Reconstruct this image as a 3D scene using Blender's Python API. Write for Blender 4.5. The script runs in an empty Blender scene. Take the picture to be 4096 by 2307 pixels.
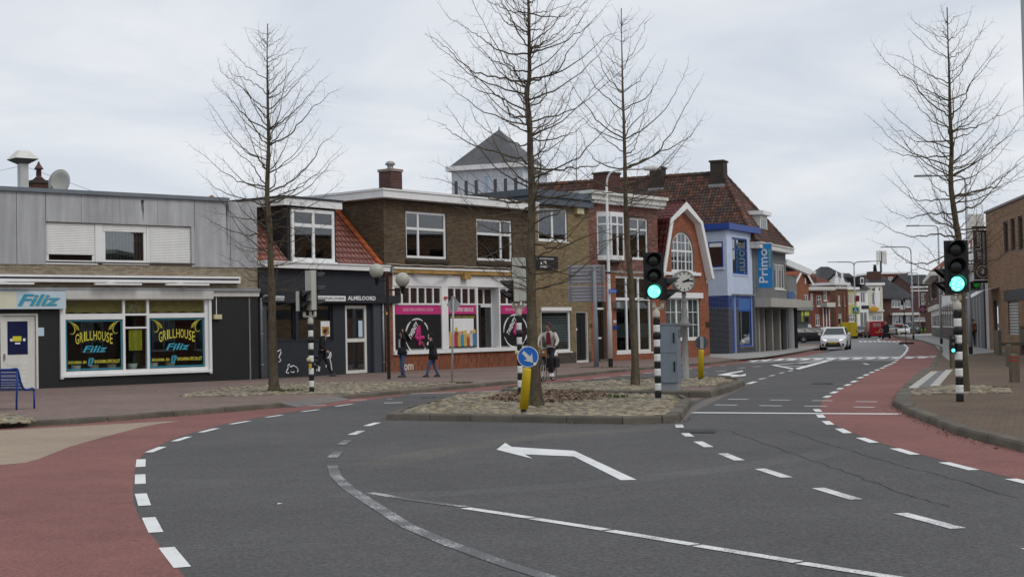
import bpy, bmesh, math, random
from math import sin, cos, tan, pi, radians, sqrt, atan2, hypot
from mathutils import Vector, Matrix, geometry
random.seed(7)
SC = bpy.context.scene
COL = SC.collection
# ------------------------------------------------------------------ camera
FPX, CXP, CYP, CAMH = 5724.0, 2048.0, 1153.5, 1.6      # focal length in photo pixels, image centre, eye height
PITCH, ROLL = math.atan(174/5724.0), radians(1.2)
_cr, _sr, _cp, _sp = cos(ROLL), sin(ROLL), cos(PITCH), sin(PITCH)
cam = bpy.data.cameras.new('camera'); cam.sensor_width = 36; cam.lens = 36*FPX/4096
cam.clip_start = .1; cam.clip_end = 3000
camo = bpy.data.objects.new('camera', cam); COL.objects.link(camo)
camo.matrix_world = Matrix(((_cr, _sr, 0, 0), (_sr*_sp, -_cr*_sp, -_cp, 0), (-_sr*_cp, _cr*_cp, -_sp, CAMH), (0, 0, 0, 1)))
SC.camera = camo
# ------------------------------------------------------------------ sky and sun (overcast)
SUN_EL, SUN_AZ = radians(45), radians(55)
w = bpy.data.worlds.new('World'); SC.world = w; w.use_nodes = True
nt = w.node_tree; N = nt.nodes; L = nt.links; N.clear()
wo = N.new('ShaderNodeOutputWorld'); bg = N.new('ShaderNodeBackground'); bg.inputs['Strength'].default_value = .1
sk = N.new('ShaderNodeTexSky'); sk.sky_type = 'NISHITA'; sk.sun_disc = False
sk.sun_elevation = SUN_EL; sk.sun_rotation = SUN_AZ
tc = N.new('ShaderNodeTexCoord'); sx = N.new('ShaderNodeSeparateXYZ'); L.new(tc.outputs['Generated'], sx.inputs[0])
az = N.new('ShaderNodeMath'); az.operation = 'MAXIMUM'; az.inputs[1].default_value = 0; L.new(sx.outputs[2], az.inputs[0])
ad = N.new('ShaderNodeMath'); ad.inputs[1].default_value = .16; L.new(az.outputs[0], ad.inputs[0])
dx = N.new('ShaderNodeMath'); dx.operation = 'DIVIDE'; L.new(sx.outputs[0], dx.inputs[0]); L.new(ad.outputs[0], dx.inputs[1])
dy = N.new('ShaderNodeMath'); dy.operation = 'DIVIDE'; L.new(sx.outputs[1], dy.inputs[0]); L.new(ad.outputs[0], dy.inputs[1])
cx = N.new('ShaderNodeCombineXYZ'); L.new(dx.outputs[0], cx.inputs[0]); L.new(dy.outputs[0], cx.inputs[1])
n1 = N.new('ShaderNodeTexNoise'); n1.inputs['Scale'].default_value = 1.15; n1.inputs['Detail'].default_value = 7; n1.inputs['Roughness'].default_value = .55
n1.inputs['Distortion'].default_value = .5
L.new(cx.outputs[0], n1.inputs['Vector'])
rp = N.new('ShaderNodeValToRGB'); rp.color_ramp.elements[0].position = .32; rp.color_ramp.elements[1].position = .68
rp.color_ramp.elements[0].color = (6.15, 6.7, 7.6, 1); rp.color_ramp.elements[1].color = (8.9, 9.05, 9.3, 1)
L.new(n1.outputs[0], rp.inputs[0])
mx = N.new('ShaderNodeMix'); mx.data_type = 'RGBA'; mx.inputs[0].default_value = .93
L.new(sk.outputs[0], mx.inputs[6]); L.new(rp.outputs[0], mx.inputs[7]); L.new(mx.outputs[2], bg.inputs['Color']); L.new(bg.outputs[0], wo.inputs[0])
sl = bpy.data.lights.new('sun', 'SUN'); sl.energy = 1.0; sl.angle = radians(25); sl.color = (1, .96, .9)
so = bpy.data.objects.new('sun', sl); COL.objects.link(so)
_sd = Vector((sin(SUN_AZ)*cos(SUN_EL), -abs(cos(SUN_AZ))*cos(SUN_EL), sin(SUN_EL)))   # towards the sun: behind the camera, to the right
sk.sun_rotation = atan2(_sd.x, _sd.y)
so.rotation_euler = _sd.to_track_quat('Z', 'Y').to_euler(); so.location = (0, 0, 60)
SC.render.engine = 'CYCLES'
SC.view_settings.view_transform = 'Standard'; SC.view_settings.look = 'None'
SC.view_settings.exposure = 0; SC.view_settings.gamma = 1; SC.view_settings.use_curve_mapping = False
SC.render.resolution_x = 1024; SC.render.resolution_y = 576

# ------------------------------------------------------------------ photo pixel -> place in the world
def ray(x, y):
    u = (x-CXP)/FPX; v = (CYP-y)/FPX
    X = _cr*u+_sr*v; V = -_sr*u+_cr*v
    return Vector((X, _cp-V*_sp, _sp+V*_cp))
def G(x, y, z=0.0):
    r = ray(x, y); t = (z-CAMH)/r.z
    return Vector((r.x*t, r.y*t, z))
def PY(x, y, Y):
    r = ray(x, y); t = Y/r.y
    return Vector((r.x*t, Y, CAMH+r.z*t))
PAV = .10
# ------------------------------------------------------------------ objects
def tag(o, label=None, cat=None, group=None, kind=None):
    if label: o['label'] = label
    if cat: o['category'] = cat
    if group: o['group'] = group
    if kind: o['kind'] = kind
    return o
def top(name, label, cat, loc=(0, 0, 0), rz=0, group=None):
    o = bpy.data.objects.new(name, None); o.empty_display_size = .2; COL.objects.link(o)
    o.location = loc; o.rotation_euler = (0, 0, rz)
    return tag(o, label, cat, group)
def kids(o): return [c for c in bpy.data.objects if c.parent == o]
def copy_tree(o, parent=None):
    c = o.copy(); COL.objects.link(c); c.parent = parent
    for k in CH.get(o.name, []): copy_tree(k, c)
    return c
CH = {}
def link(name, me, parent=None, loc=None, rot=None, scale=None):
    o = bpy.data.objects.new(name, me); COL.objects.link(o)
    if parent is not None:
        o.parent = parent; CH.setdefault(parent.name, []).append(o)
    if loc is not None: o.location = loc
    if rot is not None: o.rotation_euler = rot
    if scale is not None: o.scale = scale
    return o
class MB:
    def __init__(s): s.v = []; s.f = []; s.mi = []; s.rn = []; s.M = None; s.c = 0; s.r = 0.0
    def add(s, vs, fs):
        b = len(s.v)
        if s.M is not None: vs = [s.M @ Vector(p) for p in vs]
        s.v += [tuple(p) for p in vs]
        for f in fs: s.f.append([i+b for i in f]); s.mi.append(s.c); s.rn.append(s.r)
        return s
    def box(s, x0, x1, y0, y1, z0, z1):
        return s.add([(x0, y0, z0), (x1, y0, z0), (x1, y1, z0), (x0, y1, z0), (x0, y0, z1), (x1, y0, z1), (x1, y1, z1), (x0, y1, z1)],
                     [(0, 3, 2, 1), (4, 5, 6, 7), (0, 1, 5, 4), (1, 2, 6, 5), (2, 3, 7, 6), (3, 0, 4, 7)])
    def front(s, x0, x1, y0, y1, z0, z1):      # box without its back face
        return s.add([(x0, y0, z0), (x1, y0, z0), (x1, y1, z0), (x0, y1, z0), (x0, y0, z1), (x1, y0, z1), (x1, y1, z1), (x0, y1, z1)],
                     [(0, 3, 2, 1), (4, 5, 6, 7), (0, 1, 5, 4), (1, 2, 6, 5), (3, 0, 4, 7)])
    def quad(s, a, b, c, d): return s.add([a, b, c, d], [(0, 1, 2, 3)])
    def prism(s, poly, y0, y1):                # polygon in x,z pushed along y
        return s.holed(poly, [], y0, y1)
    def holed(s, outer, holes, y0, y1, back=True):
        loops = [[Vector((p[0], p[1], 0)) for p in outer]]+[[Vector((p[0], p[1], 0)) for p in h] for h in holes]
        tri = geometry.tessellate_polygon(loops); fl = [p for l in loops for p in l]; n = len(fl)
        def area(t): return (fl[t[1]]-fl[t[0]]).cross(fl[t[2]]-fl[t[0]]).z
        fs = []
        for t in tri:
            t = tuple(t) if area(t) > 0 else (t[0], t[2], t[1])
            fs.append(t)
            if back: fs.append((t[2]+n, t[1]+n, t[0]+n))
        k = 0
        for li, l in enumerate(loops):
            m = len(l); a = sum(l[i].x*l[(i+1) % m].y-l[(i+1) % m].x*l[i].y for i in range(m))
            fw = (a > 0) == (li == 0)
            for i in range(m):
                i0, i1 = k+i, k+(i+1) % m
                fs.append((i0+n, i1+n, i1, i0) if fw else (i0, i1, i1+n, i0+n))
            k += m
        return s.add([(p.x, y0, p.y) for p in fl]+[(p.x, y1, p.y) for p in fl], fs)
    def slab(s, poly, z0, z1, bottom=False):   # polygon in x,y between two heights
        loop = [Vector((p[0], p[1], 0)) for p in poly]; n = len(loop)
        a = sum(loop[i].x*loop[(i+1) % n].y-loop[(i+1) % n].x*loop[i].y for i in range(n))
        if a < 0: loop.reverse()
        fs = []
        for t in geometry.tessellate_polygon([loop]):
            t = tuple(t)
            if (loop[t[1]]-loop[t[0]]).cross(loop[t[2]]-loop[t[0]]).z < 0: t = (t[0], t[2], t[1])
            fs.append((t[0]+n, t[1]+n, t[2]+n))
        if z1 > z0+1e-6:
            for i in range(n): fs.append((i, (i+1) % n, (i+1) % n+n, i+n))
        return s.add([(p.x, p.y, z0) for p in loop]+[(p.x, p.y, z1) for p in loop], fs)
    def tube(s, pts, rad, n=6, cap=True):
        pts = [Vector(p) for p in pts]; m = len(pts)
        if not hasattr(rad, '__len__'): rad = [rad]*m
        vs = []; t0 = None; up = None
        for i in range(m):
            t = (pts[min(i+1, m-1)]-pts[max(i-1, 0)])
            t = t.normalized() if t.length > 1e-9 else Vector((0, 0, 1))
            if up is None:
                up = t.orthogonal().normalized()
            else:
                up = up-t*up.dot(t)
                up = up.normalized() if up.length > 1e-6 else t.orthogonal().normalized()
            sd = t.cross(up)
            for k in range(n):
                a = 2*pi*k/n; vs.append(pts[i]+(up*cos(a)+sd*sin(a))*rad[i])
        fs = [(i*n+k, i*n+(k+1) % n, (i+1)*n+(k+1) % n, (i+1)*n+k) for i in range(m-1) for k in range(n)]
        if cap: fs += [tuple(range(n-1, -1, -1)), tuple((m-1)*n+k for k in range(n))]
        return s.add(vs, fs)
    def lathe(s, prof, n=16, M=None):          # (radius, z) profile about z
        vs = []; m = len(prof)
        for r, z in prof:
            for k in range(n): vs.append(Vector((r*cos(2*pi*k/n), r*sin(2*pi*k/n), z)))
        if M is not None: vs = [M @ p for p in vs]
        fs = [(i*n+k, i*n+(k+1) % n, (i+1)*n+(k+1) % n, (i+1)*n+k) for i in range(m-1) for k in range(n)]
        fs += [tuple(range(n-1, -1, -1)), tuple((m-1)*n+k for k in range(n))]
        return s.add(vs, fs)
    def bar(s, a, b, w, h=None, up=(0, 0, 1)): # square bar between two points
        a = Vector(a); b = Vector(b); h = h or w; t = (b-a).normalized(); u = Vector(up)
        if abs(t.dot(u)) > .99: u = Vector((1, 0, 0))
        sd = t.cross(u).normalized()*w/2; u = sd.cross(t).normalized()*h/2
        vs = [a-sd-u, a+sd-u, a+sd+u, a-sd+u, b-sd-u, b+sd-u, b+sd+u, b-sd+u]
        return s.add(vs, [(0, 1, 2, 3), (7, 6, 5, 4), (0, 4, 5, 1), (1, 5, 6, 2), (2, 6, 7, 3), (3, 7, 4, 0)])
    def mesh(s, name, mats, smooth=False):
        me = bpy.data.meshes.new(name); me.from_pydata(s.v, [], s.f)
        for m in (mats if isinstance(mats, (list, tuple)) else [mats]): me.materials.append(m)
        if s.c or any(s.mi): me.polygons.foreach_set('material_index', s.mi)
        if any(s.rn):
            at = me.attributes.new('rnd', 'FLOAT', 'FACE'); at.data.foreach_set('value', s.rn)
        if smooth: me.polygons.foreach_set('use_smooth', [True]*len(s.f))
        me.update(); return me
    def build(s, name, mats, parent=None, smooth=False, loc=None, rot=None):
        return link(name, s.mesh(name, mats, smooth), parent, loc, rot)
def box(name, m, parent, *a): return MB().box(*a).build(name, m, parent)
def autosmooth(o, deg=40):
    me = o.data
    me.polygons.foreach_set('use_smooth', [True]*len(me.polygons))
    try: me.set_sharp_from_angle(angle=radians(deg))
    except Exception: pass
    return o
# ------------------------------------------------------------------ materials
def lin(c):
    if isinstance(c, str):
        c = c.lstrip('#'); c = [int(c[i:i+2], 16)/255 for i in (0, 2, 4)]
        c = [x/12.92 if x <= .04045 else ((x+.055)/1.055)**2.4 for x in c]
    return tuple(c)
MATS = {}
def mat(name, col, rough=.75, var=.12, vs=1.5, fine=0, fs=60, bump=0, metal=0, spec=.35, piece=0, streak=0, coat=0, emit=0, alt=None, altp=.5, hue=0):
    if name in MATS: return MATS[name]
    m = bpy.data.materials.new(name); m.use_nodes = True; MATS[name] = m
    t = m.node_tree; n = t.nodes; l = t.links; b = n['Principled BSDF']
    c = lin(col)
    b.inputs['Roughness'].default_value = rough; b.inputs['Metallic'].default_value = metal
    b.inputs['Specular IOR Level'].default_value = spec
    if coat: b.inputs['Coat Weight'].default_value = coat; b.inputs['Coat Roughness'].default_value = .06
    g = n.new('ShaderNodeNewGeometry'); pos = g.outputs['Position']
    src = None
    def noise(vec, scale, detail=4, rg=.55):
        q = n.new('ShaderNodeTexNoise'); q.inputs['Scale'].default_value = scale; q.inputs['Detail'].default_value = detail
        q.inputs['Roughness'].default_value = rg; l.new(vec, q.inputs['Vector']); return q.outputs[0]
    def rng(v, a, c0, lo=.25, hi=.75):
        q = n.new('ShaderNodeMapRange'); q.inputs[1].default_value = lo; q.inputs[2].default_value = hi
        q.inputs[3].default_value = a; q.inputs[4].default_value = c0; l.new(v, q.inputs[0]); return q.outputs[0]
    def mul(a, c1):
        if a is None: return c1
        q = n.new('ShaderNodeMath'); q.operation = 'MULTIPLY'; l.new(a, q.inputs[0]); l.new(c1, q.inputs[1]); return q.outputs[0]
    f = None
    if var: f = mul(f, rng(noise(pos, vs, 5), 1-var, 1+var))
    fn = None
    if fine or bump: fn = noise(pos, fs, 3, .6)
    if fine: f = mul(f, rng(fn, 1-fine, 1+fine))
    pr = None
    if piece or alt:
        at = n.new('ShaderNodeAttribute'); at.attribute_name = 'rnd'
        oi = n.new('ShaderNodeObjectInfo'); q = n.new('ShaderNodeMath'); l.new(at.outputs['Fac'], q.inputs[0]); l.new(oi.outputs['Random'], q.inputs[1])
        fr = n.new('ShaderNodeMath'); fr.operation = 'FRACT'; l.new(q.outputs[0], fr.inputs[0]); pr = fr.outputs[0]
    if piece: f = mul(f, rng(pr, 1-piece, 1+piece, 0, 1))
    if streak:
        mp = n.new('ShaderNodeMapping'); mp.inputs['Scale'].default_value = (2.6, 2.6, .20); l.new(pos, mp.inputs['Vector'])
        f = mul(f, rng(noise(mp.outputs[0], 1.6, 6, .65), 1-streak, 1+streak*.5, .3, .7))
    base = n.new('ShaderNodeRGB'); base.outputs[0].default_value = (*c, 1); colr = base.outputs[0]
    if alt:
        q = n.new('ShaderNodeMix'); q.data_type = 'RGBA'; q.inputs[7].default_value = (*lin(alt), 1); l.new(colr, q.inputs[6])
        p2 = n.new('ShaderNodeMath'); p2.operation = 'MULTIPLY'; p2.inputs[1].default_value = 7.31; l.new(pr, p2.inputs[0])
        p3 = n.new('ShaderNodeMath'); p3.operation = 'FRACT'; l.new(p2.outputs[0], p3.inputs[0])
        l.new(rng(p3.outputs[0], 0, 1, altp-.25, altp+.25), q.inputs[0]); colr = q.outputs[2]
    if f is not None:
        q = n.new('ShaderNodeVectorMath'); q.operation = 'SCALE'; l.new(colr, q.inputs[0]); l.new(f, q.inputs['Scale']); colr = q.outputs[0]
    l.new(colr, b.inputs['Base Color'])
    if bump:
        q = n.new('ShaderNodeBump'); q.inputs['Strength'].default_value = bump; q.inputs['Distance'].default_value = .01
        l.new(fn, q.inputs['Height']); l.new(q.outputs[0], b.inputs['Normal'])
    if emit:
        b.inputs['Emission Color'].default_value = (*c, 1); b.inputs['Emission Strength'].default_value = emit
    return m
def glass_mat(name, tint=(.82, .86, .85), refl=1.0):
    m = bpy.data.materials.new(name); m.use_nodes = True; t = m.node_tree; n = t.nodes; l = t.links; n.clear()
    o = n.new('ShaderNodeOutputMaterial'); mxs = n.new('ShaderNodeMixShader'); tr = n.new('ShaderNodeBsdfTransparent'); gl = n.new('ShaderNodeBsdfGlossy')
    tr.inputs[0].default_value = (*tint, 1); gl.inputs['Roughness'].default_value = .015; gl.inputs[0].default_value = (.95, .97, 1, 1)
    fr = n.new('ShaderNodeFresnel'); fr.inputs[0].default_value = 1.55
    mm = n.new('ShaderNodeMath'); mm.operation = 'MULTIPLY_ADD'; mm.inputs[1].default_value = refl; mm.inputs[2].default_value = .03
    l.new(fr.outputs[0], mm.inputs[0]); l.new(mm.outputs[0], mxs.inputs[0]); l.new(tr.outputs[0], mxs.inputs[1]); l.new(gl.outputs[0], mxs.inputs[2])
    l.new(mxs.outputs[0], o.inputs[0]); MATS[name] = m
    return m
GLASS = glass_mat('window_glass', (.82, .86, .85), .55); GLASSR = glass_mat('reflecting_window_glass', (.8, .84, .84), 1.9)
WHITE = mat('white_paint', (.78, .78, .77), .45, .05, 1.2, streak=.05)
OFFW = mat('off_white_paint', (.66, .65, .6), .55, .08, 1.5, streak=.1)
BLACKP = mat('black_paint', (.012, .012, .014), .4, .1)
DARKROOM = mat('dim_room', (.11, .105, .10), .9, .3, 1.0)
# ------------------------------------------------------------------ lettering (built-in font turned into mesh)
TMP = bpy.data.scenes.new('workbench')       # empty scene where curves and skins are turned into meshes
def text(s, parent, m, x0, x1, z0, z1, y, name='lettering', ext=.004, shear=0, bold=.0, M=None, fit=True):
    cu = bpy.data.curves.new('txt', 'FONT'); cu.body = s; cu.resolution_u = 2; cu.offset = bold; cu.shear = shear
    ob = bpy.data.objects.new('txt', cu); TMP.collection.objects.link(ob)
    TMP.view_layers[0].update()
    me = bpy.data.meshes.new_from_object(ob.evaluated_get(TMP.view_layers[0].depsgraph))
    bpy.data.objects.remove(ob); bpy.data.curves.remove(cu)
    vs = [v.co.copy() for v in me.vertices]; fs = [list(p.vertices) for p in me.polygons]; bpy.data.meshes.remove(me)
    ax, bx = min(v.x for v in vs), max(v.x for v in vs); ay, by = min(v.y for v in vs), max(v.y for v in vs)
    mb = MB(); mb.M = M; pts = []
    for v in vs:
        pts.append((x0+(v.x-ax)/(bx-ax)*(x1-x0), y, z0+(v.y-ay)/(by-ay)*(z1-z0)))
    mb.add(pts, fs)
    return mb.build(name, m, parent)
# ------------------------------------------------------------------ facades
class Fac:
    def __init__(s, name, label, cat, ox, oy, deg, group=None):
        a = radians(deg); s.a = a; s.o = Vector((ox, oy)); s.d = Vector((cos(a), sin(a))); s.n = Vector((-sin(a), cos(a)))
        s.root = top(name, label, cat, (ox, oy, 0), a, group); s.rooms = MB()
    def uz(s, x, y, off=0.0):
        r = ray(x, y); t = ((s.o+s.n*off).dot(s.n))/(r.x*s.n.x+r.y*s.n.y)
        return (Vector((r.x, r.y))*t-s.o).dot(s.d), CAMH+r.z*t
    def rect(s, x0, y0, x1, y1, off=0.0):
        a = s.uz(x0, y0, off); b = s.uz(x1, y1, off); return a[0], b[0], b[1], a[1]
    def side(s, u, x, y):                      # pixel on the wall plane across the facade at position u
        r = ray(x, y); p = s.o+s.d*u; t = p.dot(s.d)/(r.x*s.d.x+r.y*s.d.y)
        return (Vector((r.x, r.y))*t-s.o).dot(s.n), CAMH+r.z*t
    def u_at(s, x, y=1400, off=0.0): return s.uz(x, y, off)[0]
    def W(s, u, y, z): p = s.o+s.d*u+s.n*y; return Vector((p.x, p.y, z))
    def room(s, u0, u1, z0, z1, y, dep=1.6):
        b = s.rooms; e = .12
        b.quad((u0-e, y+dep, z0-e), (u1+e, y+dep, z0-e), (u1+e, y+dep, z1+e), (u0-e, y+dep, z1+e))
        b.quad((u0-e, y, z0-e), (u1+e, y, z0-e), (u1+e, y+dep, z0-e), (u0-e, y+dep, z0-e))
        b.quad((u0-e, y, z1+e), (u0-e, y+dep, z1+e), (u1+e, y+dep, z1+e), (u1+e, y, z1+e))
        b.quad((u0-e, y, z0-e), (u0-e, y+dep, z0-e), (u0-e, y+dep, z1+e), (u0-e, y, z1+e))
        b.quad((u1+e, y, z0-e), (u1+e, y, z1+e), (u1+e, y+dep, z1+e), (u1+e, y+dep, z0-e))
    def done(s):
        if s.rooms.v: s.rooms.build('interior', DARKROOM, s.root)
def R4(u0, u1, z0, z1): return [(u0, z0), (u1, z0), (u1, z1), (u0, z1)]
def window(F, u0, u1, z0, z1, y=.08, grid=((1, (1,)),), fr=.07, mull=.06, fm=None, gm=None, sill=.05, name='window', dep=.07, room=1.4, sm=None, curtain=None):
    """frame with its bars as one mesh, each pane and the sill under it; grid rows run from the bottom up"""
    fm = fm or WHITE; gm = gm or GLASS
    holes = []; W = u1-u0-2*fr; Hh = z1-z0-2*fr
    tot = sum(g[0] for g in grid); zz = z0+fr
    for gi, (h, ws) in enumerate(grid):
        hh = (Hh-mull*(len(grid)-1))*h/tot; uu = u0+fr; tw = sum(ws)
        for wv in ws:
            ww = (W-mull*(len(ws)-1))*wv/tw; holes.append((uu, uu+ww, zz, zz+hh)); uu += ww+mull
        zz += hh+mull
    mb = MB(); mb.holed(R4(u0, u1, z0, z1), [R4(*h) for h in holes], y, y+dep)
    w_ = mb.build(name, fm, F.root)
    for h in holes:
        MB().box(h[0]-.004, h[1]+.004, y+dep*.5, y+dep*.5+.006, h[2]-.004, h[3]+.004).build('pane', gm, w_)
    if sill: MB().box(u0-.05, u1+.05, y-.10, y+.02, z0-sill, z0-.002).build('sill', sm or fm, w_)
    if room: F.room(u0, u1, z0, z1, y+dep+.05, room)
    if curtain:
        c0, c1, cm = curtain
        mb = MB(); n = max(4, int((u1-u0)*9)); za = z0+(z1-z0)*c0; zb = z0+(z1-z0)*c1
        pts = [(u0+.03+(u1-u0-.06)*i/n, y+dep+.12+.018*(i % 2)) for i in range(n+1)]
        for i in range(n): mb.quad((pts[i][0], pts[i][1], za), (pts[i+1][0], pts[i+1][1], za), (pts[i+1][0], pts[i+1][1], zb), (pts[i][0], pts[i][1], zb))
        mb.build('curtain', cm, w_)
    return w_, holes
def bricks(F, poly_rect, holes, m, y=0.0, name='brick', indiv=0, L_=.21, Hb=.05, j=.011, proud=.007, sold=(), inside=None, parent=None, xf=None):
    """running-bond bricks proud of their mortar; the largest ones on their own, the rest as one part"""
    u0, u1, z0, z1 = poly_rect; st = MB(); rnd = random.Random(int(u1*100)+int(z1*10)); single = []
    row = 0; z = z0+j/2
    while z+Hb <= z1+.001:
        u = u0-(L_+j)*(.5 if row % 2 else 0)
        while u < u1:
            a, b = max(u, u0)+.0, min(u+L_, u1); zb = z+Hb
            u += L_+j
            segs = [(a, b)]
            for h in holes:
                if z < h[3]-.004 and zb > h[2]+.004:
                    ns = []
                    for (p, q) in segs:
                        if q <= h[0] or p >= h[1]: ns.append((p, q))
                        else:
                            if p < h[0]-.02: ns.append((p, h[0]-.004))
                            if q > h[1]+.02: ns.append((h[1]+.004, q))
                    segs = ns
            for (p, q) in segs:
                if q-p < .02: continue
                if inside and not inside((p+q)/2, (z+zb)/2, p, q, z, zb): continue
                if indiv and q-p > L_-.001 and len(single) < indiv and rnd.random() < .35:
                    single.append((p, z)); continue
                st.r = rnd.random(); d = proud+rnd.uniform(-.003, .003)
                st.front(p, q, y-d, y+.004, z, zb)
        z += Hb+j; row += 1
    par = parent or F.root
    if xf: st.v = [tuple(xf @ Vector(v)) for v in st.v]
    o = st.build(name+'work', m, par); o['kind'] = 'stuff'
    if single:
        me = MB().front(0, L_, -proud, .004, 0, Hb).mesh(name, m)
        for p, z in single:
            lo = Vector((p, y+rnd.uniform(-.003, .003), z))
            link(name, me, par, xf @ lo if xf else lo, xf.to_euler() if xf else None)
    return o
# ================================================================== GROUND
def c1(x, y): return (x/1.2578, 1500+y/1.2578)                 # crops of the photo used for measuring
def c2(x, y): return (2048+x/1.2578, 1350+y/1.2578)
def c3(x, y): return (1500+x/1.7173, 1480+y/1.7173)
def c4(x, y): return (2700+x/2.1467, 1350+y/2.1467)
def gp(crop, pts, z=0.0): return [G(*crop(*p), z) for p in pts]
def surf_mat(name, col, big=.1, spk=.12, spks=90, rough=.85, brick=None, stain=.0):
    m = bpy.data.materials.new(name); m.use_nodes = True; t = m.node_tree; n = t.nodes; l = t.links; b = n['Principled BSDF']; MATS[name] = m
    b.inputs['Roughness'].default_value = rough; b.inputs['Specular IOR Level'].default_value = .3
    g = n.new('ShaderNodeNewGeometry'); pos = g.outputs['Position']
    def noise(sc, d=5, r=.6, vec=None):
        q = n.new('ShaderNodeTexNoise'); q.inputs['Scale'].default_value = sc; q.inputs['Detail'].default_value = d; q.inputs['Roughness'].default_value = r
        l.new(vec or pos, q.inputs['Vector']); return q.outputs[0]
    def rng(v, lo, hi, a, c):
        q = n.new('ShaderNodeMapRange'); q.inputs[1].default_value = lo; q.inputs[2].default_value = hi; q.inputs[3].default_value = a; q.inputs[4].default_value = c
        l.new(v, q.inputs[0]); return q.outputs[0]
    def mul(a, c):
        q = n.new('ShaderNodeMath'); q.operation = 'MULTIPLY'; l.new(a, q.inputs[0]); l.new(c, q.inputs[1]); return q.outputs[0]
    f = mul(rng(noise(.35, 6), .3, .7, 1-big, 1+big), rng(noise(2.6, 6, .7), .3, .7, 1-big*.6, 1+big*.6))
    vo = n.new('ShaderNodeTexVoronoi'); vo.inputs['Scale'].default_value = spks; l.new(pos, vo.inputs['Vector'])
    sp = n.new('ShaderNodeSeparateColor'); l.new(vo.outputs['Color'], sp.inputs[0])
    f = mul(f, rng(sp.outputs[0], 0, 1, 1-spk, 1+spk)); f = mul(f, rng(noise(spks*.35, 3, .7), .3, .7, 1-spk*.8, 1+spk*.8))
    if stain:
        f = mul(f, rng(noise(.9, 8, .75), .55, .72, 1, 1-stain))
    base = n.new('ShaderNodeRGB'); base.outputs[0].default_value = (*lin(col), 1); colr = base.outputs[0]
    if brick:
        bw, bh, ang, mc, amt = brick
        mp = n.new('ShaderNodeMapping'); mp.inputs['Rotation'].default_value = (0, 0, radians(ang)); l.new(pos, mp.inputs['Vector'])
        bt = n.new('ShaderNodeTexBrick'); bt.inputs['Scale'].default_value = 1; bt.inputs['Brick Width'].default_value = bw; bt.inputs['Row Height'].default_value = bh
        bt.inputs['Mortar Size'].default_value = .006; bt.inputs['Color1'].default_value = (1-amt, 1-amt, 1-amt, 1); bt.inputs['Color2'].default_value = (1+amt, 1+amt*.9, 1+amt*.8, 1)
        bt.inputs['Mortar'].default_value = (mc, mc, mc, 1); l.new(mp.outputs[0], bt.inputs['Vector'])
        q = n.new('ShaderNodeMix'); q.data_type = 'RGBA'; q.blend_type = 'MULTIPLY'; q.inputs[0].default_value = 1; l.new(colr, q.inputs[6]); l.new(bt.outputs[0], q.inputs[7]); colr = q.outputs[2]
    q = n.new('ShaderNodeVectorMath'); q.operation = 'SCALE'; l.new(colr, q.inputs[0]); l.new(f, q.inputs['Scale']); l.new(q.outputs[0], b.inputs['Base Color'])
    bp = n.new('ShaderNodeBump'); bp.inputs['Strength'].default_value = .35; bp.inputs['Distance'].default_value = .006; l.new(sp.outputs[1], bp.inputs['Height']); l.new(bp.outputs[0], b.inputs['Normal'])
    return m
def paint_mat(name, wear, under, col=(.74, .74, .72)):
    m = bpy.data.materials.new(name); m.use_nodes = True; t = m.node_tree; n = t.nodes; l = t.links; b = n['Principled BSDF']; MATS[name] = m
    b.inputs['Roughness'].default_value = .7
    g = n.new('ShaderNodeNewGeometry'); q = n.new('ShaderNodeTexNoise'); q.inputs['Scale'].default_value = 45; q.inputs['Detail'].default_value = 5; q.inputs['Roughness'].default_value = .75
    l.new(g.outputs['Position'], q.inputs['Vector'])
    q2 = n.new('ShaderNodeTexNoise'); q2.inputs['Scale'].default_value = 1.7; l.new(g.outputs['Position'], q2.inputs['Vector'])
    ad = n.new('ShaderNodeMath'); ad.operation = 'MULTIPLY_ADD'; ad.inputs[1].default_value = .5; l.new(q2.outputs[0], ad.inputs[0]); l.new(q.outputs[0], ad.inputs[2])
    r = n.new('ShaderNodeMapRange'); r.inputs[1].default_value = wear+.13; r.inputs[2].default_value = wear+.33; l.new(ad.outputs[0], r.inputs[0])
    x = n.new('ShaderNodeMix'); x.data_type = 'RGBA'; x.inputs[6].default_value = (*under, 1); x.inputs[7].default_value = (*col, 1); l.new(r.outputs[0], x.inputs[0]); l.new(x.outputs[2], b.inputs['Base Color'])
    return m
ASPH = surf_mat('asphalt', (.085, .082, .080), .15, .34, 62, stain=.16)
ASPH2 = surf_mat('light_asphalt', (.20, .20, .198), .07, .12, 70)
RED = surf_mat('red_asphalt', (.214, .089, .077), .16, .24, 70, stain=.18)
BEIGE = surf_mat('sandy_asphalt', (.323, .25, .184), .12, .12, 60, stain=.2)
PAVL = surf_mat('brown_paver', (.205, .147, .126), .14, .10, 60, brick=(.21, .105, 51, .6, .12), stain=.25)
PAVR = surf_mat('dun_paver', (.132, .092, .062), .16, .10, 60, brick=(.21, .105, 20, .5, .14), stain=.25)
PAVT = surf_mat('grey_tile', (.33, .325, .31), .10, .08, 50, brick=(.6, .3, 8, .6, .06), stain=.2)
KERB = mat('kerb_concrete', (.122, .108, .085), .9, .32, 1.6, fine=.18, fs=50, bump=.4, piece=.16)
PAINT = paint_mat('road_paint', .36, (.11, .11, .11)); PAINTW = paint_mat('worn_road_paint', .45, (.10, .10, .10)); PAINTF = paint_mat('faint_road_paint', .64, (.095, .095, .098))

ground = MB().slab([(-900, -120), (900, -120), (900, 1500), (-900, 1500)], -.0, 0).build('road', ASPH); tag(ground, kind='structure')
def sheet(name, poly, z, m, parent=None):
    o = MB().slab(poly, z, z).build(name, m, parent)
    if parent is None: tag(o, kind='structure')
    return o
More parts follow.
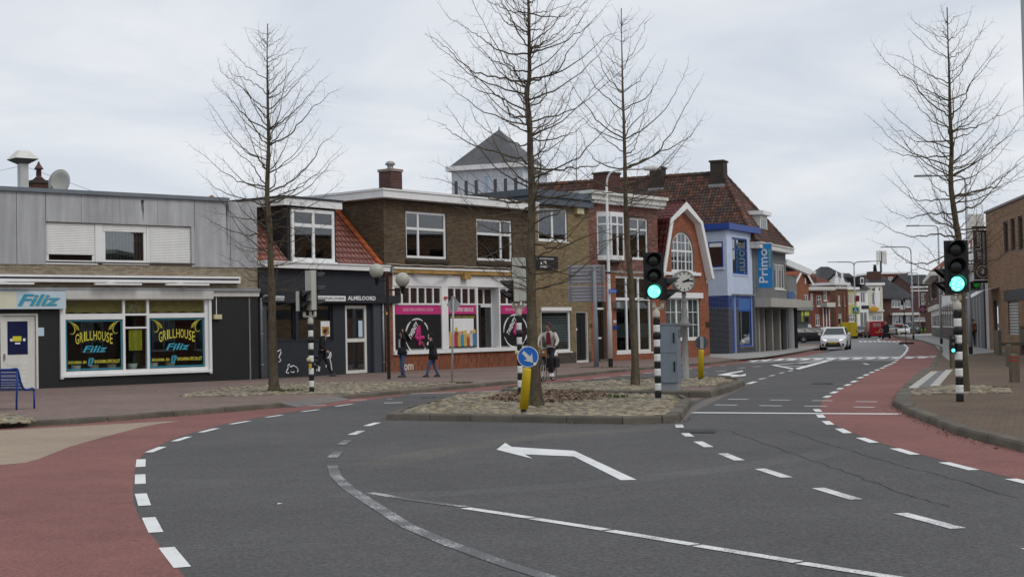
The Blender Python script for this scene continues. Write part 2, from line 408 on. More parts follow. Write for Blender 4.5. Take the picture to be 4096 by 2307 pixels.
# left cycle lane
kerbL1 = [G(-900, 1780), G(-300, 1733), *gp(c1, [(0, 265), (360, 247), (710, 220), (870, 207), (1130, 187), (1415, 163)])]
kerbL2 = [*gp(c1, [(1690, 125), (2010, 97), (2300, 71), (2576, 45)]), G(2250, 1511), G(2614, 1475.5), G(2721, 1466), G(2816, 1461), G(2951, 1445)]
kerbL3 = [G(3060, 1434), G(3115, 1426), G(3200, 1412), G(3287, 1396), G(3300, 1384)]
inner = gp(c1, [(1300, 1450), (1080, 1200), (930, 1015), (850, 915), (760, 800), (712, 730), (690, 690), (672, 630), (668, 580), (672, 530), (678, 480), (690, 440), (712, 405), (760, 372), (870, 322), (1000, 280), (1150, 241),
                    (1330, 206), (1510, 178), (1700, 150), (1860, 124), (2000, 106)])
inner += [G(1640, 1574), G(1820, 1569), G(1995, 1562), G(2170, 1534), G(2333, 1519), G(2436, 1509), G(2523, 1499), G(2640, 1487), G(2800, 1471), G(2960, 1452), G(3060, 1442), G(3200, 1427), G(3300, 1414)]
redL = [G(-900, 2300), G(-900, 4000)]+inner+[kerbL3[3]]+list(reversed(kerbL2+[kerbL3[0]]))+list(reversed(kerbL1))
sheet('cycle_lane', redL, .002, RED)
sheet('asphalt_patch', gp(c1, [(-1100, 300), (0, 278), (300, 262), (600, 245), (830, 233), (905, 232), (800, 244), (700, 264), (520, 312), (350, 360), (200, 420), (130, 440), (0, 452), (-700, 480)]), .0034, BEIGE)
# right cycle lane
innR = gp(c2, [(3300, 905), (2900, 800), (2490, 700), (2330, 660), (2030, 582), (1820, 520), (1690, 470), (1605, 430), (1572, 400), (1556, 375), (1551, 350)])
innR += gp(c4, [(1250, 575), (1265, 545), (1305, 510), (1365, 475), (1420, 442), (1500, 404), (1560, 372), (1640, 330), (1740, 280), (1800, 250), (1870, 215), (1925, 180), (1962, 150), (1995, 110), (2000, 80), (1960, 55), (1860, 35), (1740, 25)])
kerbR1 = [*gp(c2, [(3600, 900), (3000, 690), (2576, 575), (2400, 530), (2250, 490), (2100, 430), (2000, 390), (1960, 362)])]
kerbR2 = [*gp(c2, [(1960, 362), (1922, 345), (1935, 305), (1975, 255), (2050, 185), (2100, 160)])]
kerbR3 = [*gp(c2, [(2100, 160), (2130, 115), (2152, 80), (2150, 55)]), G(3728, 1381), G(3688, 1367), G(3614, 1358), G(3580, 1349), G(3570, 1340)]
redR = innR+[G(3540, 1346)]+list(reversed(kerbR1[:-1]+kerbR2[:-1]+kerbR3))
sheet('cycle_lane', redR, .0026, RED)
sheet('raised_table', gp(c4, [(500, 228), (650, 216), (860, 207), (1330, 199), (1900, 200), (1925, 182), (1962, 150), (1995, 110), (2000, 80), (1960, 55), (1860, 35), (1740, 25), (1560, 28), (1500, 60), (1400, 110), (1100, 160), (860, 180)]), .0034, ASPH2)
far_road = [G(3300, 1405), G(3500, 1361), G(3560, 1352), G(3560, 1342), G(3440, 1348), G(3330, 1375)]
sheet('far_road', far_road, .0042, ASPH2)
# pavements
pav_left = kerbL1+kerbL2+kerbL3+[Vector((22.5, 122, 0)), Vector((-60, 135, 0)), Vector((-90, 20, 0))]
pl = MB().slab(pav_left, -.02, PAV).build('pavement', PAVL); tag(pl, kind='structure')
sheet('tiled_pavement', [G(2850, 1428, PAV), G(2960, 1436, PAV), G(3060, 1428, PAV), G(3115, 1420, PAV), G(3200, 1406, PAV), G(3283, 1391, PAV), Vector((21.8, 104, 0)), Vector((17, 100, 0)), Vector((10, 84, 0))], PAV+.004, PAVT)
pav_right = kerbR1[:-1]+kerbR2[:-1]+kerbR3+[Vector((62, 218, 0)), Vector((90, 230, 0)), Vector((95, 60, 0)), Vector((60, 5, 0))]
pr_ = MB().slab(pav_right, -.02, PAV).build('pavement', PAVR); tag(pr_, kind='structure')
sheet('tiled_pavement', [G(3576, 1338, PAV), G(3690, 1360, PAV), G(3740, 1380, PAV), G(3770, 1420, PAV), G(3800, 1445, PAV), G(3880, 1418, PAV), G(4060, 1400, PAV), Vector((40, 80, 0)), Vector((60, 150, 0)), Vector((62, 205, 0))], PAV+.004, PAVT)
fp = MB().slab([G(3335, 1352), G(3425, 1352), G(3475, 1343), G(3480, 1336), Vector((60, 420, 0)), Vector((10, 420, 0)), Vector((18, 150, 0))], -.02, .08).build('far_pavement', PAVT); tag(fp, kind='structure')
# kerb stones
def kerb(parent, pts, h=.115, w=.13, L_=.99, inward=1, m=None, name='kerb_stone', z0=-.03):
    pts = [Vector((p.x, p.y, 0)) for p in pts]
    for a, b in zip(pts[:-1], pts[1:]):
        d = b-a; ln = d.length
        if ln < .05: continue
        k = max(1, round(ln/L_)); st = ln/k; d.normalize(); nr = Vector((-d.y, d.x, 0))*inward
        for i in range(k):
            p = a+d*(i*st+.006); q = a+d*((i+1)*st-.006); mb = MB(); hh = h+random.uniform(-.006, .004); o = random.uniform(-.006, .006)-.028
            prof = [(0+o, z0), (.012+o, hh-.03), (.035+o, hh), (w+o, hh), (w+o, z0)]
            vs = [p+nr*x+Vector((0, 0, z)) for x, z in prof]+[q+nr*x+Vector((0, 0, z)) for x, z in prof]
            fs = [(j, (j+1) % 5, (j+1) % 5+5, j+5) for j in range(5)]+[(4, 3, 2, 1, 0), (5, 6, 7, 8, 9)]
            if inward < 0: fs = [tuple(reversed(f)) for f in fs]
            mb.add(vs, fs).build(name, m or KERB, parent)
kerb(pl, kerbL1, inward=1); kerb(pl, kerbL2, inward=1); kerb(pl, kerbL3, inward=1)
_a, _b = Vector(kerbL1[-1]), Vector(kerbL2[0]); _n = Vector((_b.y-_a.y, _a.x-_b.x, 0)).normalized()*.38
MB().add([_a+Vector((0, 0, PAV+.003)), _b+Vector((0, 0, PAV+.003)), _b+_n+Vector((0, 0, .012)), _a+_n+Vector((0, 0, .012)), _a+_n, _b+_n, _a, _b], [(3, 2, 1, 0), (3, 4, 5, 2), (0, 6, 4, 3), (1, 2, 5, 7)]).build('kerb_ramp', surf_mat('ramp_asphalt', (.17, .155, .145), .1, .1, 60), pl)
kerb(pr_, kerbR1, inward=-1, w=.2); kerb(pr_, kerbR2, inward=-1, h=.106, w=.3, name='dropped_kerb_stone'); kerb(pr_, kerbR3, inward=-1, w=.2)
# crossing tiles with white ribs on the right
WT = mat('white_tile', (.44, .43, .39), .8, .15, 3, fine=.1); GT = mat('dark_grey_tile', (.15, .15, .155), .8, .15, 3, fine=.1, piece=.1)
MATT = []
rb = gp(c4, [(2010, 440), (2210, 290), (2360, 283), (2220, 420)], PAV)
o = MB().slab(rb, PAV+.005, PAV+.009).build('crossing_tiles', GT); tag(o, kind='structure')
def strip(a, b, w, z, m, parent, name):
    a = Vector((a.x, a.y, z)); b = Vector((b.x, b.y, z)); d = (b-a).normalized(); n = Vector((-d.y, d.x, 0))*w/2
    return MB().quad(a-n, b-n, b+n, a+n).build(name, m, parent)
for t0, t1, wd in (((2040, 437), (2230, 291), .5), ((2228, 418), (2357, 277), .5)):
    a, b = G(*c4(*t0), PAV), G(*c4(*t1), PAV); k = 8
    for i in range(k): strip(a.lerp(b, i/k+.004), a.lerp(b, (i+1)/k-.004), wd*.42, PAV+.013, WT, o, 'white_tile')
# painted marks
mk = ground
def dash(p, q, w=.11, m=None, name='lane_dash', z=.0056): return strip(G(*p), G(*q), w, z, m or PAINT, mk, name)
for a, b in [((710, 424), (707, 462)), ((705, 500), (706, 548)), ((708, 597), (728, 657)), ((748, 717), (785, 792)), ((838, 868), (918, 968)), ((960, 1050), (1060, 1180)), ((818, 361), (748, 389)), ((950, 310), (877, 333)),
             ((1090, 268), (1010, 288)), ((1252, 231), (1160, 247)), ((1418, 201), (1340, 212)), ((1605, 173), (1520, 184)), ((1770, 146), (1690, 157))]:
    dash(c1(*a), c1(*b), .12)
for a, b in [((1640, 151), (1550, 154)), ((1845, 124), (1760, 126)), ((1945, 120), (1975, 119)), ((1935, 140), (2025, 138)), ((2118, 114), (2200, 112))]: dash(c1(*a), c1(*b), .12)
for a, b in [((60, 227), (190, 224)), ((315, 190), (435, 187))]: dash(c3(*a), c3(*b), .12)
for a, b in [((240, 163), (555, 154)), ((640, 151), (855, 144))]: dash(c3(*a), c3(*b), .14, name='edge_line')
for a, b in [((1150, 92), (1250, 86)), ((1345, 72), (1435, 66)), ((1500, 55), (1610, 48)), ((1690, 38), (1765, 33)), ((1845, 22), (1910, 17))]: dash(c3(*a), c3(*b), .12)
dash(c1(1900, 239), c1(1845, 256), .14); dash(c1(1818, 281), c1(1770, 300), .14, PAINTW)
for a, b in [((1752, 328), (1714, 350)), ((1705, 384), (1670, 416))]: dash(c1(*a), c1(*b), .14, PAINTF)
def polyline(pts, w, m, name, z=.0048):
    ps = [Vector((p.x, p.y, z)) for p in pts]; mb = MB(); n = len(ps); vs = []
    for i in range(n):
        d = (ps[min(i+1, n-1)]-ps[max(i-1, 0)]).normalized(); nn = Vector((-d.y, d.x, 0))*w/2; vs += [ps[i]-nn, ps[i]+nn]
    for i in range(n-1): mb.add([vs[2*i], vs[2*i+2], vs[2*i+3], vs[2*i+1]], [(0, 1, 2, 3)])
    return mb.build(name, m, mk)
polyline([G(*c1(*p)) for p in [(1672, 455), (1690, 510), (1760, 575), (1900, 665), (2050, 760), (2250, 845), (2450, 918), (2576, 962), (2780, 1025), (3100, 1110)]], .13, PAINTF, 'worn_line')
polyline([G(*c1(*p)) for p in [(1860, 592), (2050, 625), (2200, 645), (2340, 662)]], .10, PAINTF, 'worn_line')
for a, b in [((-236, 858), (0, 893)), ((2, 894), (100, 908)), ((106, 911), (475, 968)), ((490, 972), (920, 1043)), ((932, 1047), (1440, 1130)), ((1452, 1135), (2050, 1228)), ((2062, 1230), (2900, 1350))]: dash(c2(*a), c2(*b), .11, PAINTW, 'edge_line')
for a, b in [((1088, 310), (1190, 311)), ((1298, 314), (1400, 315)), ((1510, 317), (1612, 318)), ((1730, 322), (1835, 323)), ((1020, 338), (1133, 340)), ((1245, 342), (1358, 344)), ((1472, 345), (1585, 346)), ((1718, 349), (1823, 351))]:
    dash(c2(*a), c2(*b), .13, name='crossing_dash')
dash(c2(905, 378), c2(1955, 385), .28, name='stop_line', z=.007)
for a, b in [((1530, 360), (1545, 373)), ((1546, 387), (1560, 403)), ((1577, 420), (1602, 438)), ((1645, 458), (1690, 481)), ((1752, 504), (1822, 529)), ((1925, 558), (2028, 589)), ((2172, 628), (2325, 667)), ((2510, 711), (2690, 755))]: dash(c2(*a), c2(*b), .13)
for a, b in [((1325, 498), (1290, 515)), ((1385, 462), (1348, 479)), ((1430, 432), (1405, 444)), ((1500, 400), (1465, 413)), ((1555, 370), (1520, 384)), ((1610, 338), (1575, 350)), ((1655, 315), (1628, 326)), ((1700, 294), (1680, 303)),
             ((1745, 274), (1725, 283)), ((1795, 256), (1765, 265)), ((1827, 238), (1797, 248)), ((1862, 224), (1837, 233)), ((1895, 208), (1867, 217)), ((1916, 190), (1892, 197)), ((1935, 175), (1914, 183))]: dash(c4(*a), c4(*b), .14)
polyline([G(*c4(*p)) for p in [(1940, 163), (1962, 148), (1990, 112), (1998, 85), (1965, 57), (1890, 38), (1750, 25), (1740, 14), (1790, 6)]], .14, PAINT, 'edge_line')
for a, b in [((838, 437), (846, 453)), ((866, 478), (896, 499)), ((935, 523), (990, 551)), ((1060, 583), (1145, 618)), ((1248, 660), (1382, 704)), ((1540, 757), (1732, 815)), ((1955, 884), (2245, 961)), ((2600, 1060), (3050, 1180))]: dash(c2(*a), c2(*b), .13, PAINTW)
for a, b in [((690, 378), (625, 397))]: dash(c4(*a), c4(*b), .16)
for a, b in [((780, 346), (725, 358)), ((850, 322), (815, 331)), ((935, 299), (900, 306)), ((1010, 280), (975, 289)), ((740, 246), (670, 252)), ((600, 258), (540, 264)), ((440, 284), (350, 291)), ((270, 300), (190, 307)), ((300, 254), (250, 258)), ((440, 240), (390, 244)), ((150, 267), (115, 270)), ((1660, 232), (1620, 220))]: dash(c4(*a), c4(*b), .13, PAINTW)
def mark(poly, name, m=None): return MB().slab(poly, .0056, .0056).build(name, m or PAINT, mk)
mark([G(x*1.5901, y*1.5901) for x, y in [(1249, 1131), (1271, 1114), (1287, 1124), (1445, 1134), (1601, 1207), (1562, 1208), (1443, 1148), (1320, 1143), (1340, 1154)]], 'turn_arrow')
mark(gp(c4, [(360, 320), (580, 282), (586, 290), (468, 313), (560, 322), (608, 311), (606, 328), (470, 339), (498, 330)]), 'turn_arrow')
for a, b, wd in (((845, 236), (1335, 192), .22), ((845, 236), (1035, 272), .2), ((1035, 272), (1335, 192), .3), ((935, 247), (1130, 243), .4), ((1030, 220), (1235, 212), .4)): dash(c4(*a), c4(*b), wd, name='hatch_line')
for i in range(12):
    xa = 930+112.5*i; ya = 180-.0155*(xa-930)
    dash(c4(xa, ya), c4(xa-60, ya+17), .35, name='ramp_tooth'); dash(c4(xa+55, ya-3), c4(xa+32, ya+4), .3, name='ramp_tooth')
for a, b in [((715, 191), (655, 208)), ((825, 186), (760, 204)), ((665, 193), (640, 199)), ((770, 189), (740, 196)), ((650, 217), (860, 208)), ((1870, 163), (2230, 173)), ((1250, 163), (1870, 163))]: dash(c4(*a), c4(*b), .2, name='ramp_tooth')
for i in range(9):
    dash((3440+i*19, 1364-i*.0), (3446+i*19, 1367), .3, name='ramp_tooth')
for i in range(4): dash((3560+i*20, 1349), (3568+i*20, 1349), .4, name='crossing_dash')
dash((3420, 1350), (3452, 1350), .5, name='crossing_dash'); dash((3478, 1347), (3500, 1347), .5, name='crossing_dash'); dash((3518, 1347), (3540, 1347), .5, name='crossing_dash')
# cracks in the asphalt
CRK = mat('crack_tar', (.03, .03, .03), .9, 0)
for pts in ([(1085, 468), (1200, 510), (1330, 553), (1460, 602), (1640, 665), (1800, 725), (2000, 795), (2250, 860)], [(1390, 470), (1600, 540), (1800, 598), (2000, 655), (2250, 720), (2576, 820)]):
    q = [G(c2(*p)[0]+random.uniform(-3, 3), c2(*p)[1]+random.uniform(-2, 2)) for p in pts]; r = []
    for a, b in zip(q[:-1], q[1:]):
        for i in range(6): r.append(a.lerp(b, i/6)+Vector((random.uniform(-.03, .03), random.uniform(-.05, .05), 0)))
    polyline(r, .010, CRK, 'crack', .0046)
seam = surf_mat('asphalt_seam', (.098, .095, .092), .15, .3, 62)
polyline([G(*c2(*p)) for p in [(-900, 790), (-400, 790), (0, 765), (300, 742), (600, 716), (900, 682), (1200, 642), (1500, 598), (1650, 560)]], .5, seam, 'seam', .0012)
polyline([G(*c2(*p)) for p in [(-700, 640), (-300, 560), (100, 500), (500, 470), (760, 452)]], .7, surf_mat('dusty_asphalt', (.10, .094, .085), .2, .3, 62), 'seam', .0007)
# gutter strip of darker tiles along the islands' right kerb
def sheetp(name, pts, z, m): return sheet(name, pts, z, m)
sheetp('gutter', gp(c2, [(905, 378), (870, 418), (845, 425), (905, 345), (1000, 300), (1165, 238), (1215, 228), (1020, 320)]), .0022, surf_mat('gutter_tile', (.16, .14, .125), .1, .1, 60))
sheetp('path', gp(c2, [(760, 318), (900, 322), (985, 297), (850, 300), (760, 300)]), .0030, PAVL)
# drain gratings
IRON = mat('cast_iron', (.07, .07, .072), .6, .2, 6, metal=.3)
def grating(a, b, c, d, lab):
    ps = [G(*c2(*p)) for p in (a, b, c, d)]; t = top('drain_grating', lab, 'drain', ps[0], 0, 'road drain gratings')
    o = ps[0]; mb = MB().slab([p-o for p in ps], .004, .010); mb.build('frame', mat('drain_dark', (.02, .02, .02), .9, 0), t)
    for i in range(22):
        e = (i+.3)/22; f = (i+.75)/22
        q = [ps[0].lerp(ps[1], e), ps[0].lerp(ps[1], f), ps[3].lerp(ps[2], f), ps[3].lerp(ps[2], e)]
        MB().slab([p-o for p in q], .010, .014).build('bar', IRON, t)
grating((845, 480), (1020, 480), (1025, 463), (850, 463), 'iron drain grating in the asphalt beside the front island kerb')
grating((1508, 234), (1615, 234), (1617, 226), (1512, 226), 'small iron drain grating in the middle of the far lane')
# ------------------------------------------------------------------ cobbled beds and islands
COB = mat('cobble', (.27, .225, .150), .9, .15, 4, fine=.25, fs=35, piece=.38, alt=(.20, .18, .145), altp=.55); DIRT = surf_mat('bed_dirt', (.075, .06, .045), .25, .2, 60)
def inpoly(x, y, P):
    c = False; n = len(P); j = n-1
    for i in range(n):
        if (P[i].y > y) != (P[j].y > y) and x < (P[j].x-P[i].x)*(y-P[i].y)/(P[j].y-P[i].y)+P[i].x: c = not c
        j = i
    return c
def stone_mesh(seed):
    r = random.Random(seed); bm = bmesh.new(); bmesh.ops.create_icosphere(bm, subdivisions=1, radius=1)
    for v in bm.verts:
        k = 1+r.uniform(-.16, .16); s = max(-.3, v.co.z)
        v.co = Vector((v.co.x*k, v.co.y*k, (abs(s)**.7)*(1 if s > 0 else -1)*k))
    vs = [tuple(v.co) for v in bm.verts]; fs = [[v.index for v in f.verts] for f in bm.faces if f.calc_center_median().z > -.35]; bm.free(); return vs, fs
STONES = [stone_mesh(i) for i in range(7)]
STMESH = [MB().add(*s).mesh('cobble', COB, True) for s in STONES]
def cobbles(parent, P, z, sp=.19, indiv=300, avoid=()):
    rnd = random.Random(len(P)); xs = [p.x for p in P]; ys = [p.y for p in P]; L_ = []; row = 0; y = min(ys)
    while y < max(ys):
        x = min(xs)+(sp*.5 if row % 2 else 0)
        while x < max(xs):
            px, py = x+rnd.uniform(-.045, .045), y+rnd.uniform(-.045, .045)
            if inpoly(px, py, P) and all(hypot(px-a[0], py-a[1]) > a[2] for a in avoid): L_.append((px, py))
            x += sp
        y += sp*.84; row += 1
    L_.sort(key=lambda p: p[1]); st = MB()
    for i, (px, py) in enumerate(L_):
        k = rnd.randrange(7); s = sp*rnd.uniform(.42, .58); e = (s*rnd.uniform(.9, 1.25), s*rnd.uniform(.75, 1.0), rnd.uniform(.022, .048)); a = rnd.uniform(-.5, .5)+(pi if rnd.random() < .5 else 0)
        zz = z+rnd.uniform(-.006, .010)
        if i < indiv: link('cobble', STMESH[k], parent, (px, py, zz), (rnd.uniform(-.12, .12), rnd.uniform(-.12, .12), a), e)
        else:
            st.r = rnd.random(); st.M = Matrix.Translation((px, py, zz)) @ Matrix.Rotation(a, 4, 'Z') @ Matrix.Diagonal((*e, 1)); st.add(*STONES[k])
    if st.v: o = st.build('cobbles', COB, parent, True); o['kind'] = 'stuff'
# front island
frk = gp(c3, [(85, 340), (380, 346), (950, 354), (1320, 363), (1700, 369), (1970, 363), (2060, 356), (2092, 340), (2172, 238)])
bk = gp(c3, [(880, 172), (1330, 182), (1750, 187), (2000, 190)]); lf = gp(c3, [(85, 340), (190, 287), (400, 237), (560, 197), (720, 180), (880, 172)])
rt = gp(c3, [(2172, 238), (2110, 205), (2000, 190)])
fi_poly = frk+rt[1:]+list(reversed(bk))[1:]+list(reversed(lf))[1:-1]
fi = MB().slab(fi_poly, -.02, .085).build('traffic_island', DIRT); tag(fi, kind='structure')
kerb(fi, frk, h=.13, w=.22, inward=1); kerb(fi, lf, h=.10, w=.15, inward=-1); kerb(fi, [rt[0], rt[1]], h=.12, w=.12, inward=1)
def shrink(P, d):
    c = Vector((sum(p.x for p in P)/len(P), sum(p.y for p in P)/len(P), 0)); return [p+(c-Vector((p.x, p.y, 0))).normalized()*d for p in P]
treeC_base = G(2145, 1622, .1)
cobbles(fi, shrink(fi_poly, .27), .085, .165, 300, [(treeC_base.x, treeC_base.y, .3)])
# back island
bfk = gp(c3, [(878, 170), (1000, 171), (1330, 179), (1750, 184), (2160, 190), (2300, 189), (2430, 152), (2532, 112), (2530, 95)]); bbk = gp(c3, [(2400, 72), (2100, 80), (1700, 88), (1150, 124), (950, 142), (878, 150)])
bi_poly = bfk+bbk
bi = MB().slab(bi_poly, -.02, .12).build('traffic_island', DIRT); tag(bi, kind='structure')
kerb(bi, bfk, h=.16, w=.2, inward=1); kerb(bi, [bfk[-1]]+bbk+[bfk[0]], h=.15, w=.15, inward=1)
treeM_base = G(2541, 1543, .12)
pvb = gp(c3, [(1880, 184), (2300, 180), (2400, 148), (2320, 150), (1960, 152)])
cobbles(bi, shrink(gp(c3, [(900, 168), (1330, 176), (1750, 178), (1880, 178), (1960, 148), (2320, 146), (2480, 105), (2390, 80), (2100, 86), (1700, 94), (1150, 130), (950, 147)]), .12), .12, .165, 300, [(treeM_base.x, treeM_base.y, .25)])
sheet('paved_corner', pvb, .128, PAVL, bi)
# left bed in the pavement and the two small ones
treeL_base = G(1097, 1568, PAV); treeR_base = G(3856, 1568, PAV)
lb = gp(c1, [(900, 108), (1000, 84), (1150, 66), (1350, 50), (1600, 38), (1900, 36), (2150, 39), (2290, 44), (2100, 62), (1900, 80), (1730, 96), (1560, 95), (1380, 98), (1200, 104), (1050, 108)], PAV)
b1 = MB().slab(lb, PAV, PAV+.006).build('cobbled_bed', DIRT); tag(b1, kind='structure')
cobbles(b1, lb, PAV+.0, .165, 300, [(treeL_base.x, treeL_base.y, .25)])
lb2 = gp(c1, [(-300, 215), (0, 198), (70, 200), (185, 228), (100, 238), (-300, 262)], PAV)
b2 = MB().slab(lb2, PAV, PAV+.006).build('cobbled_bed', DIRT); tag(b2, kind='structure'); cobbles(b2, lb2, PAV, .16, 200)
rbp = gp(c4, [(2030, 490), (2050, 445), (2200, 425), (2400, 412), (2640, 420), (2860, 445), (2880, 478), (2600, 478), (2300, 486)], PAV)
b3 = MB().slab(rbp, PAV, PAV+.006).build('cobbled_bed', DIRT); tag(b3, kind='structure'); cobbles(b3, rbp, PAV, .165, 300, [(treeR_base.x, treeR_base.y, .25)])
# fallen leaves, weeds
LEAF = mat('dry_leaf', (.15, .090, .055), .85, .2, 8, piece=.5, alt=(.23, .17, .115), altp=.6)
lv = MB(); rl = random.Random(3); area = gp(c3, [(740, 240), (900, 195), (1200, 172), (1500, 180), (1620, 205), (1560, 235), (1350, 258), (1160, 262), (980, 256), (820, 250)])
area = [Vector((p.x, p.y, 0)) for p in area]; k = 0; xs = [p.x for p in area]; ys = [p.y for p in area]
while k < 2600:
    x, y = rl.uniform(min(xs), max(xs)), rl.uniform(min(ys), max(ys)); k += 1
    if not inpoly(x, y, area) or hypot(x-treeC_base.x, y-treeC_base.y) < .25: continue
    s = rl.uniform(.025, .06); lv.r = rl.random(); lv.M = Matrix.Translation((x, y, .125+rl.uniform(0, .035))) @ Matrix.Rotation(rl.uniform(0, 6.3), 4, 'Z') @ Matrix.Rotation(rl.uniform(-.7, .7), 4, 'X')
    lv.add([(-s, 0, .25*s), (0, -.7*s, 0), (s, 0, .35*s), (0, .7*s, 0)], [(0, 1, 2, 3)])
tag(lv.build('fallen_leaves', LEAF), 'dry brown leaves lying on the cobbles around the big tree', 'leaves', kind='stuff')
gl = MB()
for path, n_, off in ((kerbR1[2:], 420, -.18), (kerbL1[1:], 260, -.15), (kerbL2[:6], 200, -.15), (frk, 260, -.12), (kerbR2, 160, -.2)):
    for i in range(n_):
        k = rl.randrange(len(path)-1); q = path[k].lerp(path[k+1], rl.random()); d = (path[k+1]-path[k]).normalized(); nn = Vector((-d.y, d.x, 0))*(1 if path is not kerbR1[2:] else 1); sgn = -1 if path in (kerbL1[1:], kerbL2[:6], frk) else 1
        q = q+nn*sgn*abs(rl.gauss(.02, .14)); s = rl.uniform(.006, .028); gl.r = rl.random(); gl.M = Matrix.Translation((q.x, q.y, .014)) @ Matrix.Rotation(rl.uniform(0, 6.3), 4, 'Z') @ Matrix.Rotation(rl.uniform(-.6, .6), 4, 'X'); gl.add([(-s, 0, 0), (0, -.6*s, .3*s), (s, 0, 0), (0, .6*s, 0)], [(0, 1, 2, 3)])
tag(gl.build('gutter_litter', LEAF), 'small dry leaf bits and grit gathered along the kerbs', 'litter', kind='stuff')
GRASS = mat('weed_green', (.06, .09, .025), .8, .3, 5, piece=.4)
gr = MB()
def tuft(p, n, rad, h):
    for i in range(n):
        a = rl.uniform(0, 6.3); r = rad*sqrt(rl.random()); q = Vector((p.x+r*cos(a), p.y+r*sin(a)*.6, p.z)); t = Vector((rl.uniform(-.5, .5), rl.uniform(-.5, .5), 1))*rl.uniform(.4, 1)*h
        sd = Vector((rl.uniform(-1, 1), rl.uniform(-.3, .3), 0)).normalized()*.012; gr.r = rl.random(); gr.add([q-sd, q+sd, q+t], [(0, 1, 2)])
tuft(treeL_base+Vector((.35, -.1, 0)), 260, .5, .12); tuft(G(1830, 1532, PAV), 160, .5, .07); tuft(G(2470, 1588, .12), 90, .25, .09); tuft(treeL_base+Vector((-.4, -.1, 0)), 60, .3, .08)
tuft(G(2365, 1468, PAV), 60, .5, .07); tuft(G(2460, 1470, PAV), 60, .6, .07); tuft(G(3990, 1549, PAV), 30, .4, .05)
tag(gr.build('weeds', GRASS), 'thin green weeds sprouting round tree feet and posts', 'weeds', kind='stuff')
# ================================================================== BUILDINGS ALONG THE LEFT SIDE
def onray(x, Z, y=1480): r = ray(x, y); return Vector((r.x/r.y*Z, Z))
E1 = onray(1040, 51.6); E2 = onray(1545, 57.3)
MORT_Y = mat('pale_mortar', (.20, .17, .125), .9, .15, 2); MORT_D = mat('dark_mortar', (.06, .05, .042), .9, .15, 2); MORT_R = mat('reddish_mortar', (.20, .13, .10), .9, .15, 2)
BR_Y = mat('yellow_brick', (.29, .243, .172), .85, .14, .8, fine=.12, piece=.24, streak=.15)
BR_B = mat('brown_brick', (.108, .073, .044), .8, .14, .8, fine=.15, piece=.28, alt=(.13, .092, .052), altp=.5, streak=.12)
BR_T = mat('tan_brick', (.27, .20, .105), .85, .12, .9, fine=.15, piece=.22, alt=(.21, .155, .09), altp=.6, streak=.12)
BR_R = mat('red_brick', (.19, .078, .06), .85, .2, .7, fine=.15, piece=.22, alt=(.26, .15, .13), altp=.75)
BR_O = mat('orange_brick', (.31, .105, .055), .85, .1, .8, fine=.12, piece=.2)
BR_K = mat('dark_brick', (.07, .06, .052), .85, .12, 1, piece=.25)
BR_P = mat('plinth_brick', (.24, .085, .045), .8, .2, .8, fine=.12, piece=.28)
DGREY = mat('dark_grey_render', (.024, .027, .034), .7, .12, 1.5, fine=.05)
BITU = mat('bitumen', (.05, .05, .055), .9, .2, 1); ZINC = mat('zinc', (.28, .29, .30), .55, .15, 2, metal=.3, streak=.1)
PANEL = mat('grey_cladding', (.40, .405, .415), .8, .14, .9, fine=.06, streak=.24, piece=.05)
SLATE = mat('dark_metal_fascia', (.085, .105, .13), .5, .1, 1.5)
CURT_W = mat('net_curtain', (.62, .62, .58), .9, .1, 3); CURT_Y = mat('yellow_curtain', (.42, .33, .12), .9, .2, 4); CURT_G = mat('grey_blind', (.45, .45, .43), .9, .1, 3)
FROST = mat('frosted_film', (.58, .64, .62), .5, .08, 2)
def shell(F, u0, u1, z0, z1, dep, m, roof=None, y0=.25):
    MB().box(u0, u0+.2, y0, dep, z0, z1).build('side_wall', m, F.root); MB().box(u1-.2, u1, y0, dep, z0, z1).build('side_wall', m, F.root)
    MB().box(u0, u1, dep, dep+.2, z0, z1).build('back_wall', m, F.root)
    if roof is not None: MB().box(u0, u1, y0, dep, z1-.15, z1).build('roof', roof, F.root)
def wall(F, u0, u1, z0, z1, holes, m, y0=0.0, y1=.25, name='wall', parent=None): return MB().holed(R4(u0, u1, z0, z1), [R4(*h) for h in holes], y0, y1).build(name, m, parent or F.root)
def pot(parent, u, y, z, m, plant=None, r=.14, h=.2):
    MB().lathe([(r*.7, z), (r, z+h), (r*.9, z+h)], 12, Matrix.Translation((u, y, 0))).build('flower_pot', m, parent, True)
    if plant:
        mb = MB(); rr = random.Random(int(u*100))
        for i in range(16):
            a = rr.uniform(0, 6.3); e = rr.uniform(.3, 1.2); l_ = rr.uniform(.12, .3); d = Vector((cos(a)*cos(e), sin(a)*cos(e), sin(e)))*l_; s = d.cross(Vector((0, 0, 1))).normalized()*.03; b = Vector((u, y, z+h))
            mb.add([b, b+d*.6-s, b+d, b+d*.6+s], [(0, 1, 2, 3)])
        mb.build('plant', plant, parent)
def catmull_(P, n=3):
    P = [P[0]*2-P[1]]+P+[P[-1]*2-P[-2]]; out = []
    for i in range(1, len(P)-2):
        for k in range(n): t = k/n; a, b, c, d = P[i-1:i+3]; out.append(.5*((2*b)+(c-a)*t+(2*a-5*b+4*c-d)*t*t+(3*b-a-3*c+d)*t**3))
    return out+[P[-2]]
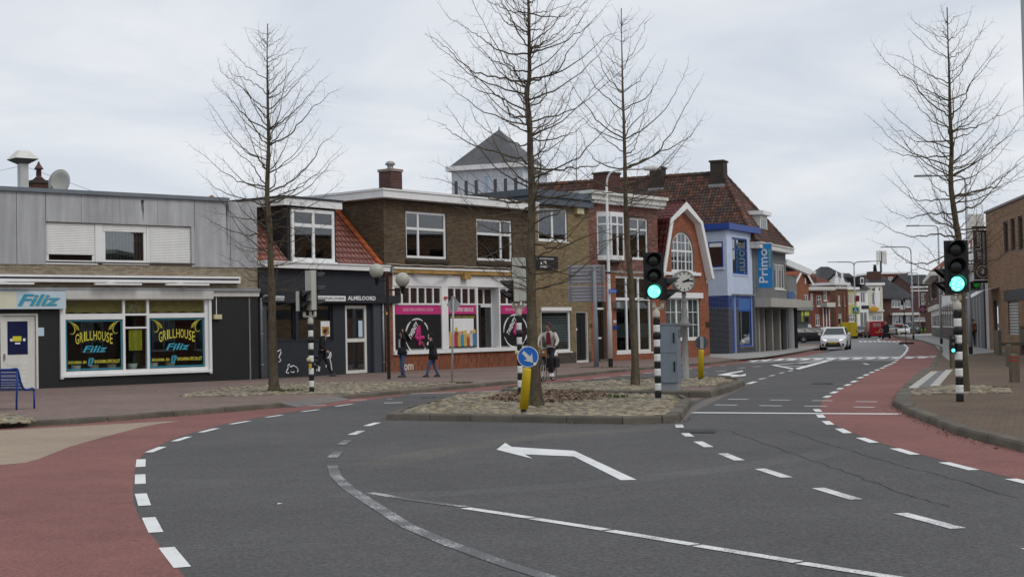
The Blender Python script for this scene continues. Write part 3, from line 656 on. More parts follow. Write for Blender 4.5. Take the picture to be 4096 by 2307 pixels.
# ------------------------------------------------------------------ grill house
dA = Vector((cos(radians(41)), sin(radians(41)))); oA = E1-dA*14
A = Fac('grill_house', 'low grill restaurant with grey panel cladding upstairs and black tiles below', 'building', oA.x, oA.y, 41)
TOPA = 6.42; uR = 13.95; uL = -6.0
hd = A.rect(6, 1262, 144, 1547); hd = (hd[0], hd[1], .1, hd[3]); hw = A.rect(243, 1197, 837, 1479); hu = A.rect(183, 888, 776, 1054)
wall(A, uL, uR, 0, TOPA, [hd, hw, hu], MORT_Y); shell(A, uL, uR, 0, TOPA, 9, MORT_Y, BITU)
zb0, zb1 = 3.0, 4.10
bricks(A, (3.2, uR, zb0, zb1), [], BR_Y, indiv=300)
bricks(A, (uL, 3.2, zb0, zb1), [], BR_Y)
# cladding panels, each on its own
zp = 4.10; ztop = TOPA+.02
us = [A.u_at(x, 1000) for x in (66, 183, 325, 480, 631, 777, 920, 1019)]
full = [(uL, uL+1.6), (uL+1.61, uL+3.2)]; x = uL+3.21
while x < us[0]-1.2: full.append((x, min(x+1.55, us[0]-.01))); x += 1.56
full[-1] = (full[-1][0], us[0]-.01)
full += [(us[0], us[1]-.01), (us[5]+.01, us[6]-.005), (us[6]+.005, uR)]
for a, b in full: MB().box(a+.004, b-.004, -.04, .02, zp, ztop).build('cladding_panel', PANEL, A.root)
for a, b in zip(us[1:5], us[2:6]): MB().box(a+.006, b-.006, -.04, .02, hu[3]+.02, ztop).build('cladding_panel', PANEL, A.root)
MB().box(us[5]-.12, us[5]+.005, -.038, .02, zp, hu[3]+.02).build('cladding_panel', PANEL, A.root)
MB().box(uL-.1, A.u_at(911, 797), -.14, .35, ztop, ztop+.13).build('roof_edge', mat('lead_grey_edge', (.16, .18, .205), .6, .12, 1.5), A.root)
# upstairs window band
def slats(F, u0, u1, z0, z1, y, m, parent, pitch=.055, name='shutter'):
    mb = MB(); z = z0
    while z < z1-.01:
        e = min(pitch, z1-z); mb.add([(u0, y, z), (u1, y, z), (u1, y-.012, z+e*.5), (u0, y-.012, z+e*.5), (u1, y, z+e*.92), (u0, y, z+e*.92), (u1, y, z+e), (u0, y, z+e)], [(0, 1, 2, 3), (3, 2, 4, 5), (5, 4, 6, 7)]); z += pitch
    return mb.build(name, m, parent)
SHUT = mat('white_shutter', (.72, .72, .70), .5, .05, 2, streak=.06)
r1 = A.rect(186, 890, 383, 1053); w1, _ = window(A, r1[0], r1[1], r1[2], r1[3], .06, fr=.09, gm=GLASSR)
slats(A, r1[0]+.03, r1[1]-.03, A.uz(280, 1018)[1], r1[3]-.03, .05, SHUT, w1)
r2 = A.rect(412, 890, 590, 1054); w2, _ = window(A, r2[0], r2[1], r2[2], r2[3], .06, fr=.10, gm=GLASSR, curtain=(.02, .98, mat('grey_net_curtain', (.34, .38, .36), .9, .15, 6)))
slats(A, r2[0]+.03, r2[1]-.03, A.uz(500, 928)[1], r2[3]-.03, .05, SHUT, w2)
nt_ = MB(); q = A.rect(420, 930, 577, 1037)
for i in range(13): uu = q[0]+(q[1]-q[0])*i/12; nt_.box(uu-.008, uu+.008, .185, .19, q[2], q[3])
for i in range(9): zz = q[2]+(q[3]-q[2])*i/9*.75; nt_.box(q[0], q[1], .18, .184, zz-.008, zz+.008)
nt_.build('curtain_pattern', mat('dark_lace', (.04, .05, .045), .9, 0), w2)
r3 = A.rect(597, 892, 772, 1056); w3 = box('shutter_frame', WHITE, A.root, r3[0], r3[1], .06, .16, r3[2], r3[3]); slats(A, r3[0]+.05, r3[1]-.05, r3[2]+.03, r3[3]-.14, .05, SHUT, w3)
box('post', WHITE, A.root, r1[1]+.01, r2[0]-.01, .04, .16, hu[2], hu[3]); box('window_ledge', mat('dark_ledge', (.07, .06, .055), .8, .15), A.root, hu[0], hu[1], -.05, .10, hu[2]-.05, hu[2]-.002)
box('lintel', WHITE, A.root, hu[0], hu[1], .05, .2, r1[3]+.005, hu[3]); box('filler', WHITE, A.root, r2[1]+.01, r3[0]-.01, .05, .16, hu[2], hu[3])
A.room(hu[0], hu[1], hu[2], hu[3], .26)
# awning cassette
za = A.uz(500, 1103)[1]; ue = A.u_at(950, 1110)
aw = box('awning_cassette', WHITE, A.root, uL, ue, -.22, -.005, za-.07, za); box('slot', mat('navy_fabric', (.008, .010, .03), .8, 0), aw, uL, ue-.05, -.20, -.01, za-.135, za-.072)
box('front_bar', WHITE, aw, uL, ue-.06, -.26, -.02, za-.235, za-.138); box('end_cap', WHITE, aw, ue-.05, ue, -.21, -.006, za-.24, za-.072)
for a, b in ((380, 565), (665, 835), (-60, 135)):
    q = A.rect(a, 1135, b, 1140, -.5); box('awning_lamp', WHITE, aw, q[0], q[1], -.55, -.42, za-.33, za-.27)
    MB().bar((q[0]+.3, -.05, za-.2), (q[0]+.9, -.45, za-.29), .03).build('awning_arm', WHITE, aw)
# white fascia, sign box
f1 = A.rect(253, 1163, 842, 1196); ff = box('fascia', mat('dirty_white', (.55, .54, .50), .6, .12, 1, streak=.12), A.root, f1[0], f1[1], -.22, -.01, f1[2], f1[3])
f2 = A.rect(842, 1161, 1025, 1189); box('fascia', MATS['dirty_white'], A.root, f2[0]+.01, uR, -.12, -.009, f2[2]+.03, f2[3])
box('lead_strip', ZINC, A.root, f1[0]-2.5, uR, -.20, -.006, f1[3]+.004, f1[3]+.10)
sg = A.rect(-400, 1163, 250, 1233); LIT = mat('pale_blue_sign', (.50, .60, .66), .4, .08, 1.2)
sgn = box('sign_box', LIT, A.root, sg[0], sg[1], -.28, -.008, sg[2]-.02, sg[3])
q = A.rect(-100, 1166, 66, 1230, -.28); box('cream_panel', mat('sign_cream', (.66, .64, .50), .4, .06), sgn, q[0], q[1], -.284, -.279, sg[2], sg[3]-.03)
q = A.rect(70, 1176, 242, 1222, -.29); text('Filiz', sgn, mat('sign_shadow', (.30, .30, .30), .5, 0), q[0]+.03, q[1]+.03, q[2]-.02, q[3]-.02, -.286, shear=.35, bold=.02); text('Filiz', sgn, mat('turquoise', (.03, .30, .42), .5, 0), q[0], q[1], q[2], q[3], -.292, shear=.35, bold=.02)
# black tile wall
BLT = mat('black_tile', (.010, .010, .011), .5, .25, 1.2, fine=.2, fs=25, spec=.5)
def minus(h, e=.0): return (h[0]-e, h[1]+e, h[2]-e, h[3]+e)
MB().holed(R4(uL, uR, .08, f1[2]+.05), [R4(*minus(hd)), R4(*minus(hw))], -.03, -.002).build('tile_cladding', BLT, A.root)
# shop window: mullions and transoms as in the photo
u0, u1, z0, z1 = hw; W1 = MB()
um1 = A.u_at(496, 1300); um2 = A.u_at(590, 1300); zt = A.uz(400, 1258)[1]; zmm = A.uz(540, 1310)[1]
hl = [(u0+.14, um1-.05, z0+.12, zt-.16), (um2+.05, u1-.16, z0+.12, zt-.13), (um1+.03, um2-.03, z0+.12, zmm-.03), (um1+.03, um2-.03, zmm+.03, zt-.04), (u0+.14, um1-.05, zt+.03, z1-.03), (um1+.03, um2-.03, zt+.03, z1-.03), (um2+.05, u1-.16, zt+.03, z1-.03)]
W1.holed(R4(u0+.01, u1-.01, z0, z1), [R4(*h) for h in hl], -.03, .12); sw = W1.build('shop_window', WHITE, A.root)
for h in hl: MB().box(h[0]-.005, h[1]+.005, .03, .036, h[2]-.005, h[3]+.005).build('pane', GLASS, sw)
box('guide_rail', WHITE, sw, u0-.07, u0+.02, -.12, -.032, z0-.12, z1); box('guide_rail', WHITE, sw, u1-.03, u1+.06, -.12, -.032, z0-.12, z1); box('sill', WHITE, sw, u0-.05, u1+.05, -.14, .0, z0-.07, z0-.004)
A.room(u0, u1, z0, z1, .26, 3.0)
TQ = mat('turquoise_film', (.03, .22, .30), .4, 0); YL = mat('yellow_film', (.55, .50, .06), .5, 0)
for h in hl[:2]:
    mb = MB(); mb.holed(R4(h[0]+.02, h[1]-.02, h[2]+.03, h[3]-.02), [R4(h[0]+.065, h[1]-.065, h[2]+.075, h[3]-.065)], .018, .022); mb.build('window_border', TQ, sw)
    w_ = h[1]-h[0]; hh = h[3]-h[2]; L0 = h[0]; B0 = h[2]
    # arched word, each letter placed along the arc
    word = 'GRILLHOUSE'; adv = [1, .95, .5, .85, .85, 1, 1, 1, .85, .8]; tot = sum(adv); acc = 0
    for ch, a_ in zip(word, adv):
        t = (acc+a_/2)/tot; acc += a_; bx0 = L0+w_*(.17+.66*acc/tot-.66*a_/tot); bow = 1-(2*t-1)**2
        text(ch, sw, YL, bx0+.012, bx0+w_*.66*a_/tot-.012, B0+hh*(.50+.10*bow), B0+hh*(.70+.07*bow)+.02, .02, 'letter', bold=.01)
    text('Filiz', sw, mat('sky_film', (.05, .33, .45), .4, 0), L0+w_*.30, L0+w_*.73, B0+hh*.36, B0+hh*.49, .02, shear=.3, bold=.02)
    text('SHOARMA- EN', sw, YL, L0+w_*.05, L0+w_*.36, B0+hh*.14, B0+hh*.20, .02, bold=.02); text('KIP', sw, MATS['sky_film'], L0+w_*.385, L0+w_*.49, B0+hh*.09, B0+hh*.25, .02, shear=.4, bold=.03)
    text('SHOARMA-SPECIALIST', sw, YL, L0+w_*.50, L0+w_*.95, B0+hh*.14, B0+hh*.21, .02, bold=.02)
    for s in (-1, 1):                                  # scroll ornaments in the upper corners
        for st in (((.45, .97), (.36, .93), (.29, .87), (.27, .82), (.31, .80)), ((.41, .95), (.35, .87), (.33, .78), (.37, .72), (.42, .74)), ((.40, .96), (.34, .90), (.30, .83), (.245, .79))):
            pts = catmull_([Vector((L0+w_*(.5+s*p[0]), .02, B0+hh*p[1])) for p in st]); m_ = len(pts); MB().tube(pts, [.004+.013*sin(pi*i/(m_-1)) for i in range(m_)], 4).build('ornament', YL, sw)
for h in hl[4:]:
    mb = MB(); n = 14
    for i in range(n):
        a, b = h[0]+(h[1]-h[0])*i/n, h[0]+(h[1]-h[0])*(i+1)/n; za_, zb_ = h[2]+.06*abs(sin(i*.9)), h[2]+.06*abs(sin((i+1)*.9))
        mb.quad((a, .09+.02*(i % 2), za_), (b, .09+.02*((i+1) % 2), zb_), (b, .09+.02*((i+1) % 2), h[3]), (a, .09+.02*(i % 2), h[3]))
    mb.build('curtain', CURT_Y, sw)
h = hl[2]; q = A.rect(517, 1320, 571, 1400); mb = box('menu_poster', mat('yellow_paper', (.62, .56, .03), .6, .05), sw, q[0], q[1], .04, .045, q[2], q[3])
pr = MB(); rr = random.Random(5)
for i in range(2):
    for j in range(9): uu = q[0]+.06+i*(q[1]-q[0])*.5; zz = q[2]+.06+j*(q[3]-q[2])/9.8; pr.box(uu, uu+(q[1]-q[0])*rr.uniform(.2, .36), .034, .039, zz, zz+.02)
pr.build('print', mat('olive_print', (.25, .22, .02), .6, 0), mb)
PLANT = mat('house_plant', (.03, .07, .02), .6, .3, 6); TERR = mat('cream_pot', (.5, .43, .33), .6, .1); 
for x, pl_, m in ((303, PLANT, WHITE), (375, None, TERR), (445, None, TERR), (530, PLANT, WHITE), (612, None, WHITE), (680, None, TERR)):
    pot(sw, A.u_at(x, 1440, .3), .3, z0+.05, m, pl_, .17, .26)
# door
dr = box('door', OFFW, A.root, hd[0], hd[1], .02, .16, hd[2], hd[3])
q = A.rect(30, 1285, 112, 1416, -.0); box('pane', mat('blue_door_glass', (.012, .016, .06), .12, .1, spec=.6), dr, q[0], q[1], .008, .019, q[2], q[3]); q2 = q
for (a, b, c, d_, m_) in ((.25, .68, .40, .55, 'yellow_paper'), (.12, .24, .40, .48, 'white_paint'), (.76, .88, .40, .48, 'white_paint'), (.36, .62, .31, .36, 'white_paint')):
    box('sticker', MATS[m_], dr, q2[0]+(q2[1]-q2[0])*a, q2[0]+(q2[1]-q2[0])*b, .002, .007, q2[2]+(q2[3]-q2[2])*c, q2[2]+(q2[3]-q2[2])*d_)
for k in range(5): zz = hd[2]+.2+k*.14; box('door_board', OFFW, dr, q[0], q[1], .010, .019, zz, zz+.11)
box('handle', mat('steel', (.45, .45, .45), .3, 0, metal=1), dr, hd[0]+.06, hd[0]+.10, -.03, .019, hd[2]+.95, hd[2]+1.15)
for a, b, c, d_ in ((hd[0]-.06, hd[0], hd[2], hd[3]+.06), (hd[1], hd[1]+.07, hd[2], hd[3]+.06), (hd[0], hd[1], hd[3], hd[3]+.06)): box('door_frame', OFFW, dr, a, b, -.045, .1, c, d_)
q = A.rect(150, 1310, 174, 1343); box('notice', mat('pale_blue_paper', (.5, .62, .7), .6, 0), A.root, q[0], q[1], -.045, -.031, q[2], q[3])
q = A.rect(848, 1258, 878, 1276); bx_ = box('outdoor_lamp', mat('cream_plastic', (.55, .5, .3), .5, .05), A.root, q[0], q[1], -.18, -.031, q[2], q[3]); box('conduit', WHITE, bx_, q[0]+.14, q[0]+.165, -.05, -.031, q[3], f2[2]+.03)
box('drain_strip', mat('grey_strip', (.2, .19, .17), .7, .1), A.root, A.u_at(994, 1350), A.u_at(999, 1350), -.06, -.031, .1, f2[2])
# roof: vent stack, chimney
vu, vz = A.uz(92, 760, 3.0); vs_ = MB(); a0, b0 = A.u_at(72, 700, 3.0), A.u_at(112, 700, 3.0); zt_ = A.uz(92, 657, 3.0)[1]; zc0 = zt_; zc1 = A.uz(92, 638, 3)[1]; zc2 = A.uz(92, 604, 3)[1]
um = (a0+b0)/2; r_ = (b0-a0)/2*.8; vn = vs_.box(um-r_, um+r_, 3.0-r_, 3.0+r_, 6.4, zt_).build('vent_stack', mat('galvanised', (.50, .50, .49), .5, .1, 2, metal=.2), A.root)
rw = (A.u_at(145, 640, 3)-A.u_at(35, 640, 3))/2*.85; mb = MB()
def ring(r, z): return [(um-r, 3-r, z), (um+r, 3-r, z), (um+r, 3+r, z), (um-r, 3+r, z)]
def frust(mb, r0, z0_, r1, z1_): mb.add(ring(r0, z0_)+ring(r1, z1_), [(0, 1, 5, 4), (1, 2, 6, 5), (2, 3, 7, 6), (3, 0, 4, 7), (3, 2, 1, 0), (4, 5, 6, 7)])
m1 = MB(); frust(m1, r_*1.05, zt_, rw, zc1); m1.build('cowl_underside', mat('dull_steel', (.16, .15, .16), .6, .1), vn); m1 = MB(); frust(m1, rw, zc1, rw*.42, zc2); m1.build('cowl_cap', OFFW, vn)
for s in (-1, 1): MB().tube([(um, 3, zt_-.05), (um+s*4.2, 3.4, 6.5)], .008, 3).build('guy_wire', ZINC, vn)
cu0, cu1 = A.u_at(112, 750, 5), A.u_at(199, 750, 5); zc = A.uz(155, 728, 5)[1]; chm = MB(); um5 = (cu0+cu1)/2; r5 = (cu1-cu0)/2*.72
BR_C = mat('chimney_brick', (.10, .045, .038), .85, .15, 2, piece=.2, fine=.15)
def chimney(F, u, y, hw_, hd_, z0_, z1_, m, mort, cap=None, course=.065):
    """brick stack: courses stand proud of the mortar core"""
    c = box('chimney', mort, F.root, u-hw_+.006, u+hw_-.006, y-hd_+.006, y+hd_-.006, z0_, z1_); b = MB(); rr = random.Random(int(u*50)); z = z0_; row = 0
    while z < z1_-.03:
        for side in range(4):
            ln = 2*(hw_ if side % 2 == 0 else hd_); k = max(2, round(ln/.215)); st = ln/k
            for i in range(-1, k):
                p = max(0, i*st+(st/2 if row % 2 else 0)); q_ = min(ln, (i+1)*st+(st/2 if row % 2 else 0))-.011
                if q_-p < .03: continue
                b.r = rr.random()
                if side == 0: b.box(u-hw_+p, u-hw_+q_, y-hd_, y-hd_+.01, z, z+course-.011)
                elif side == 1: b.box(u+hw_-.01, u+hw_, y-hd_+p, y-hd_+q_, z, z+course-.011)
                elif side == 2: b.box(u-hw_+p, u-hw_+q_, y+hd_-.01, y+hd_, z, z+course-.011)
                else: b.box(u-hw_, u-hw_+.01, y-hd_+p, y-hd_+q_, z, z+course-.011)
        z += course; row += 1
    o_ = b.build('brickwork', m, c); o_['kind'] = 'stuff'
    if cap: MB().box(u-hw_-cap, u+hw_+cap, y-hd_-cap, y+hd_+cap, z1_-.02, z1_+.09).build('chimney_cap', mort, c)
    return c
c_ = chimney(A, um5, 5, r5, r5, 6.3, zc-.05, BR_C, MORT_D, .05)
zk = zc+.04; MB().lathe([(r5*.9, zk), (r5*.3, zk+.16), (.10, zk+.18), (.09, zk+.4), (.17, zk+.42), (.15, zk+.46), (.07, zk+.58), (.02, zk+.7)], 10, Matrix.Translation((um5, 5, 0))).build('chimney_pot', mat('purple_clay', (.10, .045, .05), .6, .1), c_, True)
A.done()
sd_u, sd_z = A.uz(246, 740, 1.2); dish = top('satellite_dish', 'grey satellite dish on the grill house roof edge', 'dish', A.W(sd_u, 1.2, 6.42), A.a+radians(-62))
mb = MB(); prof = [(.02, 0), (.15, .012), (.3, .05), (.44, .11), (.45, .13), (.3, .068), (.15, .03), (.02, .018)]
mb.lathe(prof, 22, Matrix.Translation((0, 0, .5)) @ Matrix.Rotation(radians(82), 4, 'X')); mb.build('reflector', mat('dish_grey', (.42, .42, .38), .6, .08, 4), dish, True)
MB().tube([(0, 0, 0), (0, .05, .45)], .03, 8).build('mast', ZINC, dish); MB().tube([(0, 0, .08), (0, -.45, .12), (0, -.5, .35)], .02, 6).build('feed_arm', mat('rust_brown', (.12, .045, .03), .7, .2), dish)
dp = top('downpipe', 'grey zinc downpipe between grill house and vet clinic', 'pipe', A.W(uR+.10, -.08, 0)); MB().tube([(0, 0, .1), (0, 0, 3.0), (.15, .05, 3.1), (.28, .05, 3.1), (.3, .05, 3.35)], .05, 8).build('pipe', ZINC, dp, True)
for z in (.6, 1.7, 2.6): MB().tube([(0, 0, z), (0, 0, z+.04)], .062, 8).build('bracket', ZINC, dp)
STAIN = mat('rain_stain', (.055, .055, .052), .9, .3, 6)
for x_, y0_, y1_, w_ in ((572, 800, 890, 7), (566, 800, 850, 3), (908, 815, 1000, 6), (914, 815, 900, 3)):      # dark rain runs on the cladding
    q = A.rect(x_-w_, y0_, x_+w_, y1_, -.042); n_ = 7; rr = random.Random(x_); pl2 = [(q[0]+(q[1]-q[0])*(.5-.5*(1-i/n_)*rr.uniform(.5, 1)), q[3]+(q[2]-q[3])*i/n_) for i in range(n_+1)]; pr2_ = [(q[0]+(q[1]-q[0])*(.5+.5*(1-i/n_)*rr.uniform(.4, 1)), q[3]+(q[2]-q[3])*i/n_) for i in range(n_)]
    MB().prism(pl2+pr2_[::-1], -.0425, -.041).build('rain_stain', STAIN, A.root)
# ------------------------------------------------------------------ vet clinic
V = Fac('vet_clinic', 'dark grey vet clinic with white dormer and red tiled roof', 'building', E1.x, E1.y, 54.7)
wV = 7.0; q = V.rect(1019, 1042, 1540, 1078); zg0, zg1 = 4.12, 4.36
hdv = V.rect(1389, 1221, 1480, 1486); hdv = (hdv[0], hdv[1], .1, hdv[3]); hv1 = V.rect(1066, 1218, 1194, 1360); hv2 = V.rect(1202, 1218, 1262, 1360); hv3 = V.rect(1268, 1218, 1343, 1359)
wall(V, 0, wV, 0, zg0, [hdv, hv1, hv2, hv3], DGREY, .12, .4); shell(V, 0, wV, 0, 4.3, 9, DGREY, BITU)
MB().box(0, wV, -.01, .118, 3.17, zg0).build('upper_panel', DGREY, V.root)
sgz = V.rect(1029, 1176, 1595, 1213); SGN = mat('dark_sign', (.022, .024, .03), .5, .08)
sb = box('sign_band', SGN, V.root, 0.02, wV+.75, -.16, -.012, sgz[2], sgz[3]); 
q = V.rect(1255, 1182, 1383, 1204, -.165); box('sign_plate', WHITE, sb, q[0], q[1], -.166, -.161, q[2], q[3]); text('DIERENKLINIEK', sb, BLACKP, q[0]+.08, q[1]-.05, q[2]+.05, q[3]-.05, -.168, bold=.015)
q = V.rect(1391, 1183, 1503, 1201, -.165); text('ALMELOORD', sb, WHITE, q[0], q[1], q[2], q[3], -.165, bold=.03)
q = V.rect(1085, 1183, 1137, 1192, -.165); box('sign_plate', WHITE, sb, q[0], q[1], -.166, -.161, q[2], q[3]); text('DIERENKLINIEK', sb, BLACKP, q[0]+.03, q[1]-.03, q[2]+.02, q[3]-.02, -.168, bold=.01)
q = V.rect(1085, 1193, 1137, 1202, -.165); text('ALMELOORD', sb, WHITE, q[0], q[1], q[2], q[3]-.01, -.165, bold=.02)
for h in (hv1, hv2, hv3): window(V, *h, .2, fr=.05, fm=SGN, sill=.04, name='clinic_window', room=2.2)
window(V, hdv[0], hdv[1], hdv[2]+.02, hdv[3], .14, grid=((1, (1,)), (1.06, (1,))), fr=.12, mull=.14, fm=OFFW, sill=0, name='glass_door', room=2.2)
q = V.rect(1432, 1282, 1449, 1347, .14); box('notice', MATS['pale_blue_paper'], V.root, q[0], q[1], .12, .135, q[2], q[3])
q = V.rect(1284, 1284, 1321, 1345, .2); po = box('poster', WHITE, V.root, q[0], q[1], .215, .225, q[2], q[3]); q = V.rect(1289, 1306, 1317, 1336, .2); box('orange_panel', mat('orange_print', (.42, .19, .02), .6, .05), po, q[0], q[1], .205, .214, q[2], q[3])
box('pilaster', mat('mid_grey_render', (.055, .06, .072), .7, .1), V.root, wV-.75, wV-.3, -.02, .119, .1, sgz[2]); box('pilaster', MATS['mid_grey_render'], V.root, .02, .35, -.02, .119, .1, sgz[2])
# white animal outlines on the panels
def outline(F, crop, strokes, y, m, name, r=.022):
    mb = MB()
    for s in strokes:
        mb.tube([(*[F.uz(*crop(*p), y)][0][:1], y, F.uz(*crop(*p), y)[1]) for p in s], r, 5)
    return mb.build(name, m, F.root)
def cv(x, y): return (950+x/2.4185, 1050+y/2.4185)
outline(V, cv, [[(470, 1065), (478, 1040), (490, 1020), (485, 995), (500, 982), (510, 1010), (540, 995), (570, 1010), (585, 1035), (580, 1060)], [(515, 1055), (530, 1062), (550, 1055)], [(472, 1066), (495, 1068)]], .10, WHITE, 'rabbit_outline')
outline(V, cv, [[(830, 916), (880, 922), (895, 880), (900, 865), (904, 900), (893, 930), (905, 985), (912, 1040)], [(855, 1000), (870, 980), (895, 1030)], [(855, 1000), (858, 1012)]], .10, WHITE, 'dog_outline')
outline(V, cv, [[(750, 975), (765, 1050), (775, 985)], [(780, 985), (782, 1050)], [(795, 1005), (790, 1052)]], .10, WHITE, 'dog_legs_outline')
outline(V, cv, [[(385, 860), (415, 842), (420, 870), (400, 915), (418, 945), (400, 962)]], .10, WHITE, 'bird_outline')
gut = box('gutter', WHITE, V.root, -.05, wV+.02, -.28, .12, zg0, zg1-.05); box('gutter_rim', WHITE, gut, -.05, wV+.02, -.33, .10, zg1-.048, zg1)
# tiled slope
yT, zT = V.side(wV, 1363, 857); yB, zB = .12, zg1; slope = atan2(zT-zB, yT-yB); slen = hypot(zT-zB, yT-yB)
MB().add([(0, yB, zB-.02), (wV, yB, zB-.02), (wV, yT, zT-.02), (0, yT, zT-.02), (wV, yT, zg0), (0, yT, zg0), (wV, yB, zg0), (0, yB, zg0)], [(0, 1, 2, 3), (1, 6, 4, 2), (0, 3, 5, 7), (3, 2, 4, 5)]).build('roof_deck', BITU, V.root)
MB().box(0, wV, yT+.002, 9, zg1, zT+.02).build('upper_storey', DGREY, V.root)
TILE_R = mat('red_roof_tile', (.165, .045, .030), .38, .1, 2, fine=.1, piece=.22, spec=.55); TILE_OR = mat('orange_verge_tile', (.42, .10, .025), .5, .1, 3, piece=.25)
def tile_mesh(name, w_, l_, m, seg=8, amp=.028):
    mb = MB(); vs = []
    for j in range(2):
        for i in range(seg+1):
            t = i/seg; x = t*w_*1.04; z = amp*(sin(t*2*pi-.6)*.6+.5*(t > .8)*(t-.8)*5)+.012
            vs.append((x, j*l_, z+(.030 if j == 0 else 0)))
    for i in range(seg+1): vs.append((vs[i][0], 0, vs[i][2]-.03))
    n = seg+1; mb.add(vs, [(i, i+1, n+i+1, n+i) for i in range(seg)]+[(2*n+i, 2*n+i+1, i+1, i) for i in range(seg)])
    return mb.mesh(name, m, True)
def tiles(parent, M, wdt, length, tm, tw, tl, inside=None, indiv=300, stuffmat=None):
    """overlapping roof tiles on a sloping plane: M maps (across, upslope, out) into the parent"""
    rows = int(length/tl); cols = int(wdt/tw); st = MB(); k = 0; rr = random.Random(int(wdt*10)); e0 = M.to_euler()
    src_v = [v.co.copy() for v in tm.vertices]; src_f = [list(p.vertices) for p in tm.polygons]
    for r in range(rows+1):
        for c in range(cols+1):
            if inside and not inside((c+.5)*tw, (r+.5)*tl): continue
            T = M @ Matrix.Translation((c*tw+rr.uniform(-.004, .004), r*tl+rr.uniform(-.006, .006), rr.uniform(0, .006)))
            if k < indiv: o_ = link('roof_tile', tm, parent, T.to_translation(), e0); k += 1
            else: st.r = rr.random(); st.M = T; st.add(src_v, src_f)
    if st.v: o_ = st.build('roof_tiles', tm.materials[0], parent, True); o_['kind'] = 'stuff'
dz = V.rect(1176, 830, 1350, 1052); du0, du1 = dz[0]-.05, dz[1]+.05; MS = Matrix.Translation((0, yB, zB)) @ Matrix.Rotation(slope, 4, 'X')
tiles(V.root, MS, wV-.25, slen, tile_mesh('roof_tile', .235, .36, TILE_R), .235, .33, inside=lambda a, b: not (du0-.12 < a < du1+.1))
for uu in (.0, wV-.2):
    for k in range(int(slen/.38)+1):
        T = MS @ Matrix.Translation((uu+.1, k*.38, .05)); mb = MB(); n = 6; vs = []
        for j in (0, 1):
            for i in range(n+1): a = pi*i/n; rr_ = .13-.015*j; vs.append((cos(a)*rr_, j*.42, sin(a)*rr_-.03+(.02 if j == 0 else 0)))
        mb.add(vs, [(i, i+1, n+2+i, n+1+i) for i in range(n)]+[tuple(range(n, -1, -1))]); link('verge_tile', mb.mesh('verge_tile', TILE_OR, True), V.root, T.to_translation(), T.to_euler())
# dormer
dzt = dz[3]+.05; CLAD = mat('black_cladding', (.022, .021, .022), .6, .15, 2)
dm = box('dormer', CLAD, V.root, du0-.10, du1+.12, .22, 3.2, zg1, dzt+.02)
fr_, _ = window(V, dz[0], dz[1], zg1+.06, dz[3], .13, grid=((2.75, (1, 1)), (1, (1, 1))), fr=.13, mull=.13, sill=.05, gm=GLASSR, name='dormer_window', room=0)
V.room(dz[0]+.1, dz[1]-.1, zg1+.15, dz[3]-.1, .2, .0)
for s in (0, 1):
    a = dz[0]+.14+s*(dz[1]-dz[0])*.5; mb = MB().box(a, a+(dz[1]-dz[0])*.37, .205, .215, zg1+.95, dz[3]-.5); mb.build('roman_blind', CURT_G, fr_)
box('fascia', WHITE, V.root, du0-.45, du1+.30, .02, .06, dzt+.03, dzt+.30); box('fascia', WHITE, V.root, du0-.45, du0-.41, .061, 3.2, dzt+.03, dzt+.30); box('soffit', OFFW, V.root, du0-.40, du1+.28, .062, 3.2, dzt+.04, dzt+.08)
box('dormer_roof', BITU, V.root, du0-.5, du1+.35, -.02, 3.3, dzt+.302, dzt+.38)
V.done()
dp = top('downpipe', 'pale grey downpipe beside the glass door of the vet clinic', 'pipe', V.W(wV-.22, -.06, 0)); MB().tube([(0, 0, .1), (0, 0, 2.85)], .045, 8).build('pipe', ZINC, dp, True)
for z in (.5, 1.6, 2.5): MB().tube([(0, 0, z), (0, 0, z+.04)], .056, 8).build('bracket', ZINC, dp)
# ------------------------------------------------------------------ brown brick shop
ROW = 51.0; dR = Vector((cos(radians(ROW)), sin(radians(ROW))))
_f0 = Fac.__new__(Fac); _f0.a = radians(ROW); _f0.o = E2; _f0.d = dR; _f0.n = Vector((-dR.y, dR.x))
def rowfac(u, *a): p = E2+dR*u; return Fac(*a, p.x, p.y, ROW)
B = rowfac(0, 'corner_shop', 'brown brick shop with white shopfront and wide white cornice', 'building')
wB = 9.55; TB = 7.04
b1 = B.rect(1622, 842, 1788, 1037); b2 = B.rect(1905, 872, 2051, 1046)
sf0 = .42; zs1 = B.uz(1566, 1095)[1]; zsill = .62; shop_h = (sf0, wB-.25, .02, zs1)
wall(B, 0, wB, 0, TB, [b1, b2, shop_h], MORT_D); shell(B, 0, wB, 0, TB, 9, MORT_D, BITU)
bricks(B, (0, wB, zs1+.02, TB), [b1, b2], BR_B, indiv=300)
bricks(B, (0, sf0, .1, zs1+.02), [], BR_P); bricks(B, (wB-.25, wB, .1, zs1+.02), [], BR_P)
xs = Matrix.Translation((0, 0, 0)) @ Matrix.Rotation(radians(-90), 4, 'Z')      # left side wall, seen above the vet's roof
bricks(B, (-9.0, -.0, 4.3, TB), [], BR_B, xf=xs)
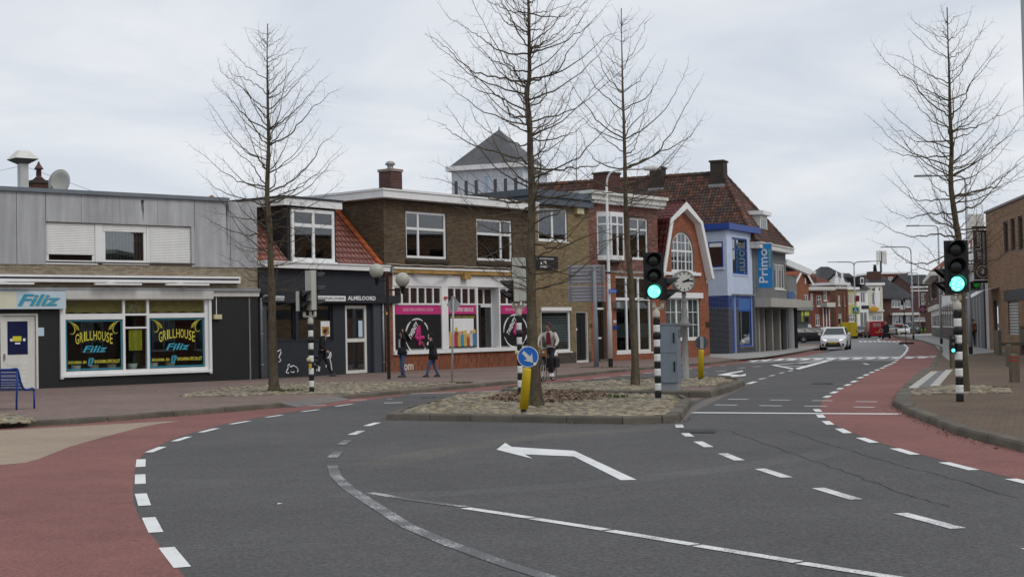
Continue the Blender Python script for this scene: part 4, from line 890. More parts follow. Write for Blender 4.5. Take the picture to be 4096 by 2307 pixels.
for h in (b1, b2):                                   # soldier course over each window
    mb = MB(); rr = random.Random(4); u = h[0]-.2
    while u < h[1]+.2: mb.r = rr.random(); mb.front(u, u+.05, -.014, .003, h[3]+.01, h[3]+.22); u += .061
    o_ = mb.build('soldier_course', BR_B, B.root); o_['kind'] = 'stuff'
    sl_ = MB().add([(h[0]-.06, -.09, h[2]-.11), (h[1]+.06, -.09, h[2]-.11), (h[1]+.06, .1, h[2]-.01), (h[0]-.06, .1, h[2]-.01), (h[0]-.06, -.09, h[2]-.2), (h[1]+.06, -.09, h[2]-.2), (h[1]+.06, .1, h[2]-.2), (h[0]-.06, .1, h[2]-.2)], [(0, 1, 2, 3), (0, 4, 5, 1), (1, 5, 6, 2), (3, 7, 4, 0)]); sl_.build('brick_sill', mat('mossy_sill', (.045, .032, .022), .9, .3, 5), B.root)
w_, hs = window(B, *b1, .06, grid=((1.9, (1, 2.4)), (1, (1, 2.4))), fr=.10, mull=.10, gm=GLASSR, sill=0, curtain=(.36, .98, CURT_W))
w_, hs = window(B, *b2, .06, grid=((2.0, (2.6, 1)), (1, (2.6, 1))), fr=.10, mull=.10, gm=GLASSR, sill=0, curtain=(.66, .97, CURT_G))
for a, b, c in ((.08, .25, .28), (.3, .5, .26), (.62, .78, .24)): box('card', OFFW if a != .3 else TERR, w_, b2[0]+(b2[1]-b2[0])*a, b2[0]+(b2[1]-b2[0])*b, .17, .19, b2[2]+.1, b2[2]+.1+c)
ov = .48
for nm, z0_, z1_, e in (('cornice', TB+.02, TB+.30, 0), ('cornice_lip', TB+.302, TB+.37, .05)):
    box(nm, WHITE, B.root, -ov-e, wB+.02, -ov-e, 9.2, z0_, z1_)
box('roof_sheet', BITU, B.root, -ov, wB, -ov, 9.1, TB+.371, TB+.385)
chimney(B, B.u_at(1562, 720, 3.4), 3.4, .36, .36, 7.4, B.uz(1562, 687, 3.4)[1], BR_C, mat('white_mortar', (.30, .22, .20), .9, .1), .04)
zc = B.uz(1562, 687, 3.4)[1]+.07; uc = B.u_at(1562, 720, 3.4); zq = B.uz(1562, 646, 3.4)[1]
MB().lathe([(.3, zc), (.14, zc+.08), (.14, zc+.2), (.24, zc+.24), (.17, zq-.03), (.12, zq), (.0, zq)], 12, Matrix.Translation((uc, 3.4, 0))).build('chimney_pot', mat('zinc_pot', (.34, .34, .34), .5, .2, 8, metal=.3), B.root, True)
# awning, folded in
zaw = B.uz(1557, 1068)[1]; ua, ub = .30, B.u_at(2063, 1089); AWF = mat('worn_awning_cloth', (.36, .22, .07), .9, .35, 3, streak=.2)
aw = box('awning_cassette', WHITE, B.root, ua, ub, -.22, -.01, zaw-.07, zaw); box('awning_cloth', AWF, aw, ua+.02, ub, -.19, -.02, zaw-.24, zaw-.072); box('end_bracket', ZINC, aw, ua-.14, ua-.01, -.26, -.012, zaw-.25, zaw)
for a, b in ((1640, 1785), (1790, 1640), (1960, 2060)):
    q0, q1 = B.u_at(a, 1090), B.u_at(b, 1090); MB().bar((q0, -.12, zaw-.27), ((q0+q1)/2, -.5, zaw-.36), .035).build('awning_arm', ZINC, aw); MB().bar(((q0+q1)/2, -.5, zaw-.36), (q1, -.24, zaw-.28), .035).build('awning_arm', ZINC, aw)
q = B.rect(1838, 1098, 1862, 1118); box('torn_cloth', AWF, aw, q[0], q[1], -.3, -.1, q[2], q[3]+.05)
MB().tube([(.1+i*.46, -.03, zaw+.12+.02*sin(i*2.1)) for i in range(19)], .012, 4).build('cable', OFFW, B.root)
# white shopfront
def cb(x, y): return (1450+x/2.4186, 1050+y/2.4186)
def ub_(x, y=300): return B.u_at(*cb(x, y))
def zb_(y, x=600): return B.uz(*cb(x, y))[1]
zf = zb_(215, 600); ztr0, ztr1 = zb_(405, 600), zb_(242, 600); zpk0 = zb_(500, 500); zpk1 = zb_(425, 500); zpn = zb_(888, 500)
box('shop_fascia', WHITE, B.root, sf0, wB-.25, -.05, .2, ztr1+.06, zs1)
pier = [(sf0, sf0+.10), (ub_(757), ub_(820)), (ub_(1096), ub_(1130))]
segs = [(pier[0][1], pier[1][0], 6, 0), (pier[1][1], pier[2][0], 4, 0), (ub_(1150, 300)+.0, ub_(1312), 2, .35), (ub_(1328), wB-.32, 4, 0)]
shop = box('shopfront', WHITE, B.root, pier[1][0], pier[1][1], -.04, .2, .95, ztr1+.06)
box('corner_post', WHITE, shop, sf0+.0, sf0+.10, -.03, .2, .9, ztr1+.06); box('corner_post', WHITE, shop, pier[2][0], pier[2][0]+.10, -.03, .5, .9, ztr1+.06); box('corner_post', WHITE, shop, segs[3][0]-.10, segs[3][0]-.02, -.03, .5, .9, ztr1+.06)
LEADG = mat('leaded_dark_glass', (.05, .028, .022), .25, .35, 6, spec=.5); PINK = mat('pink_print', (.50, .03, .17), .5, .04); BLKP = mat('black_print', (.012, .011, .012), .45, .1)
for (a, b, n, yo) in segs:
    st = (b-a)/n; mb = MB(); hh = [(a+.04+i*st, a+(i+1)*st-.04, ztr0+.05, ztr1-.02) for i in range(n)]
    tr = MB().holed(R4(a, b, ztr0-.02, ztr1+.06), [R4(*h) for h in hh], .0+yo, .09+yo).build('transom_light', WHITE, B.root)
    for h in hh:
        p = MB().box(h[0], h[1], .05+yo, .056+yo, h[2], h[3]).build('pane', LEADG, tr); g_ = MB()
        for k in range(1, 4): g_.box(h[0]+(h[1]-h[0])*k/4-.006, h[0]+(h[1]-h[0])*k/4+.006, .043+yo, .049+yo, h[2], h[3])
        for k in range(1, 6): zz = h[2]+(h[3]-h[2])*k/6; g_.box(h[0], h[1], .036+yo, .042+yo, zz-.006, zz+.006)
        g_.build('leading', mat('lead_came', (.02, .015, .013), .5, 0), tr)
zsl = .98
for gi, (a, b, lab) in enumerate(((segs[0][0], segs[0][1], 'BEGELEID WONEN | DAGBESTEDING | CURSUSSEN'), (segs[1][0], segs[1][1], 'FEESTPOPPEN VERHUUR'), (segs[3][0], segs[3][1], 'BEGELEID WONEN | DAGBESTEDING'))):
    d_ = box('display_window', WHITE, B.root, a, b, .08, .12, zsl-.04, ztr0-.03)
    box('black_poster', BLKP, d_, a+.03, b-.03, -.008, .010, zsl+.03, zpk0-.01); pk = box('pink_band', PINK, d_, a+.03, b-.03, -.008, .010, zpk0, zpk1+.04)
    c0, c1_ = (.18, .82) if gi != 1 else (.07, .9)
    text(lab, pk, mat('pale_pink', (.72, .45, .55), .5, 0) if gi != 1 else WHITE, a+(b-a)*c0, a+(b-a)*c1_, zpk0+.10, zpk1-.07+(.03 if gi == 1 else 0), -.011, bold=.01)
    MB().box(a, b, .02, .026, zsl, ztr0-.03).build('pane', GLASS, d_)
# ring logo
def ring_logo(cu, cz, rx, rz, gaps, sc=1):
    mb = MB()
    for a0, a1 in gaps:
        pts = [(cu+rx*cos(a0+(a1-a0)*i/14), -.012, cz+rz*sin(a0+(a1-a0)*i/14)) for i in range(15)]; mb.tube(pts, [.012+.028*sin(pi*(i+.6)/15.2) for i in range(15)], 4)
    o_ = mb.build('ring_logo', WHITE, B.root)
    f = MB()
    for s in ([(-.22, -.12), (.02, .62)], [(-.22, -.14), (.36, -.07)], [(.02, .62), (.06, .55), (.05, -.55)]):
        pts = [(cu+rx*(p[0]*1.2+.12), -.016, cz+rz*(p[1]*.95-.02)) for p in s]; f.tube(pts, .075*sc, 6)
    f.build('numeral_4', PINK, o_)
    M = Matrix.Translation((cu-rx*.30, 0, cz+rz*.33)) @ Matrix.Rotation(radians(-52), 4, 'Y')
    text('TWENTY', o_, WHITE, -.5*rx*1.15, .5*rx*1.15, -.10, .12, -.016, shear=.15, bold=.03, M=M)
l0 = B.rect(*cb(410, 545), *cb(640, 872)); ring_logo((l0[0]+l0[1])/2, (l0[2]+l0[3])/2, (l0[1]-l0[0])/2, (l0[3]-l0[2])/2, ((radians(60), radians(115)), (radians(122), radians(172)), (radians(20), radians(52)), (radians(-12), radians(4)), (radians(200), radians(318)), (radians(322), radians(340))))
l0 = B.rect(*cb(1360, 505), *cb(1590, 815)); ring_logo((l0[0]+l0[1])/2, (l0[2]+l0[3])/2, (l0[1]-l0[0])/2, (l0[3]-l0[2])/2, ((radians(65), radians(115)), (radians(122), radians(185)), (radians(10), radians(50)), (radians(200), radians(318)), (radians(322), radians(345))))
# figure-hire poster: white board and plain coloured figures
a, b = segs[1][0], segs[1][1]; q = B.rect(*cb(848, 540), *cb(1075, 712)); pb = box('white_board', WHITE, B.root, q[0], q[1], -.018, -.009, q[2], q[3])
text('POPPEN  BOGEN  OOIEVAAR  BORDEN', pb, mat('gold_print', (.5, .42, .05), .5, 0), a+.15, b-.10, zpk0-.16, zpk0-.08, -.014, bold=.01)
rr = random.Random(11); cols = [(.55, .36, .08), (.6, .12, .2), (.30, .06, .03), (.5, .36, .1), (.04, .25, .42), (.55, .38, .1), (.35, .08, .05), (.6, .55, .5), (.05, .2, .35)]
for i, c in enumerate(cols):
    uu = a+.12+(b-a-.3)*i/8; hgt = rr.uniform(.5, .95); m_ = mat('poster_colour_%d' % i, c, .6, .15, 8)
    mb = MB(); mb.prism([(uu-.11, zsl+.06), (uu+.11, zsl+.06), (uu+.13, zsl+.06+hgt*.6), (uu+.05, zsl+.06+hgt*.72), (uu-.05, zsl+.06+hgt*.72), (uu-.13, zsl+.06+hgt*.6)], -.026-.001*i, -.019); mb.build('poster_figure', m_, pb)
    MB().lathe([(.09, -.028-.001*i), (.09, -.019)], 10, Matrix.Translation((uu, 0, zsl+.06+hgt*.80)) @ Matrix.Rotation(radians(-90), 4, 'X') @ Matrix.Translation((0, 0, 0))).build('poster_figure', mat('poster_skin_%d' % (i % 3), ((.55, .36, .14), (.5, .3, .2), (.6, .45, .1))[i % 3], .6, .2, 9), pb)
# recessed entrance
a, b = segs[2][0], segs[2][1]; dd = MB().holed(R4(a, b, .35, ztr0-.03), [R4(a+.07, b-.07, .95, ztr0-.10)], .35, .42).build('entrance_window', WHITE, B.root); MB().box(a+.06, b-.06, .38, .386, .94, ztr0-.09).build('pane', GLASSR, dd); B.room(a, b, .5, ztr0, .45, 1.2)
box('recess_side', BLKP, B.root, pier[2][0]+.11, a-.005, .05, .42, zsl, ztr0); q = B.rect(*cb(1210, 812), *cb(1275, 848), .4); box('house_card', OFFW, dd, q[0], q[1], .44, .46, q[2], q[3])
for (a, b) in ((sf0-.02, pier[2][0]+.15), (pier[2][0]+.16, wB-.25)): box('shop_sill', WHITE, B.root, a, b, -.10, .15, zsl-.20, zsl-.04)
box('plinth_wall', MORT_R, B.root, sf0, wB-.25, .02, .2, .0, zsl-.2)
pl_ = MB(); rr = random.Random(8); u = sf0
while u < wB-.27:                                       # upright plinth bricks
    for k in range(3):
        pl_.r = rr.random(); zz = .1+k*.22
        if zz+.2 < zsl-.19: pl_.front(u, u+.052, .008+rr.uniform(0, .006), .03, zz, zz+.205)
    u += .062
o_ = pl_.build('plinth_bricks', BR_P, B.root); o_['kind'] = 'stuff'
q = B.rect(1615, 1448, 1655, 1479); text('om', B.root, mat('chalk_white', (.55, .5, .42), .9, .2), q[0], q[1], q[2], q[3]-.08, .004, 'graffiti', bold=.03)
box('alarm_siren', mat('red_plastic', (.45, .02, .03), .4, 0), B.root, *B.rect(*cb(780, 330), *cb(805, 352))[:2], -.12, -.041, *B.rect(*cb(780, 330), *cb(805, 352))[2:])
B.done()
# ------------------------------------------------------------------ house 14
u14 = _f0.u_at(2120); u16 = 14.02
H4 = rowfac(wB+.02, 'terraced_house', 'narrow tan brick house with dark grey metal roof edge and black front door', 'house')
w4 = u16-wB-.03; T4 = 7.42
a1 = H4.rect(2151, 828, 2271, 968); a2 = H4.rect(2163, 1241, 2285, 1404); a3 = H4.rect(2302, 1246, 2356, 1446); a3 = (a3[0], a3[1], .1, a3[3])
wall(H4, 0, w4, 0, T4, [a1, a2, a3], MORT_Y); shell(H4, 0, w4, 0, T4, 9, MORT_Y, BITU)
bricks(H4, (0, w4, .62, T4), [a1, a2, a3], BR_T, indiv=300); bricks(H4, (0, w4, .1, .61), [a3], BR_K)
bricks(H4, (-9, 0, 7.0, T4), [], BR_B, xf=Matrix.Rotation(radians(-90), 4, 'Z'))
window(H4, *a1, .05, grid=((1, (1, 1)),), fr=.09, mull=.13, gm=GLASSR, sill=.05, curtain=(.0, 1, FROST))
w_, _ = window(H4, *a2, .05, fr=.10, gm=GLASS, sill=.06, room=2); q = a2; box('shutter_box', WHITE, w_, q[0]-.02, q[1]+.02, -.06, .049, q[3]-.02, q[3]+.14)
MB().box(q[0]+.1, q[1]-.1, .15, .155, q[2]+.1, q[2]+(q[3]-q[2])*.66).build('frosted_film', mat('green_film', (.08, .13, .125), .4, .05), w_)
d_ = box('door', mat('black_door', (.016, .018, .017), .35, .1), H4.root, a3[0]+.07, a3[1]-.07, .12, .2, a3[2]+.12, a3[3]-.05)
for s in (0, 1): box('door_panel', MATS['black_door'], d_, a3[0]+.16+s*.33, a3[0]+.42+s*.33, .10, .119, .5, a3[3]-.3)
box('letter_plate', WHITE, d_, a3[0]+.12, a3[0]+.22, .09, .119, 1.6, 1.72); box('threshold', OFFW, d_, a3[0], a3[1], .02, .25, .1, .2)
for a, b, c, e in ((a3[0], a3[0]+.06, .2, a3[3]), (a3[1]-.06, a3[1], .2, a3[3]), (a3[0]+.06, a3[1]-.06, a3[3]-.05, a3[3])): box('door_frame', OFFW, d_, a, b, .03, .2, c, e)
text('14', H4.root, BLACKP, a3[1]+.08, a3[1]+.3, 1.72, 1.92, -.02, 'house_number', bold=.02)
for k, (z0_, z1_, e) in enumerate(((T4-.02, T4+.2, .10), (T4+.202, T4+.32, .03), (T4+.322, T4+.62, .16))): box('roof_edge', SLATE, H4.root, -.22-e, w4, -.22-e, 9.1, z0_, z1_)
ac = H4.rect(2296, 832, 2323, 858); q = ac; o_ = box('alarm_box', mat('cream_plastic', (.55, .5, .3), .5, .05), H4.root, q[0], q[1], -.2, -.012, q[2], q[3])
q = H4.rect(2136, 1022, 2233, 1079, -.1); sg_ = box('shop_sign', BLKP, H4.root, q[0], q[1], -.10, -.012, q[2], q[3]); hq = q[3]-q[2]; wq = q[1]-q[0]
text('STRIJDGOEDEREN', sg_, WHITE, q[0]+wq*.02, q[1]-wq*.18, q[2]+hq*.72, q[2]+hq*.85, -.104, shear=.15, bold=.02); text('12', sg_, WHITE, q[0]+wq*.27, q[0]+wq*.53, q[2]+hq*.36, q[2]+hq*.62, -.104, bold=.03); text('OPEN', sg_, WHITE, q[0]+wq*.24, q[0]+wq*.53, q[2]+hq*.12, q[2]+hq*.26, -.104, shear=.1, bold=.02)
H4.done()
# ------------------------------------------------------------------ house 16
H6 = rowfac(u16, 'terraced_house', 'red brick house with thick white cornice and tall white-framed shop windows', 'house')
w6 = 5.95; T6 = 7.75
b0 = H6.rect(2386, 859, 2480, 1034); b_ = H6.rect(2518, 870, 2594, 1037); s6 = H6.rect(2461, 1101, 2610, 1405); d6 = H6.rect(2393, 1180, 2430, 1434); d6 = (d6[0]-.15, d6[1], .1, d6[3])
hb = (b0[0]+.1, b0[1]-.1, b0[2]+.1, b0[3]-.05)
wall(H6, 0, w6, 0, T6, [hb, b_, s6, d6], MORT_R); shell(H6, 0, w6, 0, T6, 9, MORT_R, BITU)
bricks(H6, (0, w6, 4.45, T6), [hb, b_], BR_R); bricks(H6, (0, w6, .1, 4.44), [s6, d6], BR_O)
box('stone_band', mat('grey_stone', (.3, .29, .26), .8, .15, 2), H6.root, .02, w6, -.04, -.012, 4.38, 4.5)
# bay window: three glazed sides
bd = .55; x0, x1, z0, z1 = b0; pts = [(x0, 0), (x0+.42, -bd), (x1-.42, -bd), (x1, 0)]
bay = MB().slab([(p[0], p[1]) for p in pts], z0-.12, z0).build('bay_window', WHITE, H6.root); MB().slab([(p[0], p[1]) for p in pts], z1, z1+.14).build('bay_roof', WHITE, bay); MB().slab([(p[0], p[1]) for p in pts], z0-.22, z0-.121).build('bay_foot', mat('dark_ledge', (.07, .06, .055), .8, .15), bay)
for (p, q) in zip(pts[:-1], pts[1:]):
    pa, pb_ = Vector((*p, 0)), Vector((*q, 0)); ln = (pb_-pa).length; an = atan2(q[1]-p[1], q[0]-p[0]); M = Matrix.Translation(pa) @ Matrix.Rotation(an, 4, 'Z'); k = 2 if ln > .8 else 1
    hh = [(.06+i*ln/k, (i+1)*ln/k-.06, z0+.1, z0+(z1-z0)*.76) for i in range(k)]+[(.06+i*ln/k, (i+1)*ln/k-.06, z0+(z1-z0)*.80, z1-.08) for i in range(k)]
    mb = MB(); mb.M = M; mb.holed(R4(0, ln, z0, z1), [R4(*h) for h in hh], 0, .07); mb.build('frame', WHITE, bay)
    for h in hh: mb = MB(); mb.M = M; mb.box(h[0], h[1], .03, .036, h[2], h[3]); mb.build('pane', GLASSR, bay)
MB().box(x0+.2, x1-.2, -.2, -.19, z0+.05, z0+(z1-z0)*.74).build('blind', FROST, bay); H6.room(x0+.1, x1-.1, z0, z1, .1, 1)
window(H6, *b_, .06, grid=((3, (1, 1)), (1, (1, 1))), fr=.08, mull=.08, gm=GLASSR, sill=.06, curtain=(.0, .74, FROST))
ws, hs = window(H6, *s6, .08, grid=((2.55, (1, 1.1, 1)), (1, (1, 1.1, 1))), fr=.12, mull=.13, gm=GLASS, sill=.08, room=2.6, name='shop_window')
for h in hs[:3]: MB().box(h[0], h[1], .13, .134, h[2]+.62, h[2]+1.3).build('frosted_film', mat('grey_film', (.12, .15, .155), .4, .05), ws)
for h in hs[:3]: MB().box(h[0]+.1, h[1]-.1, .6, .64, h[2]+.36, h[2]+.41).build('table_edge', TERR, ws)
H6.room(d6[0], d6[1], .1, d6[3], .3, .8); dd = box('door', MATS['black_door'], H6.root, d6[0]+.05, d6[1]-.03, .2, .28, .2, d6[3]-.7); box('pane', GLASSR, dd, d6[0]+.15, d6[1]-.12, .19, .199, 1.3, d6[3]-.85); box('transom', WHITE, dd, d6[0]+.02, d6[1], .16, .28, d6[3]-.69, d6[3]-.6); box('step', KERB, dd, d6[0]-.1, d6[1]+.05, -.2, .2, .1, .2); box('letter_plate', WHITE, dd, d6[0]+.3, d6[0]+.6, .185, .199, 1.18, 1.26)
for k, (z0_, z1_, e) in enumerate(((T6-.06, T6+.08, .0), (T6+.082, T6+.34, .12), (T6+.342, T6+.5, .26))): box('cornice', OFFW if k else WHITE, H6.root, -.15-e, w6+.25, -.3-e, 9.1, z0_, z1_)
q = H6.rect(2452, 1281, 2461, 1291); box('number_plate', WHITE, H6.root, q[0], q[1]+.05, -.03, -.012, q[2], q[3]); text('16', H6.root, BLACKP, q[0]+.02, q[1]+.03, q[2]+.02, q[3]-.02, -.033, 'house_number')
q = H6.rect(2450, 1303, 2464, 1317); box('blue_plate', mat('enamel_blue', (.01, .05, .28), .3, 0), H6.root, q[0], q[1]+.1, -.03, -.012, q[2], q[3])
q = H6.rect(2450, 1207, 2465, 1232); box('lantern', ZINC, H6.root, q[0], q[1], -.25, -.012, q[2], q[3])
chimney(H6, H6.u_at(2427, 720, 6.5), 6.5, .62, .5, 8.0, H6.uz(2427, 698, 6.5)[1], BR_C, MORT_D, .05)
H6.done()
# ------------------------------------------------------------------ gable house
ug = u16+w6; HG = rowfac(ug, 'gable_house', 'small orange brick house with tall white gambrel bargeboards and arched window', 'house')
wG = 24.78-ug; gx = lambda u: u-ug
pk, ls, rs, lo, ro = (HG.uz(x, y, -.38) for x, y in ((2747, 808), (2684, 876), (2811, 888), (2652, 1091), (2858, 1114)))
ow = .34                                                # overhang of the white boards
out = [(0.02, 0), (wG, 0), (wG, 4.5), (rs[0]-.03, rs[1]-.12), (pk[0], pk[1]-.12), (ls[0]+.03, ls[1]-.12), (lo[0]+.1, 4.5), (.02, 4.4)]
ar = HG.rect(2683, 925, 2776, 1088); gw = HG.rect(2661, 1190, 2802, 1354)
um = (ar[0]+ar[1])/2; ra = (ar[1]-ar[0])/2; zsp = ar[3]-ra*.95
def arch(u0_, u1_, z0_, zs_, n=12):
    c = (u0_+u1_)/2; r = (u1_-u0_)/2; return [(u0_, z0_), (u1_, z0_)]+[(c+r*cos(pi*i/n), zs_+r*.95*sin(pi*i/n)) for i in range(n+1)]
MB().holed(out, [arch(ar[0], ar[1], ar[2], zsp), R4(*gw)], 0, .25).build('wall', MORT_R, HG.root); shell(HG, 0.02, wG, 0, 4.4, 9, MORT_R)
def ins(u, z, p, q_, za, zb2):
    if not inpoly(u, z, [Vector((*a, 0)) for a in out]) or not all(inpoly(c, zb2, [Vector((*a, 0)) for a in out]) for c in (p+.03, q_-.03)): return False
    if ar[0]-.02 < q_ and p < ar[1]+.02 and zb2 > ar[2]-.02:
        if z < zsp: return False
        if hypot((u-um)/ra, (z-zsp)/(ra*.95)) < 1.09: return False
    return True
bricks(HG, (0.02, wG, .1, 8.0), [gw], BR_O, inside=ins)
rng_ = MB()
for i in range(16):
    a = pi*(i+.5)/16; rng_.r = random.random(); rng_.M = Matrix.Translation((um, 0, zsp)) @ Matrix.Rotation(-(a-pi/2), 4, 'Y'); rng_.box(-.05, .05, -.018, .003, ra*.985, ra+.13)
o_ = rng_.build('arch_bricks', BR_O, HG.root); o_['kind'] = 'stuff'
# arched window with its bars
aw_ = MB(); fr = .09; c0, c1_ = um-ra*.36, um+ra*.36; ztb = ar[2]+(ar[3]-ar[2])*.52
hol = [R4(ar[0]+fr, c0-.05, ar[2]+.1, ztb-.05), R4(c0+.05, c1_-.05, ar[2]+.1, ztb-.05), R4(c1_+.05, ar[1]-fr, ar[2]+.1, ztb-.05)]
def zarc(u): return zsp+.95*sqrt(max(0, (ra-fr)**2-(u-um)**2))
hol.append([(ar[0]+fr, ztb+.05), (c0-.05, ztb+.05)]+[(u, zarc(u)) for u in (c0-.05, (c0+ar[0])/2, ar[0]+fr+.03)]); hol.append([(c0+.05, ztb+.05), (c1_-.05, ztb+.05)]+[(u, zarc(u)) for u in (c1_-.05, um+.2, um, um-.2, c0+.05)]); hol.append([(c1_+.05, ztb+.05), (ar[1]-fr, ztb+.05)]+[(u, zarc(u)) for u in (ar[1]-fr-.03, (c1_+ar[1])/2, c1_+.05)])
aw_.holed(arch(ar[0], ar[1], ar[2], zsp), hol, .06, .13); awo = aw_.build('arched_window', WHITE, HG.root)
for h in hol: MB().prism(h, .09, .096).build('pane', GLASSR, awo)
bars = MB()
for u in (um, (ar[0]+c0)/2, (c1_+ar[1])/2): bars.box(u-.018, u+.018, .07, .089, ar[2]+.1, zarc(u))
for z in (ar[2]+(ztb-ar[2])*.5, ztb+.45): bars.box(ar[0]+fr, ar[1]-fr, .072, .088, z-.018, z+.018)
bars.build('glazing_bars', WHITE, awo); box('sill', WHITE, awo, ar[0]-.08, ar[1]+.08, -.08, .05, ar[2]-.08, ar[2]-.004); HG.room(ar[0], ar[1], ar[2], ar[3], .27, 1.2)
# bargeboards
bo = [lo, ls, pk, rs, ro]; bi_ = [(lo[0]+.24, lo[1]-.02), (ls[0]+.22, ls[1]-.10), (pk[0], pk[1]-.34), (rs[0]-.22, rs[1]-.10), (ro[0]-.24, ro[1]-.02)]
for i in range(4): MB().prism([bo[i], bo[i+1], bi_[i+1], bi_[i]], -ow-.06, -ow).build('bargeboard', WHITE, HG.root)
for i in range(4): MB().add([(bi_[i][0], -ow+.003, bi_[i][1]), (bi_[i+1][0], -ow+.003, bi_[i+1][1]), (bi_[i+1][0], .02, bi_[i+1][1]), (bi_[i][0], .02, bi_[i][1]), (bo[i][0], -ow+.003, bo[i][1]), (bo[i+1][0], -ow+.003, bo[i+1][1]), (bo[i+1][0], .02, bo[i+1][1]), (bo[i][0], .02, bo[i][1])], [(0, 1, 2, 3), (7, 6, 5, 4)]).build('soffit', WHITE, HG.root)
for x in (lo[0]+.05, ro[0]-.35): MB().bar((x+.15, -ow, 4.35), (x+.15, .02, 4.0), .12).build('bracket', WHITE, HG.root)
box('ledge', WHITE, HG.root, lo[0]+.1, ro[0]-.9, -.12, -.012, 4.36, 4.52)
# gambrel roof, red glazed tiles on the slope that shows
TILE_D = mat('dark_red_tile', (.13, .028, .024), .35, .12, 2, fine=.1, piece=.22, spec=.5); DEP = 8.5
MB().add([(p[0], y, p[1]-.03) for y in (-ow+.004, DEP) for p in bo], [(i, i+1, i+6, i+5) for i in range(4)]+[(9, 8, 7, 6, 5)]).build('roof_deck', BITU, HG.root)
tmD = tile_mesh('roof_tile', .26, .36, TILE_D)
for (p, q), fl in (((lo, ls), 0), ((ls, pk), 0), ((ro, rs), 1), ((rs, pk), 1)):
    e = Vector((q[0]-p[0], 0, q[1]-p[1])); ln = e.length; e.normalize(); across = Vector((0, -1, 0)) if not fl else Vector((0, 1, 0)); nrm = across.cross(e)
    M = Matrix((across, e, nrm)).transposed().to_4x4(); M.translation = Vector((p[0], DEP if not fl else -ow, p[1]))
    tiles(HG.root, M, DEP+ow-.25, ln-.1, tmD, .26, .33, indiv=80 if not fl else 0)
rg = MB()
for k in range(int((DEP+ow)/.4)): rg.tube([(pk[0], -ow+.1+k*.4, pk[1]+.0), (pk[0], -ow+.1+k*.4+.42, pk[1]+.0)], [.13, .115], 8)
rg.build('ridge_tiles', TILE_D, HG.root)
wg, hg_ = window(HG, *gw, .06, grid=((1, (1, 1, 1)),), fr=.10, mull=.13, sill=.08, gm=GLASS, room=2)
box('shutter_box', WHITE, wg, gw[0]-.1, gw[1]+.1, -.18, .05, gw[3]-.02, gw[3]+.26)
for h in hg_:
    mb = MB(); z = h[2]+.02
    while z < h[3]: mb.add([(h[0], .15, z), (h[1], .15, z), (h[1], .175, z+.028), (h[0], .175, z+.028)], [(0, 1, 2, 3)]); z += .05
    mb.build('venetian_blind', CURT_W, wg); mb = MB()
    for k in (1, 2): mb.box(h[0], h[1], .07, .09, h[2]+(h[3]-h[2])*k/3-.015, h[2]+(h[3]-h[2])*k/3+.015)
    mb.box((h[0]+h[1])/2-.015, (h[0]+h[1])/2+.015, .068, .088, h[2], h[3]); mb.build('glazing_bars', WHITE, wg)
q = HG.rect(2822, 1287, 2836, 1307); box('door_bell_plate', mat('brass_dark', (.08, .06, .03), .4, .2, metal=.5), HG.root, q[0], q[1], -.04, -.012, q[2], q[3])
HG.done()
# ------------------------------------------------------------------ blue corner house
gb = G(2917, 1414, PAV); HB = Fac('blue_house', 'corner house painted pale blue above and dark grey below with a royal blue roof edge', 'house', gb.x, gb.y, 62)
wBl = 4.85; TBl = 7.25; LB = mat('pale_blue_paint', (.58, .66, .80), .7, .07, 1.2, piece=.04, streak=.08); DBL = mat('deep_blue_paint', (.012, .035, .17), .6, .08, 1.5, piece=.05); DGB = mat('charcoal_paint', (.055, .055, .062), .7, .12, 1.5, piece=.1); RB = mat('royal_blue_paint', (.02, .06, .28), .45, .06, 1.5); BLW = mat('blue_joinery', (.018, .07, .33), .4, .06, 2)
bw = HB.rect(2927, 948, 2993, 1100); bd_ = HB.rect(2928, 1183, 2948, 1407); bd_ = (bd_[0], bd_[1], .1, bd_[3]); bs = HB.rect(2953, 1183, 3013, 1383)
zl1, zl2 = HB.uz(2960, 1179)[1], HB.uz(2960, 1231)[1]
wall(HB, 0, wBl, 0, TBl, [bw, bd_, bs], LB); shell(HB, 0, wBl, 0, TBl, 7, LB, BITU)
bricks(HB, (0, wBl, zl1, TBl), [bw], LB, Hb=.06, proud=.005); bricks(HB, (0, wBl, zl2, zl1), [bd_, bs], DBL, Hb=.06, proud=.009); bricks(HB, (0, wBl, .1, zl2), [bd_, bs], DGB, Hb=.06, proud=.009)
XS = Matrix.Rotation(radians(-90), 4, 'Z'); y0_, zt0 = HB.side(0, 2891, 967); y1_, zt1 = HB.side(0, 2836, 1071); sw_ = (-max(y0_, y1_), -min(y0_, y1_), zt1, HB.side(0, 2860, 967)[1])
for z0_, z1_, m, pr_2 in ((zl1, TBl, LB, .006), (zl2, zl1, DBL, .010), (.1, zl2, DGB, .010)): bricks(HB, (-6.9, 0, z0_, z1_), [sw_] if m is LB else [], m, Hb=.06, proud=pr_2, xf=XS)
sdw = MB(); sdw.M = XS; sdw.holed(R4(*sw_), [R4(sw_[0]+.06, sw_[1]-.06, sw_[2]+.07, sw_[3]-.06)], -.03, .0); sdo = sdw.build('side_window', RB, HB.root); p = MB(); p.M = XS; p.box(sw_[0]+.05, sw_[1]-.05, -.018, -.008, sw_[2]+.06, sw_[3]-.3); p.build('pane', mat('brown_glass', (.05, .03, .025), .1, .2, spec=.6), sdo); p = MB(); p.M = XS; p.box(sw_[0]+.05, sw_[1]-.05, -.022, -.006, sw_[3]-.3, sw_[3]-.1); p.build('blind_box', WHITE, sdo); p = MB(); p.M = XS; p.box(sw_[0]-.06, sw_[1]+.06, -.1, .0, sw_[2]-.12, sw_[2]-.003); p.build('sill', LB, sdo)
